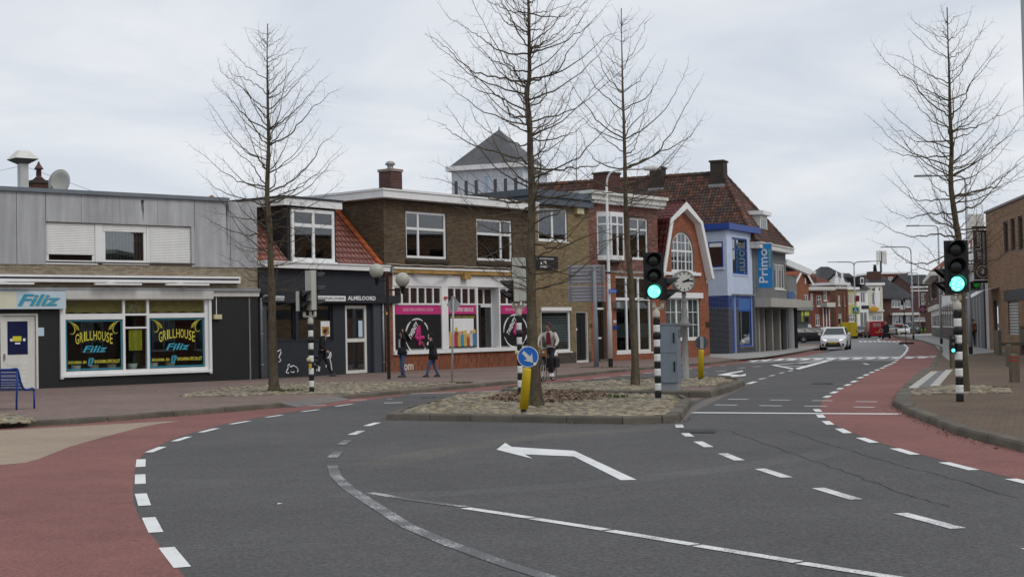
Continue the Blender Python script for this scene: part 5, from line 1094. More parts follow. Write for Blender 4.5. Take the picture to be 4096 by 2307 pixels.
box('roof_edge', RB, HB.root, -.3, wBl+.55, -.3, 7.1, TBl-.02, TBl+.34); box('roof_sheet', BITU, HB.root, -.28, wBl+.5, -.28, 7.1, TBl+.341, TBl+.36)
window(HB, *bw, .05, grid=((2.4, (1, 2.6)), (1, (1, 2.6))), fr=.10, mull=.08, fm=RB, gm=GLASSR, sill=.08, sm=LB)
w_, hs = window(HB, *bs, .06, grid=((3.1, (1,)), (1.15, (1,))), fr=.11, mull=.08, fm=BLW, gm=GLASSR, sill=.12, sm=KERB, name='shop_window'); h = hs[1]; box('blue_panel', mat('mid_blue_panel', (.06, .16, .42), .5, .06), w_, h[0], h[1], .07, .09, h[2], h[3])
dd = box('door', BLW, HB.root, bd_[0]+.03, bd_[1]-.03, .10, .16, .1, bd_[3]-.75); box('transom_panel', MATS['mid_blue_panel'], dd, bd_[0]+.03, bd_[1]-.03, .08, .15, bd_[3]-.7, bd_[3]-.02); box('handle', MATS['steel'], dd, bd_[1]-.2, bd_[1]-.1, .05, .099, 1.0, 1.05)
text('20', dd, WHITE, bd_[0]+.12, bd_[0]+.3, 2.05, 2.2, .095, 'house_number')
box('lead_ledge', ZINC, HB.root, bd_[0]-.05, wBl-.1, -.10, -.012, zl1-.02, zl1+.05)
chimney(HB, HB.u_at(2877, 880, 3.2), 3.2, .42, .42, 7.5, HB.uz(2877, 868, 3.2)[1], BR_C, MORT_D, .04)
HB.done()
# ------------------------------------------------------------------ kitchen shop with the big tiled roof
gpf = G(3023, 1407, PAV); K = Fac('kitchen_shop', 'grey kitchen shop with pale canopy and large hipped red-brown tile roof', 'building', gpf.x, gpf.y, 66)
wK = 8.4; TK = 6.35; GR_ = mat('grey_render', (.17, .17, .175), .8, .1, 1.2, streak=.1); kw = K.rect(3096, 1052, 3141, 1158); kg = (.35, wK-.3, .1, 2.7)
wall(K, 0, wK, 0, TK, [kw, kg], GR_); shell(K, 0, wK, 0, TK, 16, GR_)
window(K, *kw, .05, grid=((1, (1, 1, 1, 1)),), fr=.10, mull=.10, fm=OFFW, gm=GLASSR, sill=.08, curtain=(0, .9, CURT_W))
box('recess_wall', BLKP, K.root, .35, wK-.3, 1.3, 1.4, .1, 2.7); box('recess_floor', KERB, K.root, .35, wK-.3, .0, 1.3, .08, .104)
for u, m in ((.9, 'grey_stone'), (2.2, 'grey_stone'), (4.3, 'grey_stone'), (6.3, 'grey_stone')): box('pillar', MATS[m], K.root, u, u+.35, .02, .4, .1, 2.7)
for u in (1.35, 2.7, 4.8, 6.8): box('panel', mat('wood_dark', (.045, .038, .03), .7, .2, 4, streak=.3), K.root, u, u+.8, .5, .55, .1, 2.7)
zc0, zc1 = K.uz(3060, 1226, -.9)[1], K.uz(3060, 1190, -.9)[1]; CAN = mat('beige_canopy', (.42, .40, .35), .7, .08, 1.2, streak=.1)
box('canopy', CAN, K.root, .02, wK, -1.0, -.01, zc0, zc1)
box('gutter', OFFW, K.root, -.35, wK+.3, -.5, .3, TK-.02, TK+.28); box('gutter_lip', WHITE, K.root, -.4, wK+.35, -.58, .32, TK+.281, TK+.34)
# hipped roof, ridge square to the street
za_ = 11.4; ya = 2.95; um = wK*.5; yr = 12.3; e0 = -.35; ze = TK+.3
TILE_B = mat('weathered_roof_tile', (.135, .058, .040), .8, .25, .55, fine=.15, piece=.38, alt=(.070, .052, .046), altp=.48); tmB = tile_mesh('roof_tile', .215, .31, TILE_B, 6, .03)
ap = Vector((um, ya, za_)); ar_ = Vector((um, 16, za_)); cl, cr_ = Vector((e0, -.35, ze)), Vector((wK-e0, -.35, ze)); bl, br_ = Vector((e0, 16.2, ze)), Vector((wK-e0, 16.2, ze))
MB().add([cl, cr_, ap, ar_, bl, br_], [(0, 1, 2), (0, 2, 3, 4), (1, 5, 3, 2), (4, 3, 5)]).build('roof_deck', BITU, K.root)
def slope_tiles(p0, p1, q0, q1, indiv):                  # trapezoid: foot p0->p1, head q0->q1
    ac_ = (p1-p0).normalized(); up_ = (q0-p0)-ac_*(q0-p0).dot(ac_); ln = up_.length; up_.normalize(); nr = ac_.cross(up_); M = Matrix((ac_, up_, nr)).transposed().to_4x4(); M.translation = p0+nr*.02
    a0_ = (q0-p0).dot(ac_); a1_ = (q1-p0).dot(ac_); W_ = (p1-p0).length
    def ins2(a, b): t = min(1, b/ln); return a0_*t-.02 < a < W_+(a1_-W_)*t+.02
    tiles(K.root, M, W_, ln-.1, tmB, .215, .28, ins2, indiv)
slope_tiles(bl, cl, ar_, ap, 300); slope_tiles(cl, cr_, ap, ap, 0)
hr = MB()
def ridge(a, b):
    n = int((b-a).length/.42); d = (b-a)/n
    for i in range(n): hr.r = random.random(); hr.tube([a+d*i+Vector((0, 0, .06)), a+d*(i+1.05)+Vector((0, 0, .06))], [.17, .14], 8)
ridge(cl, ap); ridge(cr_, ap); ridge(ap, ar_); hr.build('ridge_tiles', TILE_B, K.root)
def chim2(x, y0, y1, yd, hw_):
    u = um; zz = K.side(um-.2, x, y0)[1]; yy = K.side(um-.2, x, y1)[0]; c = chimney(K, um-.3, yy, hw_, hw_*.85, za_-1.2, zz, mat('sooty_brick', (.055, .042, .035), .85, .2, 2, piece=.2), MORT_D, .07); box('lead_flashing', ZINC, c, um-.3-hw_-.12, um-.3+hw_, yy-hw_*.85-.15, yy+hw_*.85+.1, za_-1.3, za_-.72+.0)
chim2(2633, 676, 700, 0, .48); chim2(2877, 650, 690, 0, .5)
c = K.u_at(2427, 700, 13); 
# dormer and side gutter of the street end
dq = K.rect(3003, 864, 3062, 950, .35); dmo = box('dormer', OFFW, K.root, um-.9, um+.9, .35, 2.6, ze+.1, ze+1.95); box('dormer_roof', WHITE, dmo, um-1.1, um+1.1, .1, 2.8, ze+1.951, ze+2.2)
for s in (-1, 0, 1): box('pane', mat('dormer_glass', (.06, .06, .07), .1, .1, spec=.6), dmo, um+s*.5-.18, um+s*.5+.18, .335, .349, ze+.35, ze+1.7)
K.done()
# hanging banner
yb0, zb0_ = K.side(.5, 3029, 977); yb1, zb1_ = K.side(.5, 3091, 1155)
bt = top('hanging_banner', 'tall blue advertising banner on the grey kitchen shop wall', 'banner', K.W(.5, 0, 0), K.a)
ya_, yb_ = -1.02, -.14; BLU = mat('banner_blue', (.02, .24, .58), .5, .05); cl_ = MB().box(-.03, .03, ya_, yb_, 3.95, 6.6).build('cloth', BLU, bt)
MB().bar((0, ya_-.05, 6.63), (0, .0, 6.63), .05).build('bar', WHITE, bt); MB().bar((0, ya_-.05, 3.92), (0, .0, 3.92), .05).build('bar', ZINC, bt)
# letters read upwards on the face that looks at the camera (local -x side)
ML = Matrix(((0, 1, 0, -.045), (0, 0, 1, -1.9), (1, 0, 0, 0), (0, 0, 0, 1)))
text('Primo', bt, WHITE, 4.25, 6.3, 1.15, 1.70, 0, bold=.012, M=ML); text('KEUKENS.NL', bt, mat('lime_print', (.45, .55, .12), .5, 0), 5.15, 6.3, .94, 1.08, 0, bold=.02, M=ML)
# ------------------------------------------------------------------ white tower behind the shops
tw = onray(2090, 104, 660); TW = Fac('tower', 'square white tower with grey pyramid roof rising behind the brown brick shop', 'tower', tw.x, tw.y, 70)
sT = 5.6; zc = TW.uz(2088, 668)[1]; WHT = mat('tower_render', (.58, .61, .66), .8, .07, .8, streak=.12); LBL = mat('pale_blue_band', (.36, .46, .62), .8, .08)
box('shaft', WHT, TW.root, 0, sT, 0, sT, 0, zc); box('cornice', WHITE, TW.root, -.35, sT+.35, -.35, sT+.35, zc+.003, zc+.35)
zt = TW.uz(2008, 522, sT/2)[1]; a_ = (sT/2, sT/2, zt); e = .12
MB().add([(-e, -e, zc+.352), (sT+e, -e, zc+.352), (sT+e, sT+e, zc+.352), (-e, sT+e, zc+.352), a_], [(0, 1, 4), (1, 2, 4), (2, 3, 4), (3, 0, 4)]).build('roof', mat('slate_grey_roof', (.105, .105, .11), .7, .22, .6, streak=.1), TW.root)
MB().lathe([(.09, zt-.15), (.06, zt+.1), (.02, zt+.25)], 8, Matrix.Translation((sT/2, sT/2, 0))).build('finial', ZINC, TW.root)
DKW = mat('dark_slit_glass', (.03, .035, .045), .15, .1, spec=.6)
for i in range(6):                                      # slit windows on the two sides that show
    y = .55+i*.8 if i < 3 else 1.25+i*.8; zz = zc-.75
    box('slit_window', DKW, TW.root, -.02, -.003, y-.12, y+.12, zz-1.1, zz); box('blue_band', LBL, TW.root, -.015, -.004, y-.12, y+.12, zz-3.6, zz-1.12)
for i in range(4):
    x = .8+i*1.3; box('slit_window', DKW, TW.root, x-.13, x+.13, -.02, -.003, zc-1.85, zc-.75); box('blue_band', LBL, TW.root, x-.13, x+.13, -.015, -.004, zc-4.4, zc-1.87)
box('blue_band', LBL, TW.root, -.016, -.004, 2.72, 3.0, zc-4.4, zc-.5); box('opening', DKW, TW.root, -.022, -.003, 3.2, 4.4, zc-4.0, zc-2.5)
# ------------------------------------------------------------------ far houses
FB = {'brown': mat('far_brown_brick', (.15, .085, .055), .85, .18, 1.2, fine=.1), 'red': mat('far_red_brick', (.20, .07, .05), .85, .18, 1.2, fine=.1), 'orange': mat('far_orange_brick', (.26, .10, .055), .85, .15, 1.2), 'dark': mat('far_dark_brick', (.10, .05, .042), .85, .18, 1.2, fine=.1), 'tan': mat('far_tan_brick', (.24, .17, .11), .85, .15, 1.2), 'white': WHITE, 'cream': mat('cream_render', (.62, .60, .50), .7, .08), 'yellow': mat('yellow_render', (.55, .48, .24), .7, .08), 'grey': mat('mid_grey_wall', (.24, .24, .235), .8, .1)}
RT_D = mat('charcoal_tile', (.05, .05, .055), .6, .18, 1.2, fine=.15, fs=14, piece=.2); RT_R = mat('plain_red_tile', (.19, .06, .04), .7, .18, 1.2, fine=.15, fs=14, piece=.2); RT_O = mat('orange_roof_tile', (.30, .085, .035), .6, .15, 1.2, piece=.2)
def far_house(name, label, x0, x1, Z, deg, ytop, wallm, wins=(), dep=9, roof='flat', ytop2=None, rm=None, door=None, base=1400, cat='house', extra=None, fm=None, z0=.08):
    o = onray(x0, Z, 1300); F = Fac(name, label, cat, o.x, o.y, deg); wd = F.u_at(x1, 1300); ze = F.uz((x0+x1)/2, ytop)[1]; hs = []
    for w_ in wins: hs.append(F.rect(*w_[:4]))
    hs2 = [(max(.05, h[0]), min(wd-.05, h[1]), max(.12, h[2]), min(ze-.05, h[3])) for h in hs]
    wall(F, 0, wd, 0, ze, hs2, wallm); shell(F, 0, wd, 0, ze, dep, wallm, BITU if roof == 'flat' else None)
    for h, w_ in zip(hs2, wins):
        g = w_[4] if len(w_) > 4 else ((1, (1, 1)),)
        window(F, *h, .05, grid=g, fr=.09, mull=.08, fm=fm or WHITE, gm=GLASSR, sill=.06, room=1.0, name='window')
    if roof == 'flat': box('cornice', WHITE, F.root, -.25, wd+.25, -.3, dep+.2, ze-.12, ze+.2)
    else:
        zr = F.uz((x0+x1)/2, ytop2, dep/2 if roof == 'side' else 0)[1]; ov = .35; tm = tile_mesh('roof_tile', .3, .4, rm, 4, .03)
        if roof == 'side':
            A_, B_, C_, D_ = Vector((-ov, -ov, ze-.05)), Vector((wd+ov, -ov, ze-.05)), Vector((wd+ov, dep/2, zr)), Vector((-ov, dep/2, zr)); E_, F_ = Vector((wd+ov, dep+ov, ze-.05)), Vector((-ov, dep+ov, ze-.05))
            MB().add([A_, B_, C_, D_, E_, F_], [(0, 1, 2, 3), (3, 2, 4, 5)]).build('roof', rm, F.root); MB().add([(0.02, .02, ze), (.02, dep, ze), (.02, dep/2, zr-.08), (wd-.02, .02, ze), (wd-.02, dep, ze), (wd-.02, dep/2, zr-.08)], [(1, 0, 2), (3, 4, 5)]).build('gable', wallm, F.root); rows_(F, A_, B_, D_, tm)
        if roof == 'hip':
            ia = min(wd, dep)*.42; A_, B_, E_, F_ = Vector((-ov, -ov, ze-.05)), Vector((wd+ov, -ov, ze-.05)), Vector((wd+ov, dep+ov, ze-.05)), Vector((-ov, dep+ov, ze-.05)); zr = F.uz((x0+x1)/2, ytop2, dep/2)[1]
            C_, D_ = Vector((wd-ia, dep/2, zr)), Vector((ia, dep/2, zr)); MB().add([A_, B_, C_, D_, E_, F_], [(0, 1, 2, 3), (1, 4, 2), (3, 2, 4, 5), (0, 3, 5)]).build('roof', rm, F.root); rows_(F, A_, B_, D_, tm, C_)
        if roof == 'front':
            A_, B_, P_ = Vector((-ov, -ov, ze-.1)), Vector((wd+ov, -ov, ze-.1)), Vector((wd/2, -ov, zr)); V2 = Vector((0, dep+ov, 0))
            MB().add([A_, P_, B_, A_+V2, P_+V2, B_+V2], [(0, 1, 4, 3), (1, 2, 5, 4)]).build('roof', rm, F.root); MB().prism([(0, ze-.02), (wd, ze-.02), (wd/2, zr-.12)], .0, .2).build('gable', wallm, F.root)
            for p, q in ((A_, P_), (P_, B_)): MB().bar(p+Vector((0, -.03, -.06)), q+Vector((0, -.03, -.06)), .05, .22, (0, 0, 1)).build('bargeboard', WHITE, F.root)
    if extra: extra(F, wd, ze)
    F.done(); return F
def rows_(F, A_, B_, D_, tm, C_=None):                   # courses of tiles as proud strips
    ac = (B_-A_); W_ = ac.length; ac.normalize(); up = (D_-A_)-ac*(D_-A_).dot(ac); ln = up.length; up.normalize(); nr = ac.cross(up); n = int(ln/.34); mb = MB(); a0 = (D_-A_).dot(ac); a1 = ((C_ or (D_+ac*W_))-A_).dot(ac)
    if C_ is None: a1 = W_
    for i in range(n):
        t = i/n; x0, x1 = a0*t, W_+(a1-W_)*t; k = max(1, int((x1-x0)/.3))
        for c in range(k):
            xa, xb = x0+(x1-x0)*c/k, x0+(x1-x0)*(c+1)/k; mb.r = random.random(); p = A_+up*(i*.34); q = A_+up*((i+1)*.34)
            v = [p+ac*xa+nr*.045, p+ac*(xa+(xb-xa)*.5)+nr*.075, p+ac*xb+nr*.045, q+ac*xb+nr*.012, q+ac*(xa+(xb-xa)*.5)+nr*.04, q+ac*xa+nr*.012]; mb.add(v, [(0, 1, 4, 5), (1, 2, 3, 4)])
    o = mb.build('roof_tiles', tm.materials[0], F.root); o['kind'] = 'stuff'
def c5(x, y): return (3130+x/3.226, 1000+y/3.226)
def c6(x, y): return (3440+x/3.225, 950+y/3.225)
def r5(a, b, c, d, *g): return (*c5(a, b), *c5(c, d), *g)
def r6(a, b, c, d, *g): return (*c6(a, b), *c6(c, d), *g)
G2 = ((2, (1, 1)), (1, (1, 1)))
# grey clad house beside the kitchen shop
def ex1(F, wd, ze):
    CLW = mat('grey_timber', (.26, .265, .26), .8, .15, 2, streak=.2, piece=.1); mb = MB(); n = 9
    for i in range(n): MB().box(wd*i/n+.01, wd*(i+1)/n-.01, -.05, -.004, 3.6, ze-.02).build('timber_board', CLW, F.root)
    pk = Vector((-.2, -.3, F.uz(*c5(48, 160))[1])); en = Vector((wd+1.0, -.3, F.uz(*c5(210, 290))[1])); MB().bar(pk, en, .35, .4).build('bargeboard', WHITE, F.root)
    MB().add([pk+Vector((0, 0, .15)), en+Vector((0, 0, .15)), en+Vector((0, 9, .15)), pk+Vector((0, 9, .15))], [(0, 1, 2, 3)]).build('roof', BITU, F.root)
    q = F.rect(*r5(145, 655, 192, 742)); box('canopy', CAN, F.root, -.3, wd+.6, -.9, -.01, q[2], q[3])
    q = F.rect(*r5(68, 748, 150, 1200)); box('white_pillar', WHITE, F.root, q[0], q[1]-.5, -.5, -.01, .1, q[3]); box('black_foot', BLACKP, F.root, q[1]-.48, q[1]-.15, -.5, -.011, .1, 1.3); box('entrance', BLKP, F.root, q[1]-.1, wd, -.02, -.004, .1, q[3])
far_house('timber_clad_house', 'grey timber clad house with sloping white bargeboard next to the kitchen shop', *[c5(a, 0)[0] for a in (44, 190)], 97, 35, c5(0, 330)[1], FB['grey'], [r5(135, 345, 205, 540)], roof='none', ytop2=1000, extra=ex1)
bs_ = top('box_sign', 'small blue box sign above the white pillar of the timber clad house', 'sign', PY(*c5(107, 740), 95.0)); q0, q1 = PY(*c5(72, 740), 95), PY(*c5(143, 532), 95); MB().box(q0.x-bs_.location.x, q1.x-bs_.location.x, -.2, .2, 0, q1.z-q0.z).build('box', mat('faded_blue', (.12, .22, .42), .5, .2, 3), bs_); MB().bar((0, 0, .3), (-.6, .6, .3), .05).build('arm', ZINC, bs_)
def ex2(F, wd, ze):
    q = F.rect(*r5(185, 770, 350, 925)); box('shopfront', mat('shop_dark', (.06, .065, .06), .3, .2, 3), F.root, .1, wd-.1, -.06, -.004, .1, q[3])
    for a, b, c, d, m in ((236, 780, 262, 920, 'lime_print'), (275, 785, 335, 845, 'lime_print'), (240, 845, 262, 915, 'gold_print'), (285, 870, 325, 922, 'black_print')): q = F.rect(*r5(a, b, c, d)); box('window_print', MATS[m], F.root, q[0], q[1], -.09, -.063, q[2], q[3])  # lime, gold and black prints on the shop window
    q = F.rect(*r5(185, 660, 355, 775)); box('grey_fascia', FB['grey'], F.root, 0, wd+.3, -.3, -.005, q[2], q[3]); box('round_window', WHITE, F.root, *F.rect(*r5(283, 360, 300, 435))[:2], -.05, -.004, *F.rect(*r5(283, 360, 300, 435))[2:])
far_house('gabled_house', 'orange tiled brick gable house with green shop at the side street corner', *[c5(a, 0)[0] for a in (168, 350)], 150, 38, c5(0, 430)[1], FB['orange'], [r5(278, 570, 335, 735)], roof='front', ytop2=c5(0, 222)[1], rm=RT_O, extra=ex2)
def ex3(F, wd, ze):
    q = F.rect(*r5(330, 485, 545, 520)); box('dormer_roof', OFFW, F.root, -.3, wd+.3, -.6, 2, ze-.02, ze+.35)
    q = F.rect(*r5(505, 680, 615, 735)); box('porch_roof', OFFW, F.root, q[0], q[1], -.9, -.01, q[2], q[3])
    for x in (515, 555, 592): q = F.rect(*r5(x, 740, x+18, 985)); box('white_stripe', WHITE, F.root, q[0], q[1], -.06, -.004, .1, q[3])
far_house('brick_shop_house', 'small red brick shop house with white porch roof and striped front', *[c5(a, 0)[0] for a in (335, 625)], 158, 28, c5(0, 515)[1], FB['red'], [r5(440, 585, 508, 725, G2), r5(360, 555, 400, 720), r5(425, 825, 482, 975, G2), r5(528, 535, 580, 655, G2)], extra=ex3)
def ex4(F, wd, ze): box('flat_top', OFFW, F.root, .3, wd-.6, 3.0, 8, F.uz(*c5(500, 290))[1], F.uz(*c5(500, 255))[1]); chimney(F, F.u_at(*c5(388, 400)), .3, .5, .4, ze-1, F.uz(*c5(388, 345))[1]+.0, FB['dark'], MORT_D)
far_house('mansard_house', 'brown brick house under a broad red tiled mansard roof', *[c5(a, 0)[0] for a in (305, 690)], 172, 22, c5(0, 458)[1], FB['brown'], [r5(595, 535, 660, 700, G2), r5(615, 860, 665, 985)], roof='hip', ytop2=c5(0, 270)[1], rm=RT_R, extra=ex4, dep=8)
def ex5(F, wd, ze):
    for i in range(9): box('dentil', WHITE, F.root, .2+i*(wd-.4)/9, .2+(i+.55)*(wd-.4)/9, -.25, -.1, ze-.55, ze-.25)
    for u in (.15, wd*.62, wd-.35): box('pilaster', FB['red'], F.root, u, u+.35, -.08, -.004, .1, ze-.6)
    for u in (.9, wd-.9): MB().lathe([(.22, ze+.2), (.22, ze+.6), (.12, ze+.7), (.15, ze+1.1), (.02, ze+1.6)], 8, Matrix.Translation((u, .1, 0))).build('finial', WHITE, F.root)
    box('frieze', OFFW, F.root, 0, wd, -.1, -.006, ze-.62, ze-.3)
far_house('ornate_house', 'narrow ornate brown brick house front with white dentil cornice and finials', *[c5(a, 0)[0] for a in (672, 850)], 170, 45, c5(0, 440)[1], FB['brown'], [r5(714, 585, 748, 718, G2), r5(796, 585, 812, 718), r5(716, 820, 768, 975, ((2, (1,)), (1, (1, 1, 1))))], extra=ex5)
far_house('yellow_house', 'pale yellow rendered house behind the zebra crossing sign', *[c5(a, 0)[0] for a in (832, 970)], 186, 32, c5(0, 498)[1], FB['yellow'], [r5(846, 560, 882, 695), r5(905, 560, 935, 695), r5(845, 825, 960, 925, ((2, (1, 1, 1, 1)), (1, (1, 1, 1, 1))))])
far_house('black_roof_house', 'long house under a high charcoal tiled roof behind the mansard house', *[c5(a, 0)[0] for a in (465, 1060)], 205, 14, c5(0, 480)[1], FB['dark'], [], roof='hip', ytop2=c5(0, 212)[1], rm=RT_D, dep=10)
def ex7(F, wd, ze):
    q = F.rect(*r5(1018, 715, 1108, 755)); box('sign_board', BLKP, F.root, q[0], q[1], -.12, -.004, q[2], q[3]); q = F.rect(*r5(975, 340, 1055, 455)); d = box('dormer', BLKP, F.root, q[0], q[1], -.1, 3, q[2], q[3]); box('pane', DKW, d, q[0]+.4, q[1]-.3, -.13, -.101, q[2]+.3, q[3]-.3); box('frame', WHITE, d, q[0]+.3, q[1]-.2, -.115, -.102, q[2]+.15, q[3]-.15)
far_house('white_front_house', 'white shopfront house with dark tiled roof and dormer', *[c5(a, 0)[0] for a in (968, 1112)], 196, 36, c5(0, 510)[1], FB['white'], [r5(1005, 540, 1072, 682), r5(1000, 800, 1100, 985)], roof='side', ytop2=c5(0, 300)[1], rm=RT_D, extra=ex7, dep=7)
def ex8(F, wd, ze):
    q = F.rect(*r6(155, 640, 258, 685), -.02); text('colorhouse', F.root, BLACKP, q[0], q[1], q[2], q[3], -.03, bold=.03); q = F.rect(*r6(138, 905, 195, 940), -.3); MB().lathe([(.01, 0), (.5, .05), (.5, .2), (.01, .25)], 14, Matrix.Translation(((q[0]+q[1])/2, -.4, (q[2]+q[3])/2)) @ Matrix.Rotation(radians(90), 4, 'X') @ Matrix.Diagonal((1.6, .7, 1, 1))).build('oval_sign', mat('amber_sign', (.55, .27, .02), .5, 0), F.root)
    q = F.rect(*r6(180, 885, 258, 915), -.02); text('painting ideas', F.root, BLACKP, q[0], q[1], q[2]+.1, q[3]-.2, -.03); q = F.rect(*r6(118, 930, 300, 952)); box('ledge', OFFW, F.root, q[0], wd, -.3, -.004, q[2], q[3])
    q = F.rect(*r6(202, 725, 232, 845), -.02); MB().lathe([(.02, 0), (.62, .02), (.62, .1), (.02, .12)], 18, Matrix.Translation(((q[0]+q[1])/2, -.02, (q[2]+q[3])/2)) @ Matrix.Rotation(radians(90), 4, 'X') @ Matrix.Diagonal((.75, 2.6, 1, 1))).build('oval_panel', WHITE, F.root)
far_house('paint_shop', 'tall cream paint shop front with two upright windows', *[c6(a, 0)[0] for a in (100, 302)], 200, 20, c6(0, 602)[1], FB['cream'], [r6(146, 708, 198, 870), r6(214, 708, 266, 870), r6(150, 1000, 285, 1075)], extra=ex8, cat='building')
def ex9(F, wd, ze):
    chimney(F, F.u_at(*c6(180, 460), 4), 4, .9, .7, ze, F.uz(*c6(180, 440), 4)[1], FB['dark'], MORT_D); q = F.rect(*r6(385, 985, 570, 1000)); box('canopy', OFFW, F.root, q[0], q[1]+2, -1, -.01, q[2], q[3]+.15); box('gutter', BLACKP, F.root, -.4, wd+.5, -.5, -.36, ze-.12, ze)
far_house('hip_roof_house', 'dark red brick house with big charcoal hipped roof behind the parked cars', *[c6(a, 0)[0] for a in (40, 690)], 214, 8, c6(0, 785)[1], FB['dark'], [r6(405, 795, 558, 898, ((2, (1, 1, 1, 1)), (1, (1, 1, 1, 1)))), r6(585, 795, 655, 898, G2), r6(415, 1010, 555, 1110, ((1, (1, 3)),)), r6(590, 1005, 660, 1085, G2)], roof='hip', ytop2=c6(0, 475)[1], rm=RT_D, extra=ex9, dep=9)
far_house('apartment_block', 'flat-roofed brick apartment block with white roof edges behind the hipped house', *[c6(a, 0)[0] for a in (200, 640)], 262, 6, c6(0, 460)[1], FB['red'], [r6(365, 505, 430, 590), r6(548, 510, 610, 600)], cat='building')
far_house('apartment_wing', 'lower brick apartment wing with white cornice left of the cultural sign', *[c6(a, 0)[0] for a in (480, 745)], 240, 10, c6(0, 610)[1], FB['red'], [], cat='building')
def ex11(F, wd, ze):
    q = F.rect(*r6(762, 690, 845, 885), -.05); s = box('long_sign', mat('aubergine', (.05, .035, .035), .5, .05), F.root, q[0], q[1], -.1, -.004, q[2], q[3]); M = Matrix.Translation(((q[0]+q[1])/2, 0, q[3])) @ Matrix.Rotation(radians(90), 4, 'Y'); text('Oost de Olde', s, OFFW, .3, (q[3]-q[2])*.92, -.25, .55, -.11, M=M)
    q = F.rect(*r6(752, 625, 838, 648)); box('white_band', WHITE, F.root, 0, wd, -.1, -.004, q[2], q[3]); q = F.rect(*r6(752, 678, 838, 690)); box('white_band', WHITE, F.root, 0, wd, -.1, -.004, q[2], q[3])
far_house('brick_arts_building', 'dark red brick building with tall aubergine sign at the end of the street', *[c6(a, 0)[0] for a in (665, 985)], 226, 10, c6(0, 600)[1], FB['dark'], [r6(665, 1030, 840, 1075)], roof='side', ytop2=c6(0, 478)[1], rm=RT_D, extra=ex11, cat='building', dep=8)
# ------------------------------------------------------------------ right side of the street
def rfac(name, label, cat, Zfar, Znear): 
    p = lambda Z: Vector((26.1+(Z-78.5)*.262, Z)); a, b = p(Zfar), p(Znear); return Fac(name, label, cat, a.x, a.y, math.degrees(atan2(b.y-a.y, b.x-a.x))), (b-a).length
Rr, wd = rfac('corner_house', 'dark brick row house with white ground floor and overhanging roof on the right', 'house', 178, 146); ze = Rr.uz(3770, 1090)[1]; zg = Rr.uz(3760, 1226)[1]
hs = [Rr.rect(*r6(a, 530, a+28, 780)) for a in (915, 965)]+[Rr.rect(*r6(875, 560, 890, 850))]
wall(Rr, 0, wd, zg, ze, hs, FB['dark']); wall(Rr, 0, wd, 0, zg-.003, [], FB['white'], -.1, .25); shell(Rr, 0, wd, 0, ze, 9, FB['dark'])
for h in hs: window(Rr, *h, .05, fr=.3, gm=GLASSR, room=1)
box('black_plinth', BLACKP, Rr.root, 0, wd, -.13, -.103, .1, 1.1); box('moulding', OFFW, Rr.root, 0, wd, -.5, -.11, zg-.3, zg+.2); box('eaves', OFFW, Rr.root, -1, wd+.5, -1.0, .3, ze-.1, ze+.35)
for u in (4, 9, 14, 19, 24): box('shop_pane', DKW, Rr.root, u, u+3.6, -.12, -.103, 1.3, zg-.9)
MB().add([(-1, -1, ze+.36), (wd+.5, -1, ze+.36), (wd-3, 4.5, ze+4.6), (3, 4.5, ze+4.6), (wd+.5, 10, ze+.36), (-1, 10, ze+.36)], [(0, 1, 2, 3), (1, 4, 2), (2, 4, 5, 3), (5, 0, 3)]).build('roof', RT_R, Rr.root)
MB().box(wd-6, wd-4, 3, 4.6, ze+2, ze+6.3).build('chimney', OFFW, Rr.root); Rr.done()
R2, wd = rfac('white_terrace', 'white painted terrace block behind the right-hand traffic light', 'building', 145.8, 112); ze = R2.uz(3830, 1010)[1]
wall(R2, 0, wd, 0, ze, [], FB['white']); shell(R2, 0, wd, 0, ze, 9, FB['white'], BITU); box('black_plinth', BLACKP, R2.root, 0, wd, -.05, -.003, .1, 1.2)
for i in range(6):
    u = 1.5+i*5.4; w_ = box('shop_window', MATS['dormer_glass'], R2.root, u, u+3.4, -.06, -.004, 1.3, 3.2); box('frame', WHITE, w_, u-.2, u+3.6, -.09, -.061, 3.2, 3.5)
    for s in (0, 1.9): w_ = box('window', MATS['dormer_glass'], R2.root, u+s, u+s+1.3, -.05, -.004, 4.4, 6.4); box('sill', WHITE, w_, u+s-.1, u+s+1.4, -.15, -.051, 4.3, 4.4)
R2.done()
R3, wd = rfac('dark_shop', 'dark grey shop with tall panels beside the tan brick building', 'building', 111.8, 80.6); ze = R3.uz(3900, 985)[1]
DS = mat('petrol_grey', (.045, .055, .068), .5, .1, 1.2); wall(R3, 0, wd, 0, ze, [], FB['white']); shell(R3, 0, wd, 0, ze, 9, FB['white'], BITU); z3 = R3.uz(3900, 1150)[1]
box('shop_cladding', DS, R3.root, 0, wd, -.1, -.003, .1, z3)
for i in range(10): box('silver_strip', OFFW, R3.root, 1+i*3.1, 1.12+i*3.1, -.13, -.103, .1, 3.1)
for i in range(8): u = wd*(i+.3)/8; b = box('balcony', WHITE, R3.root, u, u+2.2, -.9, -.01, z3+1.0, z3+1.15); box('railing', MATS['lead_grey_edge'], b, u, u+2.2, -.9, -.86, z3+1.15, z3+2.1); box('window', MATS['dormer_glass'], R3.root, u+.3, u+1.9, -.02, -.004, z3+1.2, z3+3.0)
R3.done()
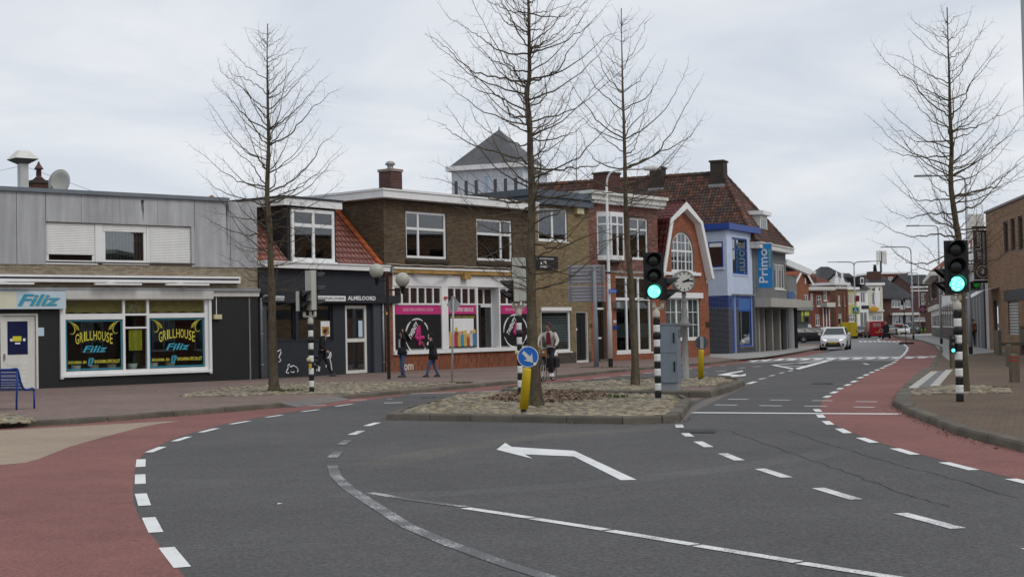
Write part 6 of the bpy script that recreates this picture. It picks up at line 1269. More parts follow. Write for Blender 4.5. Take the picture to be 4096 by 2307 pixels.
# tan brick building on the right edge
RBt = Fac('tan_brick_building', 'tan brick building with narrow dark upper windows at the right edge', 'building', 26.13, 78.54, 262)
wR = 34; TR = 7.55; hs = [RBt.rect(4013, 890, 4036, 1006), RBt.rect(4041, 878, 4063, 1000), RBt.rect(4071, 868, 4094, 996)]; dh = RBt.rect(3972, 1204, 3998, 1394); dh = (dh[0], dh[1], .1, dh[3]); shh = RBt.rect(4031, 1207, 4076, 1338)
wins = list(hs); st = hs[1][0]-hs[0][0]
for k in range(9): wins.append((hs[2][0]+(k+1)*st*1.05, hs[2][1]+(k+1)*st*1.05, hs[0][2], hs[0][3]))
wall(RBt, 0, wR, 0, TR, wins+[dh, shh], mat('tan_mortar', (.15, .11, .08), .9, .1)); shell(RBt, 0, wR, 0, TR, 9, MATS['tan_mortar'], BITU)
BR_RT = mat('tan_red_brick', (.30, .185, .11), .85, .12, .8, fine=.12, piece=.22, streak=.08)
bricks(RBt, (0, 14, .1, TR), wins+[dh, shh], BR_RT); bricks(RBt, (14, wR, .1, TR), wins, BR_RT, L_=.42, Hb=.11); bricks(RBt, (-9, 0, .1, TR), [], BR_RT, xf=Matrix.Rotation(radians(-90), 4, 'Z'))
DKF = mat('dark_brown_frame', (.03, .022, .02), .4, .1)
for h in wins: window(RBt, *h, .08, fr=.07, fm=DKF, gm=GLASSR, sill=.03, room=1)
box('roof_edge', mat('grey_edge', (.2, .19, .18), .7, .1), RBt.root, -.1, wR, -.1, 9, TR+.003, TR+.12); q = RBt.rect(4019, 1163, 4090, 1198); box('lintel_panel', mat('lintel_grey', (.05, .05, .05), .6, .1), RBt.root, q[0], wR, -.06, -.012, q[2], q[3])
dd = box('door', DKF, RBt.root, dh[0], dh[1], .12, .2, .1, dh[3]); box('pane', GLASSR, dd, dh[0]+.3, dh[1]-.2, .1, .119, .7, dh[3]-.3)
rs_ = box('roller_shutter', mat('shutter_grey', (.2, .2, .2), .5, .1), RBt.root, shh[0], shh[1], .08, .12, shh[2], shh[3])
for k in range(11): box('slat_bar', OFFW, rs_, shh[0], shh[1], .06, .079, shh[2]+(shh[3]-shh[2])*k/11, shh[2]+(shh[3]-shh[2])*k/11+.05)
for k in range(5): MB().tube([(dh[0]-.5+i*.28*1.0, -.1-1.3*sin(.3+i*.2)*(i < 99), dh[3]+.55-.08*i*i*.2) for i in range(6)][:1]+[(dh[0]+k*.4, -1.3, dh[3]+.25)], .02, 4).build('canopy_rib', BLACKP, RBt.root)
MB().add([(dh[0]-.4, -.02, dh[3]+.7), (dh[1]+.5, -.02, dh[3]+.7), (dh[1]+.5, -.8, dh[3]+.55), (dh[0]-.4, -.8, dh[3]+.55), (dh[1]+.5, -1.4, dh[3]+.2), (dh[0]-.4, -1.4, dh[3]+.2)], [(0, 1, 2, 3), (3, 2, 4, 5)]).build('door_canopy', mat('clear_canopy', (.55, .56, .55), .3, .05), RBt.root)
RBt.done()
for i, (x_, y_, ln, h_, m_, lb_) in enumerate(((20.6, 43.5, 11, 8.2, 'red', 'red brick house out of frame beyond the tan brick building'), (19.8, 31, 10, 7.0, 'brown', 'brown brick house out of frame nearest the right-hand kerb'), (24, 10, 12, 8.6, 'dark', 'dark brick house out of frame right of the camera'))):
    F = Fac('brick_house', lb_, 'house', x_+6, y_, 262); ws_ = [(.8+k*2.6, 2.2+k*2.6, z_, z_+1.9) for k in range(int(ln/2.7)) for z_ in (.9, 4.4)]
    wall(F, 0, ln, 0, h_, ws_, FB[m_]); shell(F, 0, ln, 0, h_, 9, FB[m_], BITU); box('cornice', OFFW, F.root, -.2, ln+.2, -.25, 9.2, h_+.003, h_+.25)
    for q in ws_: window(F, *q, .06, grid=((1, (1, 1)),), gm=GLASSR, room=.8)
    F.done()
MB_ = mat('banner_aubergine', (.055, .04, .043), .6, .05)
bn = top('hanging_banner', 'tall aubergine banner with pale lettering projecting from the tan brick building', 'banner', PY(3926, 1118, 78.8)); a, b = PY(3897, 1118, 78.8), PY(3953, 918, 78.8); bl0 = bn.location
cl_ = MB().box(a.x-bl0.x, b.x-bl0.x, -.02, .02, 0, b.z-a.z).build('cloth', MB_, bn); hw_ = b.z-a.z; xm = a.x-bl0.x; xw = b.x-a.x
for z in (hw_+.12, -.12): MB().bar((xm-.05, 0, z), (xm+xw+.4, .1, z), .09, .16).build('bar', BLACKP, bn)
M = Matrix.Rotation(radians(-90), 4, 'Y'); text('vanUuten', bn, OFFW, hw_*.40, hw_*.95, -(xm+xw*.50), -(xm+xw*.12), -.03, bold=.0, M=M); text('PATISSIER & BANKETBAKKER', bn, OFFW, hw_*.32, hw_*.95, -(xm+xw*.72), -(xm+xw*.60), -.03, M=M)
MB().lathe([(xw*.40, 0), (xw*.40, .01)], 24, Matrix.Translation((xm+xw*.55, -.03, hw_*.16)) @ Matrix.Rotation(radians(90), 4, 'X')).build('round_logo', OFFW, bn); MB().lathe([(xw*.37, 0), (xw*.37, .01)], 24, Matrix.Translation((xm+xw*.55, -.035, hw_*.16)) @ Matrix.Rotation(radians(90), 4, 'X')).build('round_logo', MB_, bn); MB().lathe([(xw*.24, 0), (xw*.24, .01)], 24, Matrix.Translation((xm+xw*.55, -.04, hw_*.16)) @ Matrix.Rotation(radians(90), 4, 'X')).build('round_logo', mat('logo_brown', (.10, .08, .08), .6, 0), bn); text('0', bn, OFFW, xm+xw*.47, xm+xw*.63, hw_*.115, hw_*.205, -.055, shear=.2, bold=.03)
gs = top('projecting_sign', 'black projecting sign with a bright green disc below the aubergine banner', 'sign', PY(3905, 1160, 84)); a, b = PY(3882, 1160, 84), PY(3930, 1124, 84); l0 = gs.location; MB().box(a.x-l0.x, b.x-l0.x, -.05, .05, 0, b.z-a.z).build('box', BLKP, gs); MB().lathe([(.19, 0), (.19, .02)], 18, Matrix.Translation((.02, -.055, .33)) @ Matrix.Rotation(radians(90), 4, 'X')).build('green_disc', mat('sign_green', (.05, .5, .06), .4, 0), gs); text('schoenenzaak', gs, OFFW, -.3, .3, .04, .10, -.06); MB().bar((.2, 0, .3), (1.0, .1, .3), .04).build('arm', BLACKP, gs)
# antenna mast and conifer beyond the roofs
Zm = 275; mp_ = PY(*c6(272, 470), Zm); an = top('antenna_mast', 'mobile phone antenna mast with tall white panels above the far roofs', 'mast', (mp_.x, Zm, 0)); zt = PY(*c6(272, 178), Zm).z
MB().tube([(0, 0, 0), (0, 0, zt)], .22, 8).build('mast', mat('mast_grey', (.12, .12, .13), .5, .1), an)
for a, b, c in ((215, 232, 350), (246, 262, 300), (310, 336, 345), (285, 296, 330)):
    p, q = PY(*c6(a, c), Zm), PY(*c6(b, 172), Zm); MB().box(p.x-mp_.x, q.x-mp_.x, -.3, .1, p.z, q.z).build('antenna_panel', OFFW, an); MB().bar((0, 0, p.z+2), ((p.x+q.x)/2-mp_.x, 0, p.z+2), .12).build('arm', MATS['mast_grey'], an)
for k in range(6): MB().box(-1.6+k*.1, 1.6, -.6, .6, zt-9.5-k*1.0, zt-9.35-k*1.0).build('platform', MATS['mast_grey'], an)
CONI = mat('conifer_green', (.02, .032, .018), .9, .3, 3, piece=.4)
pc = PY(*c6(195, 445), 260); cn = top('conifer_tree', 'dark conifer tip showing above the far roofs beside the antenna mast', 'tree', (pc.x, 260, 0)); zt = PY(*c6(195, 330), 260).z; MB().tube([(0, 0, 0), (0, 0, zt-.3)], [.3, .03], 6).build('trunk', mat('conifer_bark', (.05, .04, .03), .9, .1), cn); mb = MB(); rr = random.Random(2)
for i in range(900):
    t = rr.random()**.7; z = zt-.2-t*(zt-3); r = .25+t*4.0*(zt-3)/16; a = rr.uniform(0, 6.28); l_ = r*rr.uniform(.5, 1); mb.r = rr.random(); d = Vector((cos(a), sin(a), 0)); s_ = Vector((-sin(a), cos(a), 0))*.35
    mb.add([Vector((0, 0, z))+d*l_*.3-s_, Vector((0, 0, z-.3))+d*l_, Vector((0, 0, z))+d*l_*.3+s_], [(0, 1, 2)])
mb.build('crown', CONI, cn)
# ================================================================== TREES (bare ginkgos)
BARK = mat('tree_bark', (.105, .083, .054), .95, .3, 6, fine=.45, fs=26, bump=1.0, streak=.4); TWIG = mat('tree_twig', (.088, .068, .05), .9, .25, 3)
def catmull(P, n):
    P = [P[0]*2-P[1]]+P+[P[-1]*2-P[-2]]; out = []
    for i in range(1, len(P)-2):
        for k in range(n):
            t = k/n; a, b, c, d = P[i-1], P[i], P[i+1], P[i+2]
            out.append(.5*((2*b)+(c-a)*t+(2*a-5*b+4*c-d)*t*t+(3*b-a-3*c+d)*t**3))
    out.append(P[-2]); return out
def tree(label, base, trunk_px, tr, limbs_px, Z, seed, fill, rad_env, twig=1.0, rough=1.0):
    """trunk and main limbs follow the photo, each limb gets its own depth; spurs and twigs grow along them"""
    rr = random.Random(seed); root = top('ginkgo_tree', label, 'tree', (base.x, base.y, base.z), 0, 'bare street trees'); o = Vector(base)
    TP = [base+Vector((0, 0, -.05))]+[PY(x, y, Z) for x, y in trunk_px]
    tp = catmull(TP, 6); n = len(tp); zt = tp[-1].z; z0 = base.z
    def trad(z): f = max(0, (z-z0)/(zt-z0)); return max(.012, tr*((1-f)**.85)*(1+.42*math.exp(-(z-z0)/.30)))
    tk = MB(); vs = []; ns = 12
    for i, p in enumerate(tp):
        for k in range(ns):
            a = 2*pi*k/ns; q = trad(p.z)*(1+rr.uniform(-.07, .07)*rough+.06*sin(3*a+p.z)); vs.append(p-o+Vector((cos(a)*q, sin(a)*q, 0)))
    tk.add(vs, [(i*ns+k, i*ns+(k+1) % ns, (i+1)*ns+(k+1) % ns, (i+1)*ns+k) for i in range(n-1) for k in range(ns)]+[tuple((n-1)*ns+k for k in range(ns))])
    tk.build('trunk', BARK, root, True)
    def on_trunk(z):
        for a, b in zip(tp[:-1], tp[1:]):
            if a.z <= z <= b.z: return a.lerp(b, (z-a.z)/max(1e-6, b.z-a.z))
        return tp[-1]
    br = MB(); tw_ = MB()
    def wob(p, s): return p+Vector((rr.gauss(0, s), rr.gauss(0, s), rr.gauss(0, s)))
    def spur(p, d, ln, r, lev):
        k = 4 if ln > .35 else 3; pts = [p]; dd = d.normalized()
        for i in range(k):
            dd = (dd+Vector((rr.gauss(0, .10), rr.gauss(0, .10), rr.gauss(.05, .08)))).normalized(); pts.append(pts[-1]+dd*ln/k)
        tw_.tube([q-o for q in pts], [r*(1-.75*i/k) for i in range(k+1)], 3, False)
        if lev > 0 and ln > .3:
            m = int(ln/.15*twig)
            for j in range(m):
                t = rr.uniform(.2, .95)*k; i = min(k-1, int(t)); q = pts[i].lerp(pts[i+1], t-i); ax = (pts[i+1]-pts[i]).normalized(); sd = ax.cross(Vector((rr.gauss(0, 1), rr.gauss(0, 1), rr.gauss(0, 1)))).normalized()
                spur(q, ax*rr.uniform(.2, .9)+sd, rr.uniform(.06, .24)*(1 if ln < .9 else 1.4), r*.55, lev-1)
    def limb(pts, r0):
        c = catmull([Vector(p) for p in pts], 5); L_ = sum((b-a).length for a, b in zip(c[:-1], c[1:])); c = [c[0]]+[wob(p, .010+.0035*L_) for p in c[1:]]; m = len(c)
        br.tube([q-o for q in c], [max(.005, r0*(1-.88*i/(m-1))) for i in range(m)], 6, False)
        s = .12; k = int(L_/.105*twig); sidev = 1
        for j in range(k):
            t = (.1+.9*(j+rr.random())/k)*(m-1); i = min(m-2, int(t)); q = c[i].lerp(c[i+1], t-i); ax = (c[i+1]-c[i]).normalized(); f = t/(m-1); sidev = -sidev
            sd = ax.cross(Vector((rr.gauss(0, .6), 1+rr.gauss(0, .6), rr.gauss(0, .6)))).normalized()*sidev
            if rr.random() < .35: ln = rr.uniform(.05, .14)
            else: ln = rr.uniform(.18, .75)*(1.05-.55*f)*min(1.2, .35+L_*.3)
            spur(q, ax*rr.uniform(.35, 1.0)+sd*.9, ln, max(.0034, r0*.24*(1-.55*f)), 1)
        spur(c[-1], (c[-1]-c[-2]), .35, .0045, 1)
    for lp in limbs_px:
        st = lp[0]; tip = lp[-1]; zs = PY(st[0], st[1], Z).z; s = on_trunk(zs); dx = abs(PY(tip[0], tip[1], Z).x-s.x); dpt = rr.uniform(-.75, .75)*max(dx, .8); P = [s]
        for i, p in enumerate(lp[1:]):
            f = (i+1)/(len(lp)-1); q0 = PY(p[0], p[1], Z+dpt*f); P.append(q0)
        if len(P) == 2: mid = P[0].lerp(P[1], .5)+Vector((0, 0, -.07*(P[1]-P[0]).length)); P = [P[0], mid, P[1]]
        ln = sum((b-a).length for a, b in zip(P[:-1], P[1:])); limb(P, min(trad(zs)*.5, .007+.0075*ln))
    for k in range(fill):                                # further limbs towards and away from the viewer, and short shoots
        f = rr.uniform(.22, .96); z = z0+(zt-z0)*f; s = on_trunk(z); R_ = rad_env(f)*rr.uniform(.35, 1.0)*min(1, (1.06-f)*2.4); a = rr.uniform(0, 6.283); el = radians(rr.uniform(0, 22)+32*f)
        d = Vector((cos(a)*cos(el), sin(a)*cos(el), sin(el))); p1 = s+d*R_*.5+Vector((0, 0, -.05*R_)); p2 = s+d*R_+Vector((0, 0, .12*R_)); limb([s, p1, p2], min(trad(z)*.4, .006+.006*R_))
    br.build('limbs', BARK, root, True); tw_.build('crown', TWIG, root)
    return root
def crop(ox, oy, sc): return lambda x, y: (ox+x/sc, oy+y/sc)
cL = crop(800, 80, 1.8133); cC = crop(1700, 0, 1.6122); cR = crop(3400, 0, 1.319)
def P_(c, L_): return [[c(*p) for p in l] for l in L_]
tree('bare slender tree in the left cobbled bed before the vet clinic', treeL_base, [(1093, 1480), (1090, 1350), (1087, 1200), (1083, 1050), (1078, 900)]+[cL(x, y) for x, y in ((487, 1250), (497, 950), (493, 700), (489, 450), (487, 200), (490, 28))], .128,
     P_(cL, [[(487, 105), (410, 75)], [(487, 105), (535, 75)], [(487, 185), (425, 103)], [(487, 187), (560, 155), (612, 120)], [(487, 300), (430, 235), (350, 137)], [(487, 310), (600, 255), (678, 210)], [(487, 285), (622, 180)],
             [(487, 440), (380, 365), (280, 280), (218, 222)], [(490, 545), (420, 480), (330, 430), (240, 390), (210, 345)], [(490, 545), (600, 450), (660, 365), (725, 285)], [(490, 650), (390, 580), (290, 480), (190, 400), (135, 340)], [(490, 652), (600, 575), (700, 455), (825, 340)], [(490, 790), (425, 685), (345, 535), (235, 420)], [(490, 805), (340, 705), (220, 580), (103, 472)], [(495, 800), (620, 720), (760, 580), (890, 428)],
             [(495, 915), (395, 790), (300, 620), (225, 450)], [(500, 915), (650, 825), (800, 660), (965, 515)], [(500, 915), (590, 820), (660, 680), (720, 535)], [(490, 1215), (425, 1130), (380, 1050), (260, 950), (205, 848)], [(490, 1245), (330, 1180), (220, 1070), (165, 1012)], [(490, 1245), (640, 1185), (790, 1050), (880, 900), (965, 840)], [(492, 1230), (545, 1190), (540, 1000), (565, 690)], [(485, 1345), (330, 1300), (150, 1235), (20, 1132)], [(485, 1340), (620, 1290), (760, 1170), (930, 1090)], [(480, 1440), (600, 1380), (800, 1350), (1010, 1190)], [(480, 1460), (300, 1440), (100, 1400)],
             [(478, 1520), (620, 1500), (760, 1560), (830, 1640)], [(478, 1540), (330, 1560), (130, 1490), (60, 1440)], [(478, 1600), (620, 1640), (700, 1720)], [(478, 1650), (380, 1680), (250, 1640)]]), treeL_base.y, 21, 84, lambda f: .5+2.1*sin(pi*min(1, f*.93)), 1.0)
tree('tallest bare tree on the front island with brown leaves at its foot', treeC_base, [(2140, 1540), (2133, 1440), (2127, 1300), (2124, 1157), (2124, 1000), (2128, 850)]+[cC(x, y) for x, y in ((690, 1200), (680, 1000), (675, 800), (660, 660), (655, 590), (672, 500), (672, 300), (668, 100), (668, -40), (676, -230), (680, -420))], .122,
     P_(cC, [[(668, 88), (560, 75), (470, 40), (400, 0), (330, -60)], [(670, 88), (790, 75), (910, 32)], [(670, 90), (850, 110), (950, 70), (1050, 5)], [(668, 330), (600, 210), (540, 80), (490, 10), (470, -80)], [(668, 350), (510, 340), (400, 270), (300, 205), (140, 105)], [(672, 338), (800, 310), (1000, 205), (1145, 62)], [(660, 530), (480, 505), (300, 455), (170, 335), (45, 235)], [(665, 530), (830, 480), (1010, 380), (1190, 215)], [(700, 520), (850, 465), (930, 320), (1070, 150)], [(665, 465), (560, 450), (450, 390), (305, 290)], [(668, 690), (775, 635), (775, 520), (740, 350)],
             [(668, 760), (560, 740), (480, 630), (330, 570), (185, 490)], [(680, 880), (760, 830), (880, 750), (960, 560)], [(680, 905), (820, 895), (940, 860), (1060, 770)], [(682, 930), (590, 930), (420, 860), (300, 740)], [(685, 1060), (560, 1010), (350, 950), (200, 870), (105, 800)], [(690, 1210), (740, 1120), (738, 980), (740, 840)], [(690, 1290), (900, 1260), (985, 1190), (975, 1050), (978, 900)], [(690, 1080), (860, 1100), (1000, 1080), (1140, 1060), (1300, 1000)], [(690, 1300), (500, 1300), (300, 1250), (60, 1150)], [(692, 1340), (520, 1380), (330, 1370), (180, 1180)], [(668, 200), (780, 180), (880, 100)], [(668, 210), (560, 170), (500, 120)], [(668, 10), (760, -40), (860, -60)], [(672, 10), (570, -60), (520, -160)], [(676, -120), (800, -220), (900, -250)], [(676, -120), (560, -250), (480, -300)], [(678, -250), (760, -350), (800, -420)], [(678, -250), (600, -350), (560, -420)],
             [(690, 1400), (560, 1420), (400, 1400), (330, 1480)], [(695, 1480), (860, 1560), (900, 1640), (820, 1700)], [(690, 1450), (560, 1560), (380, 1660), (250, 1640)], [(692, 1560), (860, 1600), (1050, 1520), (1200, 1480)], [(690, 1620), (800, 1720), (1000, 1780), (1160, 1700)]]), treeC_base.y, 33, 115, lambda f: .5+2.0*sin(pi*min(1, f*.9)), 1.05)
tree('bare tree on the back island beside the grey cabinet', treeM_base, [(2540, 1450), (2533, 1300), (2525, 1150), (2513, 1000), (2506, 900)]+[cC(x, y) for x, y in ((1292, 1200), (1288, 1000), (1282, 800), (1275, 600), (1270, 350), (1266, 180), (1266, 55))], .102,
     P_(cC, [[(1266, 170), (1340, 115)], [(1266, 168), (1245, 98)], [(1268, 270), (1330, 235), (1405, 145)], [(1268, 275), (1215, 230), (1165, 165)], [(1272, 435), (1345, 335), (1390, 240), (1430, 140)], [(1272, 440), (1180, 370), (1080, 250)], [(1275, 600), (1180, 500), (1120, 380), (1080, 255)], [(1278, 600), (1380, 520), (1450, 400)], [(1280, 715), (1140, 600), (1060, 500), (1000, 330)], [(1280, 715), (1420, 630), (1490, 540), (1545, 420)], [(1285, 895), (1130, 790), (1020, 650), (905, 490)], [(1285, 900), (1450, 800), (1590, 640), (1690, 430)], [(1288, 905), (1330, 800), (1420, 720), (1470, 560)], [(1290, 1085), (1140, 1060), (1060, 980), (1000, 840)], [(1290, 1090), (1490, 990), (1620, 800), (1770, 530)], [(1290, 1090), (1490, 1000), (1680, 900), (1780, 770)], [(1290, 1000), (1350, 960), (1380, 840), (1420, 700)],
             [(1292, 1240), (1450, 1250), (1600, 1180), (1640, 1090)], [(1292, 1240), (1130, 1240), (1010, 1180)], [(1295, 1380), (1450, 1400), (1600, 1300)], [(1298, 1500), (1130, 1560), (1000, 1580)]]), treeM_base.y, 45, 62, lambda f: .4+1.9*sin(pi*min(1, f*.95)), .85)
tree('bare tree by the kerb behind the right-hand traffic light', treeR_base, [(3855, 1480), (3848, 1300), (3845, 1150), (3843, 1050)]+[cR(x, y) for x, y in ((572, 1260), (550, 1120), (532, 960), (537, 780), (530, 660), (525, 450), (518, 250), (512, 40))], .105,
     P_(cR, [[(515, 130), (480, 50)], [(515, 130), (555, 85)], [(516, 205), (430, 175), (345, 122)], [(516, 215), (570, 180), (625, 110)], [(518, 310), (440, 270), (335, 180)], [(520, 310), (600, 265), (640, 225), (705, 162)], [(522, 440), (440, 400), (340, 350), (248, 288)], [(524, 445), (580, 390), (630, 285), (692, 165)], [(524, 530), (610, 480), (680, 370), (775, 240)], [(524, 615), (440, 555), (320, 430), (200, 340), (145, 265)], [(523, 530), (430, 490), (350, 430), (330, 290)], [(526, 610), (590, 555), (640, 440), (765, 290)], [(532, 690), (620, 680), (720, 645), (865, 575)], [(535, 745), (430, 745), (340, 740), (260, 690)], [(535, 850), (460, 770), (420, 640)], [(535, 820), (400, 830), (260, 810), (185, 785)], [(533, 930), (620, 890), (680, 830), (850, 710)],
             [(535, 1030), (640, 1015), (760, 985), (840, 910), (918, 810)], [(535, 1050), (430, 1060), (340, 1050), (230, 968)], [(548, 1125), (660, 1085), (760, 1000), (910, 930)], [(545, 1130), (400, 1130), (300, 1150), (205, 1108)], [(572, 1250), (450, 1240), (300, 1240), (135, 1165)], [(572, 1210), (700, 1200), (850, 1120)], [(570, 1310), (440, 1380), (330, 1390), (235, 1330)], [(572, 1380), (650, 1370), (670, 1250), (668, 1130)], [(535, 880), (590, 800), (600, 700)], [(560, 1200), (480, 1130), (440, 1000)]]), treeR_base.y, 57, 90, lambda f: .4+1.7*sin(pi*min(1, f*.95)), 1.0)
# ================================================================== STREET FURNITURE
BLK = mat('signal_black', (.010, .010, .011), .45, .1); SGREY = mat('signal_grey', (.47, .47, .42), .6, .08, 3); PWHITE = mat('post_white', (.70, .70, .67), .6, .12, 4, fine=.06); CREAM = mat('bracket_cream', (.50, .48, .40), .6, .1)
LENS_OFF = mat('dark_lens', (.012, .012, .011), .25, .1, spec=.5); GREEN_ON = mat('lit_green_lens', (.10, 1.0, .72), .4, 0, emit=1.9); GREEN_CORE = mat('lit_green_led', (.55, 1.0, .92), .4, 0, emit=1.6)
YEL = mat('yellow_bollard', (.55, .38, .012), .5, .12, 2, streak=.15); GALV = mat('galvanised_pole', (.33, .335, .34), .5, .1, 2, metal=.25, streak=.1); SBLUE = mat('sign_blue', (.012, .12, .46), .4, .04); ALU = mat('sign_back_grey', (.30, .30, .315), .55, .08, 2)
def striped_post(t, h, r, n=7, first_black=True):
    z = 0.0; st = h/n
    for i in range(n):
        m = BLK if (i % 2 == 0) == first_black else PWHITE; MB().lathe([(r+.004 if i == n-3 else r, z), (r+.014 if i == n-3 else r, z+st-.001)] if i != n-3 else [(r, z), (r+.016, z+st*.12), (r+.016, z+st*.7), (r, z+st-.001)], 14).build('stripe', m, t, loc=(0, 0, z)) if False else MB().lathe([(r, z), (r+(.018 if i == n-3 else 0), z+st*.15), (r+(.018 if i == n-3 else 0), z+st*.75), (r, z+st-.0015)], 14).build('post_band', m, t, True)
        z += st
    MB().lathe([(r, h), (r*1.15, h+.03), (r*1.1, h+.13), (r*.5, h+.19)], 14).build('post_cap', CREAM, t, True)
def head(t, loc, yaw, n=3, w=.42, h=1.02, dep=.16, lit=None, back=None, lens=.105, vis=.26, name='signal_head', board=True):
    """signal head looking along local -y, turned by yaw"""
    M = Matrix.Translation(loc) @ Matrix.Rotation(yaw, 4, 'Z'); st = h/n
    mb = MB(); mb.M = M; mb.box(-w/2, w/2, 0, .012, 0, h); mb.c = 1; mb.box(-w*.40, w*.40, .013, dep, .01, h-.01); hd_ = mb.build(name, [BLK, back or BLK], t)
    for i in range(n):
        z = st*(i+.5); on = lit == i
        mb = MB(); mb.M = M @ Matrix.Translation((0, -.002, z)) @ Matrix.Rotation(radians(90), 4, 'X'); mb.lathe([(lens, 0), (lens*.9, .015), (lens*.5, .028), (.001, .032)], 20); mb.build('lens', GREEN_ON if on else LENS_OFF, hd_, True)
        if on:
            mb = MB(); rr = random.Random(5); mb.M = M @ Matrix.Translation((0, -.034, z))
            for k in range(90):
                a = rr.uniform(0, 6.283); q = lens*.86*sqrt(rr.random()); mb.box(q*cos(a)-.005, q*cos(a)+.005, -.004, .02, q*sin(a)-.005, q*sin(a)+.005)
            mb.build('led', GREEN_CORE, hd_)
        v = []; k = 15; mb = MB(); mb.M = M @ Matrix.Translation((0, 0, z))
        for j, (yy, dz) in enumerate(((.0, 0), (-vis*.55, .004), (-vis, .010))):
            for i2 in range(k+1):
                a = radians(-35)+(radians(250))*i2/k; cut = 1 if j == 0 else max(0, sin(a)*.55+.45); v.append((cos(a)*lens*1.12, yy*cut, sin(a)*lens*1.12))
        mb.add(v, [(j*(k+1)+i2, j*(k+1)+i2+1, (j+1)*(k+1)+i2+1, (j+1)*(k+1)+i2) for j in range(2) for i2 in range(k)]); mb.build('visor', BLK, hd_, True)
    return hd_
def bracket(t, z, xs, r=.028):
    for a, b in zip(xs[:-1], xs[1:]): MB().tube([(a, 0, z), (b, 0, z)], r, 8).build('bracket', CREAM, t, True)
    for x in xs: MB().lathe([(r*1.3, z-.02), (r*1.5, z+.05), (r*1.2, z+.14)], 10, Matrix.Translation((x, 0, 0))).build('bracket_cup', CREAM, t, True)
g = G(1247, 1572, PAV)
t = top('traffic_light', 'striped traffic light with its grey back turned, in the left cobbled bed', 'traffic light', g, 0, 'traffic lights'); hp = PY(1237, 1296, g.y).z-g.z; striped_post(t, hp, .066, 11)
bracket(t, hp+.20, (-.16, .0, .12)); head(t, (.10, .02, hp+.36), radians(128), 3, .40, 1.06, .17, back=SGREY, vis=.34); head(t, (-.16, -.10, hp+.34), radians(62), 2, .34, .54, .15, back=SGREY, vis=.26, lens=.12)
MB().lathe([(.05, 0), (.06, .05), (.03, .07)], 12, Matrix.Translation((-.05, -.06, hp*.49)) @ Matrix.Rotation(radians(90), 4, 'X')).build('push_button', mat('cream_plastic', (.55, .5, .3), .5, .05), t, True); MB().box(-.05, .02, -.10, -.066, hp*.36, hp*.43).build('button_box', YEL, t)
for k in range(3): MB().lathe([(.045, 0), (.045, .05)], 10, Matrix.Translation((.13, .0, hp*(.52-.075*k))) @ Matrix.Rotation(radians(-60), 4, 'X')).build('cycle_signal', BLK, t, True)
g = G(2082, 1577, PAV); t = top('traffic_light', 'striped traffic light half hidden behind the big island tree trunk', 'traffic light', g, 0, 'traffic lights'); hp = PY(2086, 1262, g.y).z-g.z; striped_post(t, hp, .062, 11)
bracket(t, hp+.2, (-.12, 0, .12)); head(t, (.04, .03, hp+.34), radians(172), 3, .40, 1.06, .17, back=SGREY, vis=.3); head(t, (-.16, -.05, hp+.33), radians(-78), 2, .36, .52, .15, back=SGREY, vis=.3, lens=.12)
MB().lathe([(.05, 0), (.06, .05), (.03, .07)], 12, Matrix.Translation((-.06, -.06, hp*.53)) @ Matrix.Rotation(radians(90), 4, 'X')).build('push_button', MATS['cream_plastic'], t, True)
g = G(2633, 1590, .12); t = top('traffic_light', 'green traffic light on a striped post in front of the grey cabinet', 'traffic light', g, 0, 'traffic lights'); hp = PY(2620, 1270, g.y).z-g.z; striped_post(t, hp, .070, 11)
bracket(t, hp+.20, (-.04, .13)); p0 = PY(2574, 1198, g.y); p1 = PY(2651, 1010, g.y)
hd_ = head(t, ((p0.x+p1.x)/2-g.x, -.12, p0.z-g.z), radians(2), 3, p1.x-p0.x, p1.z-p0.z, .16, lit=0, lens=.138, vis=.2); head(t, (.24, .02, hp+.36), radians(86), 2, .34, .5, .15, vis=.30, lens=.11)
text('8.2', t, PWHITE, p0.x-g.x+.03, p0.x-g.x+.10, p0.z-g.z+.012, p0.z-g.z+.045, -.125)
g = G(3840, 1605, PAV); t = top('traffic_light', 'large green traffic light on a striped post by the right-hand kerb', 'traffic light', g, 0, 'traffic lights'); hp = PY(3817, 1240, g.y).z-g.z; striped_post(t, hp, .072, 11)
bracket(t, hp+.2, (-.08, .05)); p0 = PY(3774, 1171, g.y); p1 = PY(3862, 962, g.y); head(t, ((p0.x+p1.x)/2-g.x, -.12, p0.z-g.z), radians(-4), 3, p1.x-p0.x, p1.z-p0.z, .16, lit=0, lens=.140, vis=.2); head(t, (-.16, .03, hp+.30), radians(-86), 2, .34, .5, .15, vis=.26, lens=.11)
mb = MB().box(-.135, -.055, -.09, .02, 0, .34).build('cycle_signal', BLK, t, loc=(-.03, 0, PY(3820, 1412, g.y).z-g.z))
for k in range(3): m2 = MB(); m2.lathe([(.034, 0), (.03, .012), (.001, .02)], 14, Matrix.Translation((-.095, -.091, .055+k*.115)) @ Matrix.Rotation(radians(90), 4, 'X')); m2.build('lens', GREEN_ON if k == 0 else mat('grey_lens', (.08, .085, .08), .4, .1), mb, True)
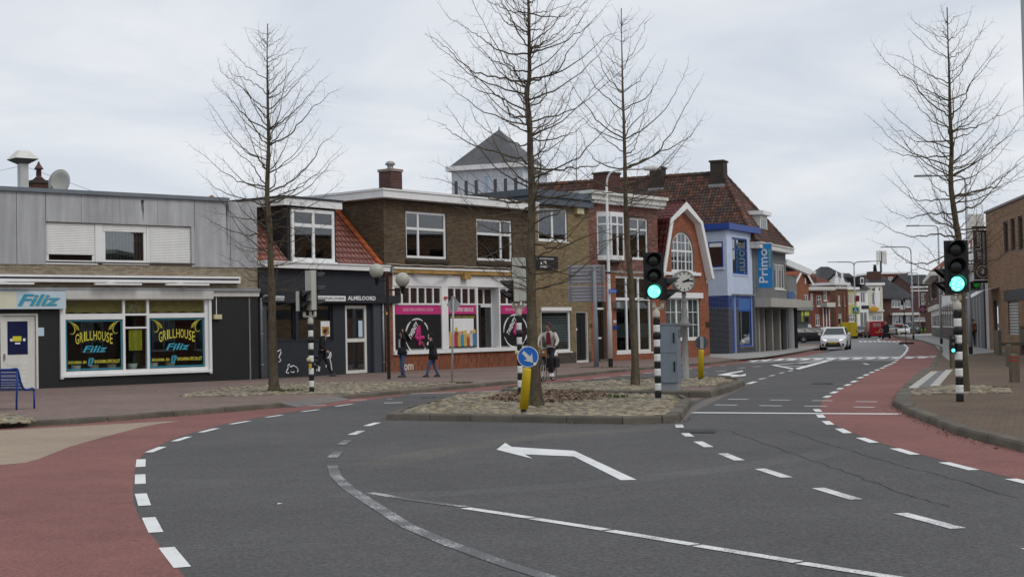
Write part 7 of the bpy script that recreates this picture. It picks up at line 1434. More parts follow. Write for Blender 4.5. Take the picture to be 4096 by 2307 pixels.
# bollards with round signs
def round_bollard(label, base_px, zb, sign_px, sr, face, lean=0, bw=.165, mat_s=None):
    g = G(*base_px, zb); t = top('sign_bollard', label, 'bollard', g, 0, 'yellow sign bollards'); s = PY(*sign_px, g.y)-g; r = sr/FPX*g.y; zt = s.z-r*1.05
    d = Vector((s.x, 0, zt)); MB().lathe([(.06, 0), (.05, .06)], 12).build('foot', BLK, t); M = Matrix.Rotation(atan2(s.x, s.z), 4, 'Y')
    MB().lathe([(bw*.5, .06), (bw*.5, zt-.05), (bw*.44, zt)], 20, M).build('yellow_tube', YEL, t, True); MB().tube([M @ Vector((0, 0, zt)), M @ Vector((0, 0, s.z+r*.6))], .02, 8).build('stem', GALV, t)
    Ms = Matrix.Translation((s.x, -.03 if face else -.0, s.z)) @ Matrix.Rotation(radians(90), 4, 'X')
    if face:
        sd = MB().lathe([(r, -.02), (r, .0)], 32, Ms).build('sign_plate', PWHITE, t); MB().lathe([(r*.93, .0), (r*.93, .003)], 32, Ms).build('blue_disc', SBLUE, sd)
        c = [(-.55, .62), (-.30, .62), (.18, .06), (.42, .30), (.52, -.62), (-.42, -.34), (-.14, -.18), (-.62, .40)]
        c = [(-.62, .38), (-.40, .60), (.22, .02), (.42, .38), (.50, -.62), (-.46, -.36), (-.10, -.24)]
        mb = MB(); mb.prism([(s.x+p[0]*r*.93, s.z+p[1]*r*.93) for p in c], -.042, -.036); mb.build('arrow', mat('arrow_grey', (.55, .55, .54), .5, .08), sd); MB().prism([(s.x+r*.50, s.z-r*.55), (s.x+r*.85, s.z-r*.55), (s.x+r*.72, s.z-r*.8), (s.x+r*.5, s.z-r*.85)], -.048, -.043).build('sticker', PWHITE, sd)
    else:
        sd = MB().lathe([(r, -.02), (r, .02)], 32, Ms).build('sign_plate', mat('dark_sign_back', (.075, .085, .10), .5, .1), t); MB().box(s.x-.05, s.x+.05, -.07, -.021, s.z-r*.9, s.z+r*.9).build('clamp', GALV, sd)
    return t
round_bollard('yellow bollard with round blue arrow sign leaning before the big tree', (2094, 1648), .10, (2112, 1426), 42, True)
round_bollard('yellow bollard with the dark back of a round sign on the back island', (2802, 1519), .12, (2806, 1370), 26.5, False, bw=.16)
# clock
g = G(2744, 1520, .12); t = top('street_clock', 'round white street clock on a grey cast iron post', 'clock', g); c = PY(2732, 1126, g.y)-g; r = 44/FPX*g.y; CI = mat('cast_iron_grey', (.24, .24, .225), .6, .12, 4)
MB().lathe([(.15, 0), (.15, .05), (.10, .06), (.085, .95), (.085, 1.5), (.15, 1.54), (.16, 1.62), (.12, 1.68), (.085, 1.85), (.095, 2.0), (.06, 2.08), (.055, 2.4), (.075, 2.44), (.052, 2.5), (.048, c.z-.62), (.075, c.z-.58), (.05, c.z-.5), (.06, c.z-.35), (.04, c.z-.3)], 14).build('post', CI, t, True)
M = Matrix.Translation((c.x, 0, c.z)) @ Matrix.Rotation(radians(8), 4, 'Z') @ Matrix.Rotation(radians(90), 4, 'X')
cs = MB().lathe([(r*.96, -.16), (r, -.13), (r, .13), (r*.95, .16), (r*.90, .165), (r*.90, .14), (.001, .14)], 36, M).build('case', CI, t, True); MB().lathe([(r*.895, .141), (r*.895, .145)], 36, M).build('dial', mat('dial_white', (.60, .60, .55), .4, .04), cs)
mb = MB()
for k in range(12):
    a = 2*pi*k/12; lo_, hi_ = (.66, .84); mb.M = M @ Matrix.Rotation(-a, 4, 'Z'); wd_ = .022 if k % 3 else .028; mb.box(-wd_*.6, wd_*.6, r*lo_, r*hi_, .146, .151)
mb.build('hour_marks', BLK, cs)
for nm, ang, l0_, l1_, wd_ in (('hour_hand', 66, -.15, .50, .032), ('minute_hand', 85, -.18, .78, .024)): mb = MB(); mb.M = M @ Matrix.Rotation(radians(-ang), 4, 'Z'); mb.box(-wd_*.7, wd_*.7, r*l0_, r*l1_, .153, .158); mb.build(nm, BLK, cs)
# cabinet
g = G(2640, 1563, .12); t = top('utility_cabinet', 'tall grey-blue steel utility cabinet beside the clock', 'cabinet', g, radians(-20)); CAB = mat('cabinet_paint', (.21, .25, .29), .5, .07, 2, streak=.08); h = PY(2640, 1300, g.y).z-g.z; w_ = 72/FPX*g.y; dp_ = .42
bd = box('body', CAB, t, 0, w_*1.0, .012, dp_, .18, h); box('plinth', mat('cabinet_plinth', (.27, .29, .30), .7, .1), t, .012, w_-.012, .03, dp_-.02, 0, .178); box('roof', CAB, t, -.02, w_+.04, -.02, dp_+.04, h+.002, h+.04)
for z0_, z1_ in ((.20, h*.57), (h*.57+.012, h-.02)): d_ = box('door', CAB, bd, .012, w_*.97, -.01, .010, z0_, z1_); zz = z0_+(z1_-z0_)*.55; box('handle', BLK, d_, w_*.82, w_*.90, -.035, -.011, zz-.12, zz+.12)
for k in range(5): box('vent_slot', BLK, bd, w_-.002, w_+.003, .15, .4, h-.30+k*.04, h-.285+k*.04)
# white lamp post with curved arm
LPW = mat('lamp_post_white', (.60, .61, .60), .45, .08, 2, streak=.08)
def lamppost(label, base_px, zb, top_px, head_px, hl, m=None, r0=.085, double=False, foot=True, style='flat', group='street lamp posts', arm_r=.04):
    g = G(*base_px, zb) if len(base_px) == 2 else Vector(base_px); t = top('street_lamp', label, 'street lamp', g, 0, group); m = m or LPW; tp_ = PY(*top_px, g.y)-g; hp_ = PY(*head_px, g.y)-g; H_ = tp_.z
    if foot: MB().lathe([(r0*1.02, 0), (r0*1.02, .35)], 12).build('black_foot', BLK, t)
    MB().lathe([(r0, .351 if foot else 0), (r0, 2.2), (r0*.8, 2.3), (r0*.55, H_)], 12).build('pole', m, t, True)
    for s in ((1, -1) if double else (1,)):
        e = Vector((hp_.x*s if double else hp_.x, 0, hp_.z)); d = 1 if e.x > 0 else -1
        pts = [(0, 0, H_-.02), (d*.04*abs(e.x), 0, H_+(e.z-H_)*.55), (d*.18*abs(e.x), 0, H_+(e.z-H_)*.88), (d*.5*abs(e.x), 0, e.z-.01), (e.x, 0, e.z)]; MB().tube(catmull([Vector(p) for p in pts], 4), arm_r, 8).build('arm', m, t, True)
        if style == 'dome': prof = [(0, -.10), (.10, -.09), (.13, -.03), (.12, .05), (.05, .11), (0, .12)]; MB().lathe(prof, 14, Matrix.Translation((e.x+d*hl*.5, 0, e.z+.02)) @ Matrix.Diagonal((hl/.26, 1.3, 1.0, 1))).build('lamp_head', mat('lamp_head_white', (.62, .62, .60), .4, .06), t, True)
        else: MB().box(e.x if d > 0 else e.x-hl, e.x+hl if d > 0 else e.x, -.13, .13, e.z-.03, e.z+.05).build('lamp_head', mat('lamp_head_grey', (.22, .225, .23), .5, .1), t)
    return t, g
t, g = lamppost('white lamp post with curved arm reaching right in front of house 16', (2443, 1468), PAV, (2436, 745), (2568, 676), .78, r0=.09, style='dome'); 
a, b = PY(2434, 1172, g.y)-g, PY(2466, 1156, g.y)-g; ns = MB().box(a.x, b.x, -.13, -.10, a.z, b.z).build('street_name_sign', SBLUE, t); text('Bornsestraat', ns, PWHITE, a.x+.04, b.x-.03, a.z+.05, b.z-.04, -.133)
MB().lathe([(.12, 0), (.12, .05)], 12, Matrix.Translation((0, 0, PY(2442, 1092, g.y).z-g.z))).build('clamp', BLK, t)
# back of the direction sign
g = G(2386, 1468, PAV); t = top('direction_sign', 'grey back of a large two-panel direction sign on a grey pole', 'sign', g); zt = PY(2381, 1070, g.y).z-g.z
MB().lathe([(.10, 0), (.10, 2.0), (.085, 2.1), (.075, zt)], 12).build('pole', mat('sign_pole_grey', (.27, .28, .31), .5, .08), t, True)
for y0, y1, x0, x1 in ((1058, 1137, 2272, 2420), (1140, 1209, 2274, 2422)):
    a, b = PY(x0, y1, g.y)-g, PY(x1, y0, g.y)-g; pn = MB().box(a.x, b.x, .12, .15, a.z, b.z).build('sign_panel', ALU, t)
    for k in range(5): zz = a.z+(b.z-a.z)*(k+.5)/5; MB().box(a.x+.12, b.x-.06, .085, .119, zz-.02, zz+.02).build('rail', ALU, pn)
    for x in (a.x+.10, b.x-.10): MB().box(x-.03, x+.03, .05, .084, a.z+.03, b.z-.03).build('upright', mat('dark_alu', (.17, .17, .18), .5, .1), pn)
# globe lamp
g = G(1556, 1516, PAV); t = top('globe_lamp', 'black post with two frosted globe lamps beside the vet clinic', 'street lamp', g); zt = PY(1558, 1100, g.y).z-g.z; BRN = mat('black_brown_paint', (.012, .009, .009), .5, .1); GLOBE = mat('frosted_globe', (.40, .40, .34), .35, .06, 6, spec=.5)
MB().box(-.055, .055, -.055, .055, 0, zt).build('post', BRN, t)
for px, py in ((1506, 1083), (1610, 1118)):
    c = PY(px, py, g.y)-g; r = 29/FPX*g.y; zc = c.z-r-.10; MB().bar((0, 0, zc), (c.x, 0, zc), .05).build('arm', BRN, t); MB().lathe([(.03, zc-.14), (.06, zc-.1), (.06, zc+.06), (.11, zc+.08), (.11, zc+.12)], 12, Matrix.Translation((c.x, 0, 0))).build('holder', BRN, t, True)
    MB().lathe([(r*sin(pi*i/12)+.0005, c.z-r*cos(pi*i/12)) for i in range(13)], 20, Matrix.Translation((c.x, 0, 0))).build('globe', GLOBE, t, True); MB().lathe([(.07, c.z-r*.8), (.06, c.z-.05)], 10, Matrix.Translation((c.x, -.0, 0))).build('lamp_base', mat('lamp_core', (.35, .33, .2), .5, .1), t)
MB().box(-.058, -.0, -.06, -.0555, zt*.62, zt*.645).build('label_plate', YEL, t)
# diamond sign back
g = G(1808, 1526, PAV); t = top('priority_sign', 'grey back of a diamond road sign on a thin post', 'sign', g); c = PY(1814, 1218, g.y)-g; s = 25/FPX*g.y*1.12; MB().tube([(0, 0, 0), (c.x, 0, c.z+s)], .03, 8).build('post', mat('pale_post', (.38, .38, .38), .5, .08), t, True)
MB().prism([(c.x-s, c.z), (c.x, c.z-s*1.35), (c.x+s, c.z), (c.x, c.z+s*1.35)], .03, .05).build('sign_plate', ALU, t); box('cap', GALV, t, c.x-.07, c.x+.07, -.03, .029, c.z+s*.95, c.z+s*1.15)
# blue bench at the left edge: bent perforated steel sheet on two frames
g = G(60, 1641, PAV); t = top('bench', 'blue perforated steel bench at the left edge of the pavement', 'bench', g, radians(-12)); BBL = mat('bench_blue', (.012, .045, .24), .4, .08, 3); px_m = FPX/g.y
prof = [(-.30, .90), (-.02, .92), (.03, .90), (.05, .85), (.12, .62), (.20, .48), (.28, .43), (.50, .46), (.545, .44), (.56, .40)]
for yy in (-.0, 1.75): MB().tube([(-.02, yy, 0), (.0, yy, .5), (.02, yy, .9)], .022, 8).build('leg', BBL, t, True); MB().tube([(.56, yy, 0), (.56, yy, .42)], .022, 8).build('leg', BBL, t, True); MB().tube([(x, yy, z) for x, z in prof], .024, 8).build('side_frame', BBL, t, True)
PERF = bpy.data.materials.new('perforated_blue'); PERF.use_nodes = True; n_ = PERF.node_tree; b_ = n_.nodes['Principled BSDF']; b_.inputs['Base Color'].default_value = (.014, .05, .26, 1); b_.inputs['Roughness'].default_value = .45
vo = n_.nodes.new('ShaderNodeTexVoronoi'); vo.inputs['Scale'].default_value = 38; vo.inputs['Randomness'].default_value = 0; tc_ = n_.nodes.new('ShaderNodeTexCoord'); n_.links.new(tc_.outputs['Object'], vo.inputs['Vector']); mr = n_.nodes.new('ShaderNodeMath'); mr.operation = 'GREATER_THAN'; mr.inputs[1].default_value = .33; n_.links.new(vo.outputs['Distance'], mr.inputs[0]); n_.links.new(mr.outputs[0], b_.inputs['Alpha'])
mb = MB(); pp = prof[2:]
for (a, b) in zip(pp[:-1], pp[1:]): mb.add([(a[0], 0, a[1]), (b[0], 0, b[1]), (b[0], 1.75, b[1]), (a[0], 1.75, a[1])], [(0, 1, 2, 3)])
mb.build('seat_sheet', PERF, t, True); mb = MB(); mb.tube([(.03, 0, .9), (.03, 1.75, .9)], .02, 8); mb.build('top_rail', BBL, t)
t.location = G(18, 1640, PAV)+Vector((.28, 0, 0)); t.rotation_euler = (0, 0, radians(68))
# wooden posts and concrete bench on the right
WOOD = mat('weathered_wood', (.15, .125, .09), .9, .2, 4, fine=.2, streak=.3)
for px, zt_px, w_, lab in (((4059, 1529), 1414, 30, 'short square timber post with a red band at the right edge'), ((4038, 1465), 1376, 20, 'dark timber post behind the red-banded one'), ((3813, 1470), 1372, 20, 'timber post behind the right-hand traffic light')):
    g = G(*px, PAV); t = top('timber_post', lab, 'post', g, radians(10), 'square timber posts'); h = PY(px[0], zt_px, g.y).z-g.z; r = w_/FPX*g.y/2; MB().add([(-r, -r, -.02), (r, -r, -.02), (r, r, -.02), (-r, r, -.02), (-r, -r, h-.03), (r, -r, h-.03), (r, r, h-.03), (-r, r, h-.03), (0, 0, h)], [(0, 1, 5, 4), (1, 2, 6, 5), (2, 3, 7, 6), (3, 0, 4, 7), (4, 5, 8), (5, 6, 8), (6, 7, 8), (7, 4, 8)]).build('post', WOOD, t)
    if 'red' in lab[:40] and 'behind' not in lab:
        for z in (h-.18, h-.10): MB().box(-r-.006, r+.006, -r-.006, r+.006, z, z+.03).build('red_band', mat('red_band', (.35, .03, .03), .5, 0), t)
g = G(4010, 1420, PAV); t = top('concrete_bench', 'weathered concrete bench with high slab ends before the tan brick building', 'bench', g, radians(-6)); CON = mat('mossy_concrete', (.14, .125, .095), .9, .25, 2, fine=.15, streak=.2); s = FPX/g.y
box('seat', CON, t, -.15, 2.6, .1, .65, .42, .55); box('backrest', CON, t, 1.0, 3.4, .7, .95, 0, 1.28); box('end_slab', CON, t, -.16, -.02, .0, .95, 0, 1.12); box('end_slab', CON, t, 1.0, 1.14, .0, .69, 0, 1.12)
# lamp posts along the street
lamppost('tall grey lamp post on the right pavement behind the tree', (3883, 1416), PAV, (3845, 735), (3722, 704), .75, GALV, .10); lamppost('grey lamp post rising beside the white corner of the right row', (3766, 1375), PAV, (3750, 918), (3676, 903), .9, GALV, .10); lamppost('slim lamp post on the pavement beside the beach flag', (3654, 1357), PAV, (3640, 1010), (3574, 988), 1.2, GALV, .10, arm_r=.06); lamppost('farthest slim lamp post on the right pavement', (3680, 1334), PAV, (3670, 1105), (3650, 1092), .9, GALV, .09, arm_r=.05)
te, ge = lamppost('double-armed lamp post carrying the zebra crossing sign', (3424, 1348), .08, (3414, 1062), (3350, 1048), 1.2, GALV, .13, double=True, arm_r=.07)
a, b = PY(3404, 1257, ge.y)-ge, PY(3437, 1226, ge.y)-ge; sg_ = MB().box(a.x, b.x, -.25, -.2, a.z, b.z).build('zebra_sign', mat('fluorescent_yellow_green', (.45, .68, .04), .5, 0), te); xm, zm, hw_ = (a.x+b.x)/2, (a.z+b.z)/2, (b.x-a.x)/2
MB().box(xm-hw_*.66, xm+hw_*.66, -.27, -.251, zm-hw_*.66, zm+hw_*.66).build('blue_square', SBLUE, sg_); MB().prism([(xm-hw_*.55, zm-hw_*.5), (xm+hw_*.55, zm-hw_*.5), (xm, zm+hw_*.5)], -.29, -.271).build('white_triangle', PWHITE, sg_); MB().tube([(xm-.1, -.3, zm-hw_*.4), (xm, -.3, zm), (xm+.12, -.3, zm-hw_*.4)], .05, 5).build('walker', BLK, sg_)
a, b = PY(3421, 1206, ge.y)-ge, PY(3436, 1182, ge.y)-ge; MB().box(a.x, b.x, -.2, -.15, a.z, b.z).build('red_sign', mat('maroon_sign', (.16, .015, .03), .5, 0), te)
pN = PY(4101, 130, 24.0); tN = top('street_lamp', 'grey pole crossing the top right corner of the picture', 'street lamp', (pN.x, 24.0, PAV), 0, 'street lamp posts'); MB().lathe([(.10, 0), (.10, 1.5), (.075, 1.6), (.055, 9.0)], 12).build('pole', GALV, tN, True); MB().tube([(0, 0, 9.0), (.5, 0, 9.3), (1.4, 0, 9.4)], .035, 8).build('arm', GALV, tN); box('lamp_head', MATS['lamp_head_grey'], tN, 1.4, 2.1, -.12, .12, 9.36, 9.44)
round_bollard('distant yellow bollard with round blue sign near the yellow van', (3423, 1343), .08, (3422, 1291), 8, True, bw=.42)
# bin, flag, projecting pharmacy sign
g = G(3596, 1339, PAV); t = top('wheelie_bin', 'black wheelie bin with an orange-red lid on the far right pavement', 'bin', g); MB().add([(-.26, -.3, .05), (.26, -.3, .05), (.26, .3, .05), (-.26, .3, .05), (-.32, -.38, 1.0), (.32, -.38, 1.0), (.32, .36, 1.0), (-.32, .36, 1.0)], [(0, 1, 5, 4), (1, 2, 6, 5), (2, 3, 7, 6), (3, 0, 4, 7), (3, 2, 1, 0)]).build('body', BLK, t); MB().box(-.35, .35, -.42, .38, 1.005, 1.09).build('lid', mat('orange_lid', (.45, .06, .02), .5, 0), t)
for s in (-1, 1): MB().lathe([(.11, -.03), (.11, .03)], 12, Matrix.Translation((s*.28, .3, .11)) @ Matrix.Rotation(radians(90), 4, 'Y')).build('wheel', BLK, t)
t.scale = (1.25, 1.25, 1.25)
g = G(3625, 1375, PAV); t = top('beach_flag', 'narrow navy and white beach flag on a black cross base', 'flag', g); zt = PY(3618, 1193, g.y).z-g.z; zm_ = PY(3620, 1238, g.y).z-g.z; MB().bar((-.55, 0, .04), (.55, 0, .04), .12).build('base', BLK, t); MB().tube([(0, 0, 0), (-.1, 0, zm_), (-.25, 0, zt)], .03, 6).build('mast', mat('navy_mast', (.015, .02, .07), .5, 0), t)
MB().prism([(-.38, zm_), (-.02, zm_), (-.05, zt-.3), (-.2, zt), (-.4, zt-.25)], -.01, .01).build('flag_cloth', PWHITE, t); MB().prism([(-.33, zm_+.35), (-.1, zm_+.35), (-.12, zm_+.75), (-.33, zm_+.75)], -.02, -.011).build('flag_print', BLK, t)
pz = PY(3690, 1251, 150); t = top('projecting_sign', 'square purple projecting sign with a pale flower cross on the right row', 'sign', pz); a, b = PY(3678, 1251, 150)-pz, PY(3703, 1227, 150)-pz; MB().box(a.x, b.x, -.1, .1, 0, b.z).build('box', mat('purple_sign', (.05, .012, .10), .4, 0), t); zc = b.z*.58
for k in range(4): MB().lathe([(.13, 0), (.13, .02)], 10, Matrix.Translation((.12*cos(k*pi/2), -.105, zc+.12*sin(k*pi/2))) @ Matrix.Rotation(radians(90), 4, 'X')).build('petal', mat('salmon_print', (.6, .22, .22), .5, 0), t)
MB().bar((b.x, 0, zc), (b.x+1.2, .2, zc), .06).build('arm', OFFW, t)
# litter
rl2 = random.Random(9); LIT_ = mat('paper_litter', (.6, .58, .55), .8, .1)
for px, zz, lab in (((640, 1566), PAV, 'small white scrap of paper on the pavement before the grill house'), ((1120, 2015), .003, 'tiny white scrap lying on the asphalt at the front')):
    g = G(*px, zz); tag(MB().add([(-.025, -.02, .003), (.03, -.015, .008), (.02, .025, .004), (-.02, .02, .012)], [(0, 1, 2, 3)]).build('paper_scrap', LIT_, None, loc=g), lab, 'litter')
# ================================================================== VEHICLES
CGL = mat('car_glass', (.025, .03, .033), .06, .1, spec=.6); TYRE = mat('tyre', (.014, .014, .015), .8, .1); RIM = mat('alloy', (.42, .42, .43), .35, .05, metal=.6); CBLK = mat('car_black_plastic', (.014, .014, .015), .5, .1)
LAMP = mat('headlamp', (.85, .85, .80), .2, 0, emit=.9); LAMP0 = mat('headlamp_unlit', (.6, .6, .6), .15, .1); TAIL = mat('tail_lamp', (.30, .012, .012), .3, 0); PLATE = mat('yellow_plate', (.55, .36, .02), .5, 0)
def loft(secs):
    n = len(secs[0]); vs = [p for s in secs for p in s]; fs = [(i*n+k, i*n+(k+1) % n, (i+1)*n+(k+1) % n, (i+1)*n+k) for i in range(len(secs)-1) for k in range(n)]
    fs += [tuple(range(n-1, -1, -1)), tuple((len(secs)-1)*n+k for k in range(n))]; return vs, fs
def sec(x, zb, zt, w, cr=.03): return [(x, -w*.90, zb), (x, -w, zb+.16), (x, -w, zb+(zt-zb)*.62), (x, -w*.95, zt-.02), (x, -w*.55, zt+cr), (x, w*.55, zt+cr), (x, w*.95, zt-.02), (x, w, zb+(zt-zb)*.62), (x, w, zb+.16), (x, w*.90, zb)]
def wheel(t, x, y, r, s):
    M = Matrix.Translation((x, y, r)) @ Matrix.Rotation(radians(-90*s), 4, 'X')
    wh = MB().lathe([(r*.62, -.1), (r*.95, -.1), (r, -.06), (r, .06), (r*.95, .10), (r*.64, .10)], 22, M).build('wheel', TYRE, t, True); MB().lathe([(r*.66, .085), (r*.62, .09), (r*.16, .075), (.001, .08)], 22, M).build('rim', mat('rim_dark', (.05, .05, .05), .5, 0), wh)
    sp = MB()
    for k in range(6): sp.M = M @ Matrix.Rotation(k*pi/3, 4, 'Z'); sp.box(-.028, .028, r*.08, r*.62, .09, .105)
    sp.build('spokes', RIM, wh); MB().lathe([(r*1.17, -.0), (r*1.17, .004)], 22, Matrix.Translation((x, y+s*.012, r*1.03)) @ Matrix.Rotation(radians(-90*s), 4, 'X') @ Matrix.Translation((0, 0, .075))).build('wheel_arch', CBLK, t)
def car(name, label, cat, pos, ahead, paint, prof, gh, W, wb, r=.31, lit=False, rear=False, plate=True, grille='hatch', group='cars and vans in the street'):
    """prof: (x, bottom, top, half width) from nose to tail; gh: greenhouse foot and roof corners (x, z, half width)"""
    t = top(name, label, cat, pos, atan2(ahead[1], ahead[0]), group); b = MB().add(*loft([sec(*s) for s in prof])).build('body', paint, t); autosmooth(b, 35); xf, xr = prof[0][0], prof[-1][0]
    if gh:
        (x0, z0, w0), (x1, z1, w1), (x2, z2, w2), (x3, z3, w3) = gh
        cab = [[(x0, -w0, z0), (x0, w0, z0)], [(x1, -w1, z1), (x1, w1, z1)], [(x2, -w2, z2), (x2, w2, z2)], [(x3, -w3, z3), (x3, w3, z3)]]; v = [p for s in cab for p in s]; xm = (x1+x2)/2; v += [(xm, -w1*.96, z1+.05), (xm, w1*.96, z1+.05)]
        c = MB().add(v, [(0, 1, 3, 2), (2, 3, 9, 8), (8, 9, 5, 4), (4, 5, 7, 6), (0, 2, 8, 4, 6), (1, 7, 5, 9, 3)]).build('cabin', paint, t); autosmooth(c, 30)
        def pane(nm, q, d):
            ctr = sum((Vector(p) for p in q), Vector())/4; nn = (Vector(q[1])-Vector(q[0])).cross(Vector(q[3])-Vector(q[0])).normalized(); nn = nn if nn.dot(Vector(d)) > 0 else -nn; MB().add([ctr+(Vector(p)-ctr)*.88+nn*.012 for p in q], [(0, 1, 2, 3)]).build(nm, CGL, c)
        pane('windscreen', (v[0], v[1], v[3], v[2]), (1, 0, .3)); pane('rear_window', (v[6], v[7], v[5], v[4]), (-1, 0, .3))
        for s, (a, b_, c_, d_) in ((-1, (0, 2, 4, 6)), (1, (1, 3, 5, 7))):
            A_, B_, C_, D_ = (Vector(v[k]) for k in (a, b_, c_, d_)); m = 3 if x0-x3 > 2.6 else 2
            for k in range(m): f0, f1 = k/m, (k+1)/m; pane('side_window', (A_.lerp(D_, f0), A_.lerp(D_, f1), B_.lerp(C_, f1), B_.lerp(C_, f0)), (0, s, 0))
        for s in (-1, 1): MB().lathe([(.02, -.1), (.09, -.06), (.10, .03), (.05, .09)], 10, Matrix.Translation((x0-.12, s*(W/2+.08), z0+.06)) @ Matrix.Diagonal((.7, 1.1, .9, 1))).build('mirror', paint, t, True)
    for s in (-1, 1):
        for x in wb: wheel(t, x, s*(W/2-.075), r, s)
    zf = prof[0][2]; w_ = prof[0][3]
    if grille:
        MB().add([(xf+.012, -w_*.62, .50), (xf+.012, w_*.62, .50), (xf+.012, w_*.80, .22), (xf+.012, -w_*.80, .22)], [(0, 3, 2, 1)]).build('grille', CBLK, t); MB().box(xf, xf+.03, -w_*.75, w_*.75, .17, .205).build('lip', RIM, t); MB().box(prof[1][0], prof[1][0]+.02, -w_*.5, w_*.5, prof[1][2]-.14, prof[1][2]-.11).build('grille_line', CBLK, t)
        if plate: p = MB().box(xf+.014, xf+.03, -.26, .26, .40, .51).build('number_plate', PLATE, t)
        for s in (-1, 1):
            ya, yb = s*w_*.62, s*w_*1.0; x1_, x2_ = prof[1][0], prof[2][0]; zz = prof[1][2]; MB().add([(xf+.02, ya*.95, zz-.11), (x1_+.0, yb*1.02, zz-.14), (x2_+.02, yb*1.06, zz+.02), (x1_+.02, yb*.98, zz-.01), (xf-.02, ya, zz-.035)], [(0, 1, 2, 3, 4), (4, 3, 2, 1, 0)]).build('headlight', LAMP if lit else LAMP0, t); MB().prism([(0, 0), (.2, .05), (.06, .2)], -.012, .012).build('fog_recess', CBLK, t, loc=(xf+.004, s*w_*.82, .26), rot=(0, 0, radians(90 if s > 0 else -90)))
    for s in (-1, 1): MB().box(xr-.02, xr+.10, s*prof[-1][3]*.98-.10*(s > 0), s*prof[-1][3]*.98+.10*(s < 0), .72, .96).build('tail_light', TAIL, t)
    if plate: MB().box(xr-.03, xr-.012, -.26, .26, .62, .73).build('number_plate', PLATE, t)
    MB().box(xr+.25, xf-.25, -W*.40, W*.40, .16, .3).build('underbody', CBLK, t)
    return t
def paintm(n, c, k=.6): return mat('car_paint_'+n, c, .3, .03, 2, coat=k)
HATCH = [(1.93, .22, .56, .66), (1.86, .19, .72, .80), (1.55, .18, .84, .84), (.95, .18, .97, .85), (0, .18, 1.0, .85), (-1.2, .18, 1.02, .85), (-1.75, .22, 1.02, .82), (-1.93, .3, .95, .70)]; GH_H = ((1.02, .97, .78), (.28, 1.42, .60), (-1.30, 1.44, .58), (-1.82, 1.02, .72))
SEDAN = [(2.3, .22, .56, .72), (2.2, .2, .70, .84), (1.8, .18, .80, .88), (1.0, .18, .95, .89), (0, .18, .97, .89), (-1.5, .18, 1.0, .88), (-2.1, .2, .98, .84), (-2.25, .32, .9, .74)]; GH_E = ((1.15, .94, .80), (.35, 1.40, .62), (-1.85, 1.38, .60), (-2.18, 1.0, .74)); GH_S = ((1.1, .94, .80), (.3, 1.40, .62), (-.85, 1.38, .60), (-1.6, 1.0, .72))
SUV = [(2.25, .3, .75, .74), (2.15, .26, .95, .88), (1.7, .25, 1.05, .92), (.95, .25, 1.12, .93), (0, .25, 1.14, .93), (-1.6, .25, 1.16, .92), (-2.1, .28, 1.14, .88), (-2.25, .4, 1.05, .8)]; GH_V = ((1.1, 1.1, .84), (.5, 1.72, .70), (-1.95, 1.74, .68), (-2.18, 1.16, .80))
VAN = [(2.35, .3, .8, .78), (2.25, .26, 1.0, .92), (1.75, .25, 1.15, .95), (1.2, .25, 1.5, .95), (.75, .25, 1.9, .93), (.2, .25, 1.96, .93), (-1.8, .25, 1.97, .93), (-2.35, .25, 1.95, .92), (-2.42, .3, 1.9, .88)]
def toward(p, dev=0): d = -Vector((p.x, p.y)).normalized(); c, s = cos(radians(dev)), sin(radians(dev)); return (d.x*c-d.y*s, d.x*s+d.y*c)
def gz(px, Z, z=.006): p = PY(px, 1380, Z); return Vector((p.x, Z, z))
p = G(3341, 1400); p = Vector((p.x+.35, p.y+1.4, .006)); t = car('hatchback_car', 'white hatchback driving towards the camera with headlights on', 'car', p, toward(p, -5), paintm('white', (.72, .73, .74)), HATCH, GH_H, 1.70, (1.25, -1.26), .30, True, group=None)
text('HR-398-G', t, BLK, -.22, .22, .42, .49, 0, 'plate_characters', M=Matrix(((0, 1, 0, 1.965), (1, 0, 0, 0), (0, 0, 1, 0), (0, 0, 0, 1)))); MB().lathe([(.05, 0), (.05, .012)], 12, Matrix.Translation((1.87, 0, .66)) @ Matrix.Rotation(radians(80), 4, 'Y') @ Matrix.Diagonal((.7, 1.2, 1, 1))).build('badge', RIM, t)
p = gz(3252, 136); car('estate_car', 'black estate car parked across the side street mouth', 'car', p, (.97, .22), paintm('black', (.012, .012, .014)), SEDAN, GH_E, 1.78, (1.4, -1.35), .32)
p = gz(3208, 147); car('people_carrier', 'dark grey van-like car facing out beside the white pillar', 'car', p, toward(p, -8), paintm('graphite', (.035, .037, .042)), SUV, GH_V, 1.9, (1.4, -1.35), .34, True)
p = gz(3305, 150); car('saloon_car', 'silver-grey car half hidden between black estate and white hatchback', 'car', p, (.9, .3), paintm('silver', (.32, .33, .34)), SEDAN, GH_S, 1.78, (1.4, -1.35), .32)
p = gz(3393, 168); t = car('delivery_van', 'yellow delivery van seen from behind beyond the white hatchback', 'van', p, (.15, 1), paintm('yellow', (.55, .42, .015), .3), [(x*.95, a, min(b, 1.9), c*.98) for x, a, b, c in VAN], None, 1.86, (1.5, -1.4), .33, grille=None); MB().box(-2.335, -2.31, -.01, .01, .4, 1.8).build('door_gap', CBLK, t)
p = gz(3499, 172); t = car('panel_van', 'red panel van seen from behind with white lettering on its doors', 'van', p, (.10, 1), paintm('red', (.34, .008, .02), .4), VAN, None, 1.9, (1.6, -1.5), .34, grille=None)
MB().box(-2.44, -2.425, -.008, .008, .4, 1.85).build('door_gap', CBLK, t); ML2 = Matrix(((0, 1, 0, -2.44), (-1, 0, 0, 0), (0, 0, 1, 0), (0, 0, 0, 1)))
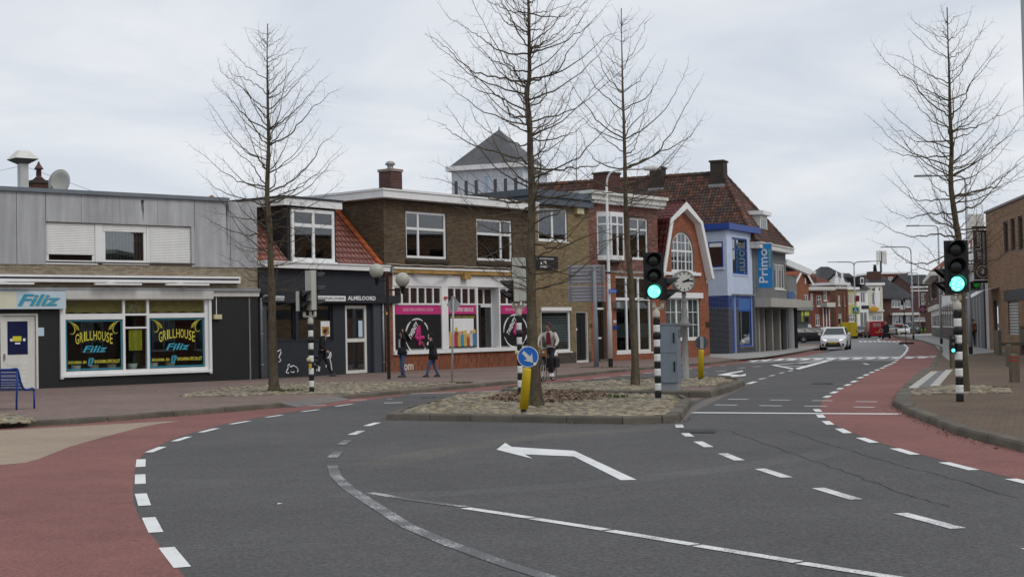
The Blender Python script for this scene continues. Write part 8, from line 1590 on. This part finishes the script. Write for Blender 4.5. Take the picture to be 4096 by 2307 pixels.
for z, s in ((1.62, 'MONTAGEBEDRIJF'), (1.44, 'ENGELBERTINK'), (1.30, 'ramen deuren en kozijnen')): text(s, t, PWHITE, -.48, .42, z, z+(.12 if z > 1.4 else .07), 0, bold=.02, M=ML2)
MB().lathe([(.2, 0), (.2, .01)], 16, Matrix.Translation((-2.43, -.38, .88)) @ Matrix.Rotation(radians(-90), 4, 'Y')).build('round_emblem', mat('cream_emblem', (.6, .55, .35), .5, 0), t); MB().lathe([(.14, 0), (.14, .012)], 10, Matrix.Translation((-2.432, -.38, .88)) @ Matrix.Rotation(radians(-90), 4, 'Y')).build('round_emblem', BLK, t)
p = gz(3569, 205); car('saloon_car', 'silver saloon seen from behind right of the red van', 'car', p, (.3, 1), paintm('silver', (.32, .33, .34)), SEDAN, GH_S, 1.82, (1.4, -1.35), .32, grille=None)
p = gz(3614, 196); car('hatchback_car', 'white parked hatchback behind the wheelie bin', 'car', p, toward(p, 3), paintm('white', (.72, .73, .74)), HATCH, GH_H, 1.70, (1.25, -1.26), .30)
p = gz(3648, 206); car('off_road_car', 'dark grey off-road car behind the white parked hatchback', 'car', p, toward(p, 6), paintm('graphite', (.035, .037, .042)), SUV, GH_V, 1.9, (1.4, -1.35), .36)
p = gz(3455, 184); car('saloon_car', 'silver car just left of the red van', 'car', p, toward(p, -4), paintm('silver', (.32, .33, .34)), SEDAN, GH_S, 1.8, (1.4, -1.35), .32)
p = gz(3437, 178); car('hatchback_car', 'black car parked behind the distant yellow bollard', 'car', p, toward(p, 20), paintm('black', (.012, .012, .014)), HATCH, GH_H, 1.7, (1.25, -1.26), .30)
# bicycle
def bicycle(label, F_, R_, group=None):
    """F_, R_: ground contact of front and rear wheel"""
    d = F_-R_; a = atan2(d.y, d.x); L_ = d.length; t = top('bicycle', label, 'bicycle', R_, a, group); FR = mat('bike_black', (.012, .012, .013), .35, .1); r = .345
    for x in (0, L_):
        w_ = MB().tube([(x+r*cos(k*pi/14), 0, r+r*sin(k*pi/14)) for k in range(29)], .021, 6).build('wheel', TYRE, t, True); MB().tube([(x+(r-.03)*cos(k*pi/14), 0, r+(r-.03)*sin(k*pi/14)) for k in range(29)], .010, 4).build('rim', RIM, w_); s = MB()
        for k in range(14): s.tube([(x, 0, r), (x+(r-.03)*cos(k*pi/7), 0, r+(r-.03)*sin(k*pi/7))], .0022, 3)
        s.build('spokes', RIM, w_); MB().tube([(x+(r+.035)*cos(radians(20+k*10)), 0, r+(r+.035)*sin(radians(20+k*10))) for k in range(15)], .018, 4).build('mudguard', FR, t)
    bb = (.47, 0, .29); sd = (.30, 0, .84); hd0, hd1 = (L_-.22, 0, .98), (L_-.17, 0, .68); f = MB()
    for p, q in ((bb, sd), (bb, hd1), (sd, (L_-.21, 0, .86)), (hd0, hd1), (hd1, (L_, .05, r)), (hd1, (L_, -.05, r)), (bb, (0, .06, r)), (bb, (0, -.06, r)), (sd, (0, .06, r)), (sd, (0, -.06, r))): f.tube([p, q], .018, 6)
    f.build('frame', FR, t, True); MB().box(.10, .40, -.03, .03, .24, .36).build('chain_case', FR, t)
    MB().lathe([(.02, 0), (.09, .02), (.10, .05), (.04, .09)], 10, Matrix.Translation((.27, 0, .90)) @ Matrix.Diagonal((1.4, .9, 1, 1))).build('saddle', CBLK, t, True); MB().tube([sd, (.29, 0, .92)], .015, 6).build('seat_post', RIM, t)
    MB().tube(catmull([Vector(p) for p in ((L_-.42, .30, 1.06), (L_-.30, .28, 1.09), (L_-.22, .12, 1.10), (L_-.21, 0, 1.05), (L_-.22, -.12, 1.10), (L_-.30, -.28, 1.09), (L_-.42, -.30, 1.06))], 3), .014, 6).build('handlebar', RIM, t, True)
    MB().lathe([(.035, -.04), (.05, .03), (.045, .05)], 10, Matrix.Translation((L_-.10, 0, .92)) @ Matrix.Rotation(radians(90), 4, 'Y')).build('headlamp', RIM, t, True)
    for s in (-1, 1): MB().box(-.28, .16, s*.10-.05, s*.10+.05, .42, .72).build('pannier', mat('pannier_black', (.012, .012, .013), .8, .2, 6), t); MB().tube([bb, (.47+.10*s, s*.1, .29-.13*s)], .012, 5).build('crank', RIM, t); MB().box(.42+.10*s, .52+.10*s, s*.1, s*.17, .275-.13*s, .30-.13*s).build('pedal', CBLK, t)
    MB().box(-.3, .18, -.06, .06, .73, .75).build('carrier', FR, t); return t, L_, a
FW, RW = G(2173, 1526, .004), G(2226, 1519, .004); dd = (FW-RW).normalized(); RW = FW-dd*1.08
bike, bl, ba = bicycle('black city bicycle with panniers being ridden past house 14', FW, RW); MB().lathe([(.02, 0), (.14, .02), (.16, .08), (.08, .14)], 8, Matrix.Translation((-.06, 0, .76))).build('white_bag', PWHITE, bike, True); box('front_bag', mat('tan_leather', (.25, .10, .03), .6, .1), bike, bl-.16, bl-.06, -.09, .09, .80, 1.02)
# ================================================================== PEOPLE
SKIN = mat('skin', (.42, .25, .18), .6, .06); SKIN2 = mat('skin_ruddy', (.40, .19, .13), .6, .06)
def skin(V_, E_, R_, sub=1):
    me = bpy.data.meshes.new('sk'); me.from_pydata([tuple(v) for v in V_], E_, []); ob = bpy.data.objects.new('sk', me); TMP.collection.objects.link(ob); m = ob.modifiers.new('s', 'SKIN'); m.use_smooth_shade = True; m.branch_smoothing = .4
    if sub: ob.modifiers.new('u', 'SUBSURF').levels = sub
    for i, d in enumerate(me.skin_vertices[0].data): d.radius = R_[i] if hasattr(R_[i], '__len__') else (R_[i], R_[i]); d.use_root = (i == 0)
    TMP.view_layers[0].update(); o2 = bpy.data.meshes.new_from_object(ob.evaluated_get(TMP.view_layers[0].depsgraph)); bpy.data.objects.remove(ob); bpy.data.meshes.remove(me); return o2
def person(label, loc, yaw, J, H=1.7, top_m=None, leg_m=None, shoe_m=None, hair_m=None, skin_m=None, long_hair=False, hood=False, coat=0, group='people in the street', shirt=None):
    """J: joints in metres for a 1.75 m figure, x forward, y left"""
    k = H/1.75; t = top('person', label, 'person', loc, yaw, group); skin_m = skin_m or SKIN; j = {n: Vector(v)*k for n, v in J.items()}; nm = ['pelvis', 'waist', 'chest', 'neck', 'head', 'crown', 'shl', 'ell', 'hal', 'shr', 'elr', 'har', 'hil', 'knl', 'anl', 'tol', 'hir', 'knr', 'anr', 'tor']
    R_ = dict(pelvis=(.115, .14), waist=(.10, .125), chest=(.11, .15), neck=.05, head=(.088, .075), crown=.068, shl=.06, ell=.042, hal=.032, shr=.06, elr=.042, har=.032, hil=.085, knl=.056, anl=.04, tol=.035, hir=.085, knr=.056, anr=.04, tor=.035)
    ed = [(0, 1), (1, 2), (2, 3), (3, 4), (4, 5), (2, 6), (6, 7), (7, 8), (2, 9), (9, 10), (10, 11), (0, 12), (12, 13), (13, 14), (14, 15), (0, 16), (16, 17), (17, 18), (18, 19)]
    def sk(names, grow, ov={}):
        ix = [nm.index(n) for n in names]; e = [(ix.index(a), ix.index(b)) for a, b in ed if a in ix and b in ix]; rr_ = [ov.get(n, R_[n]) for n in names]; rr_ = [tuple((q+grow)*k for q in r) if hasattr(r, '__len__') else (r+grow)*k for r in rr_]; return skin([j[n] for n in names], e, rr_)
    slim = {n: tuple(q*.72 for q in R_[n]) if hasattr(R_[n], '__len__') else R_[n]*.72 for n in ('pelvis', 'waist', 'chest', 'shl', 'ell', 'shr', 'elr', 'hil', 'knl', 'hir', 'knr', 'anl', 'anr')}
    me = sk(nm, 0, slim); b = link('body', me, t); me.materials.append(skin_m)
    f = MB(); hc = (j['head']+j['crown'])/2; fd = Vector(J.get('face', (1, 0, -.05))).normalized(); sd_ = Vector((0, 0, 1)).cross(fd).normalized(); up_ = fd.cross(sd_)
    fb = Matrix((fd, sd_, up_)).transposed().to_4x4(); fb.translation = j['head'].lerp(j['crown'], .25); f.M = fb
    f.lathe([(.004, -.02), (.017*k, -.015), (.010*k, .03), (.003, .04)], 7, Matrix.Translation((.092*k, 0, -.005)))                    # nose
    for s in (-1, 1): f.lathe([(.003, -.03), (.016*k, 0), (.003, .03)], 6, Matrix.Translation((-.005, s*.083*k, .0)) @ Matrix.Diagonal((1, .5, 1, 1)))
    for h_, e_ in (('hal', 'ell'), ('har', 'elr')):                                                                     # fingers and thumb
        d = (j[h_]-j[e_]).normalized(); s1 = d.orthogonal().normalized(); s2 = d.cross(s1); f.M = None
        for q in range(4): o_ = j[h_]+d*.05*k+s1*(q-1.5)*.019*k; f.tube([o_-d*.03*k, o_+d*(.035+.008*(q in (1, 2)))*k, o_+(d*.06+s2*.02)*k], [.010*k, .009*k, .007*k], 5)
        f.tube([j[h_], j[h_]+(s1*-.045+d*.03)*k, j[h_]+(s1*-.05+d*.065)*k], [.012*k, .010*k, .008*k], 5)
    f.build('face_and_hands', skin_m, b, True); ey = MB(); ey.M = fb
    for s in (-1, 1): ey.lathe([(.001, -.008), (.010*k, 0), (.001, .008)], 6, Matrix.Translation((.082*k, s*.032*k, .028*k)))
    ey.box(.084*k, .088*k, -.022*k, .022*k, -.052*k, -.044*k); ey.build('eyes_and_mouth', mat('dark_feature', (.05, .025, .02), .5, 0), b)
    upn = ['chest', 'waist', 'pelvis', 'neck', 'shl', 'ell', 'hal', 'shr', 'elr', 'har']; g = sk(upn, .016, {'hal': .024, 'har': .024, 'pelvis': (.13, .15), 'neck': .045, 'chest': (.12, .165)}); g.materials.append(top_m); jk = link('jacket', g, t)
    if coat: kk = MB().add(*loft([[Vector((j['pelvis'].x+(.15+.02*q)*k*cos(a*pi/6), j['pelvis'].y+(.185+.02*q)*k*sin(a*pi/6), j['waist'].z-q*coat*k*.5)) for a in range(12)] for q in range(3)])); kk.build('coat_skirt', top_m, jk, True)
    if shirt: MB().prism([(-.085*k, j['waist'].z-.06*k), (.085*k, j['waist'].z-.06*k), (.06*k, j['neck'].z-.07*k), (-.06*k, j['neck'].z-.07*k)], -.004, .02).build('shirt_front', shirt, jk, loc=(j['chest'].x*.5+j['waist'].x*.5+.122*k, j['chest'].y*.5+j['waist'].y*.5, 0), rot=(0, 0, radians(90)))
    g = sk(['pelvis', 'hil', 'knl', 'anl', 'hir', 'knr', 'anr'], .014); g.materials.append(leg_m); link('trousers', g, t)
    for s in ('l', 'r'):
        a, o_ = j['an'+s], j['to'+s]; d = (o_-a); d.z = 0; d = d.normalized() if d.length > 1e-4 else Vector((1, 0, 0)); n_ = Vector((-d.y, d.x, 0)); zb = min(a.z, o_.z)-.045*k; P8 = []
        for z, e in ((zb, 1), (zb+.05*k, .98), (zb+.10*k, .6)): P8.append([a+d*(-.08*e)*k+n_*.04*e*k+Vector((0, 0, z-a.z)), a+d*(-.08*e)*k-n_*.04*e*k+Vector((0, 0, z-a.z)), a+d*(.17*e*e)*k-n_*.045*e*k+Vector((0, 0, z-a.z)), a+d*(.17*e*e)*k+n_*.045*e*k+Vector((0, 0, z-a.z))])
        sh = MB().add(*loft(P8)); sh.build('shoe', shoe_m, t)
    if hood or hair_m:
        h_ = MB(); n = 12; R0 = .115*k if hood else .100*k; rows = []
        for q in range(8):
            ph = pi*q/7*.62
            rows.append([hc+up_*(R0*1.15*cos(ph)+.0)+(fd*(cos(a)*(1 if cos(a) < 0 else (.55 if q > 2 else .9)))+sd_*sin(a)*.95)*R0*sin(ph)-fd*.016*k for a in [2*pi*i/n for i in range(n)]])
        h_.add(*loft(rows)); h_.build('hood' if hood else 'hair', top_m if hood else hair_m, t, True)
        if long_hair:
            lh = MB(); rr_ = random.Random(3)
            for q in range(26): a0 = hc-fd*.06*k+sd_*rr_.uniform(-.08, .08)*k+up_*rr_.uniform(-.02, .06)*k; lh.tube([a0, a0-fd*.10*k-up_*.05*k, a0-fd*rr_.uniform(.08, .2)*k-up_*rr_.uniform(.2, .42)*k], [.028*k, .03*k, .010*k], 5)
            lh.build('long_hair', hair_m, t, True)
    return t
STAND = dict(pelvis=(0, 0, .93), waist=(0, 0, 1.12), chest=(0, 0, 1.33), neck=(.01, 0, 1.50), head=(.02, 0, 1.60), crown=(.02, 0, 1.70), shl=(0, .19, 1.42), ell=(-.03, .25, 1.13), hal=(.05, .26, .88), shr=(0, -.19, 1.42), elr=(-.03, -.25, 1.13), har=(.05, -.26, .88), hil=(0, .09, .86), knl=(.02, .09, .48), anl=(0, .09, .08), tol=(.14, .10, .04), hir=(0, -.09, .86), knr=(.02, -.09, .48), anr=(0, -.09, .08), tor=(.14, -.10, .04))
def pose(**k): d = dict(STAND); d.update(k); return d
JEANS = mat('blue_jeans', (.06, .10, .19), .85, .15, 8); BLKC = mat('black_cloth', (.010, .010, .012), .85, .2, 8); DKT = mat('dark_trousers', (.016, .016, .022), .85, .15, 8); SNK = mat('black_sneaker', (.03, .03, .032), .6, .3, 20); HAIRD = mat('dark_hair', (.012, .008, .007), .6, .2, 12); HAIRB = mat('brown_hair', (.05, .028, .018), .6, .2, 12); SHIRTW = mat('white_shirt', (.55, .56, .60), .8, .05)
g = G(1612, 1509, PAV); pw = person('woman with long dark hair, open black jacket and jeans, hand raised to her head', g, radians(200), pose(pelvis=(.02, 0, .93), ell=(.06, .33, 1.45), hal=(.03, .16, 1.70), shl=(0, .18, 1.44), elr=(-.05, -.30, 1.18), har=(-.02, -.30, .95), face=(1, .1, -.25), knl=(.03, .07, .48), anl=(-.02, .05, .08), tol=(.12, .06, .04)), PY(1606, 1322, g.y).z-g.z, BLKC, JEANS, SNK, HAIRD, long_hair=True, coat=.26, shirt=SHIRTW)
g = G(1734, 1507, PAV); person('youngster in a long black hooded coat and jeans walking left', g, radians(184), pose(waist=(.02, 0, 1.12), chest=(.05, 0, 1.33), neck=(.08, 0, 1.49), head=(.11, 0, 1.58), crown=(.10, 0, 1.68), knl=(.17, .09, .48), anl=(.26, .09, .09), tol=(.40, .1, .05), knr=(-.04, -.09, .47), anr=(-.18, -.09, .09), tor=(-.05, -.1, .05), elr=(.16, -.24, 1.16), har=(.36, -.14, 1.32), ell=(.10, .24, 1.14), hal=(.30, .12, 1.22), face=(1, 0, -.05)), PY(1737, 1330, g.y).z-g.z, BLKC, JEANS, SNK, HAIRD, hood=True, coat=.42)
g = G(1290, 1508, PAV); person('man in dark clothes striding right past the vet clinic window', g, radians(8), pose(waist=(.02, 0, 1.12), chest=(.06, 0, 1.32), neck=(.12, 0, 1.48), head=(.17, 0, 1.57), crown=(.17, 0, 1.67), knl=(.20, .09, .50), anl=(.32, .09, .09), tol=(.47, .1, .06), knr=(-.14, -.09, .50), anr=(-.42, -.09, .14), tor=(-.30, -.1, .06), elr=(-.02, -.25, 1.12), har=(.16, -.22, .95), ell=(.0, .24, 1.12), hal=(.18, .24, .93)), PY(1275, 1314, g.y).z-g.z+.02, mat('charcoal_jacket', (.014, .014, .016), .8, .2, 8), DKT, SNK, HAIRB)
g = G(3893, 1387, PAV); person('man in a rust brown jacket walking away on the right pavement', g, radians(75), pose(knl=(.12, .09, .48), anl=(.18, .09, .08), tol=(.30, .1, .04), anr=(-.16, -.09, .10), tor=(-.03, -.1, .05)), 1.72, mat('rust_jacket', (.17, .055, .03), .8, .15, 8), DKT, SNK, HAIRB, coat=.16)
# rider on the city bicycle: hips on the saddle, hands on the grips
hb_ = bl-.40; RID = dict(pelvis=(.25, 0, 1.05), waist=(.28, 0, 1.23), chest=(.36, 0, 1.45), neck=(.42, 0, 1.62), head=(.46, .02, 1.71), crown=(.46, .02, 1.82), shl=(.37, .20, 1.53), ell=(.50, .34, 1.28), hal=(hb_, .30, 1.11), shr=(.37, -.20, 1.53), elr=(.50, -.34, 1.28), har=(hb_, -.30, 1.11), hil=(.28, .10, .99), knl=(.60, .13, .72), anl=(.53, .14, .25), tol=(.66, .14, .20), hir=(.28, -.10, .99), knr=(.66, -.13, .86), anr=(.37, -.14, .50), tor=(.50, -.14, .46), face=(.75, -.65, -.15))
LJK = mat('cream_jacket', (.50, .47, .42), .8, .08, 6)
pr2 = person('man in a cream jacket and red shirt riding the black bicycle', RW+Vector((0, 0, 0)), ba, RID, 1.75, LJK, DKT, PWHITE, HAIRB, SKIN2, shirt=mat('dark_red_shirt', (.14, .012, .02), .8, .1, 6))
for s in (-1, 1): box('shoulder_patch', BLKC, pr2, .33, .43, s*.17-.05, s*.17+.05, 1.585, 1.60)
MB().add([(.08, -.20, 1.02), (.05, -.22, .86), (.22, -.23, .90), (.26, -.20, 1.08), (.08, -.02, 1.05)], [(0, 1, 2, 3), (0, 4, 1)]).build('jacket_flap', LJK, pr2)
# mobility scooter and its rider, far cyclist
g = G(3545, 1354, .008); t = top('mobility_scooter', 'small black mobility scooter driving away beside the red van', 'scooter', g, radians(80)); box('deck', CBLK, t, -.5, .6, -.3, .3, .14, .24); box('rear_body', CBLK, t, -.6, -.1, -.34, .34, .24, .55); box('seat', CBLK, t, -.45, .05, -.27, .27, .62, .72); box('backrest', CBLK, t, -.5, -.42, -.26, .26, .72, 1.15); MB().tube([(.5, 0, .24), (.35, 0, .95)], .03, 6).build('tiller', CBLK, t); MB().tube([(.35, -.28, .98), (.35, .28, .98)], .02, 6).build('handlebar', CBLK, t)
for x in (-.4, .5):
    for s in (-1, 1): MB().lathe([(.05, -.05), (.16, -.05), (.16, .05), (.05, .05)], 14, Matrix.Translation((x, s*.33, .16)) @ Matrix.Rotation(radians(90), 4, 'X')).build('wheel', TYRE, t)
t.scale = (1.15, 1.15, 1.15)
SIT = dict(pelvis=(-.2, 0, .80), waist=(-.2, 0, .98), chest=(-.16, 0, 1.22), neck=(-.12, 0, 1.40), head=(-.08, 0, 1.49), crown=(-.08, 0, 1.59), shl=(-.16, .2, 1.31), ell=(-.02, .30, 1.05), hal=(.28, .24, 1.0), shr=(-.16, -.2, 1.31), elr=(-.02, -.30, 1.05), har=(.28, -.24, 1.0), hil=(-.14, .10, .76), knl=(.26, .14, .76), anl=(.32, .14, .32), tol=(.45, .14, .28), hir=(-.14, -.10, .76), knr=(.26, -.14, .76), anr=(.32, -.14, .32), tor=(.45, -.14, .28))
person('person in a black coat sitting on the mobility scooter, seen from behind', g, radians(80), SIT, 1.95, BLKC, DKT, SNK, mat('grey_hair', (.35, .33, .30), .7, .1), coat=.2)
R0 = G(3694, 1334, PAV); fb_, l2, a2 = bicycle('far bicycle with bright green panniers on the right pavement', R0+Vector((.25, 1.05, 0)), R0)
for s in (-1, 1): box('green_bag', mat('lime_bag', (.12, .42, .04), .6, .15, 9), fb_, -.3, .18, s*.22-.08, s*.22+.08, .40, .78)
person('far cyclist in black riding away between the right-hand lamp posts', R0, a2, {**RID, 'hal': (l2-.40, .30, 1.11), 'har': (l2-.40, -.30, 1.11), 'face': (1, 0, -.1)}, 1.75, BLKC, DKT, SNK, HAIRD)
bpy.data.scenes.remove(TMP)
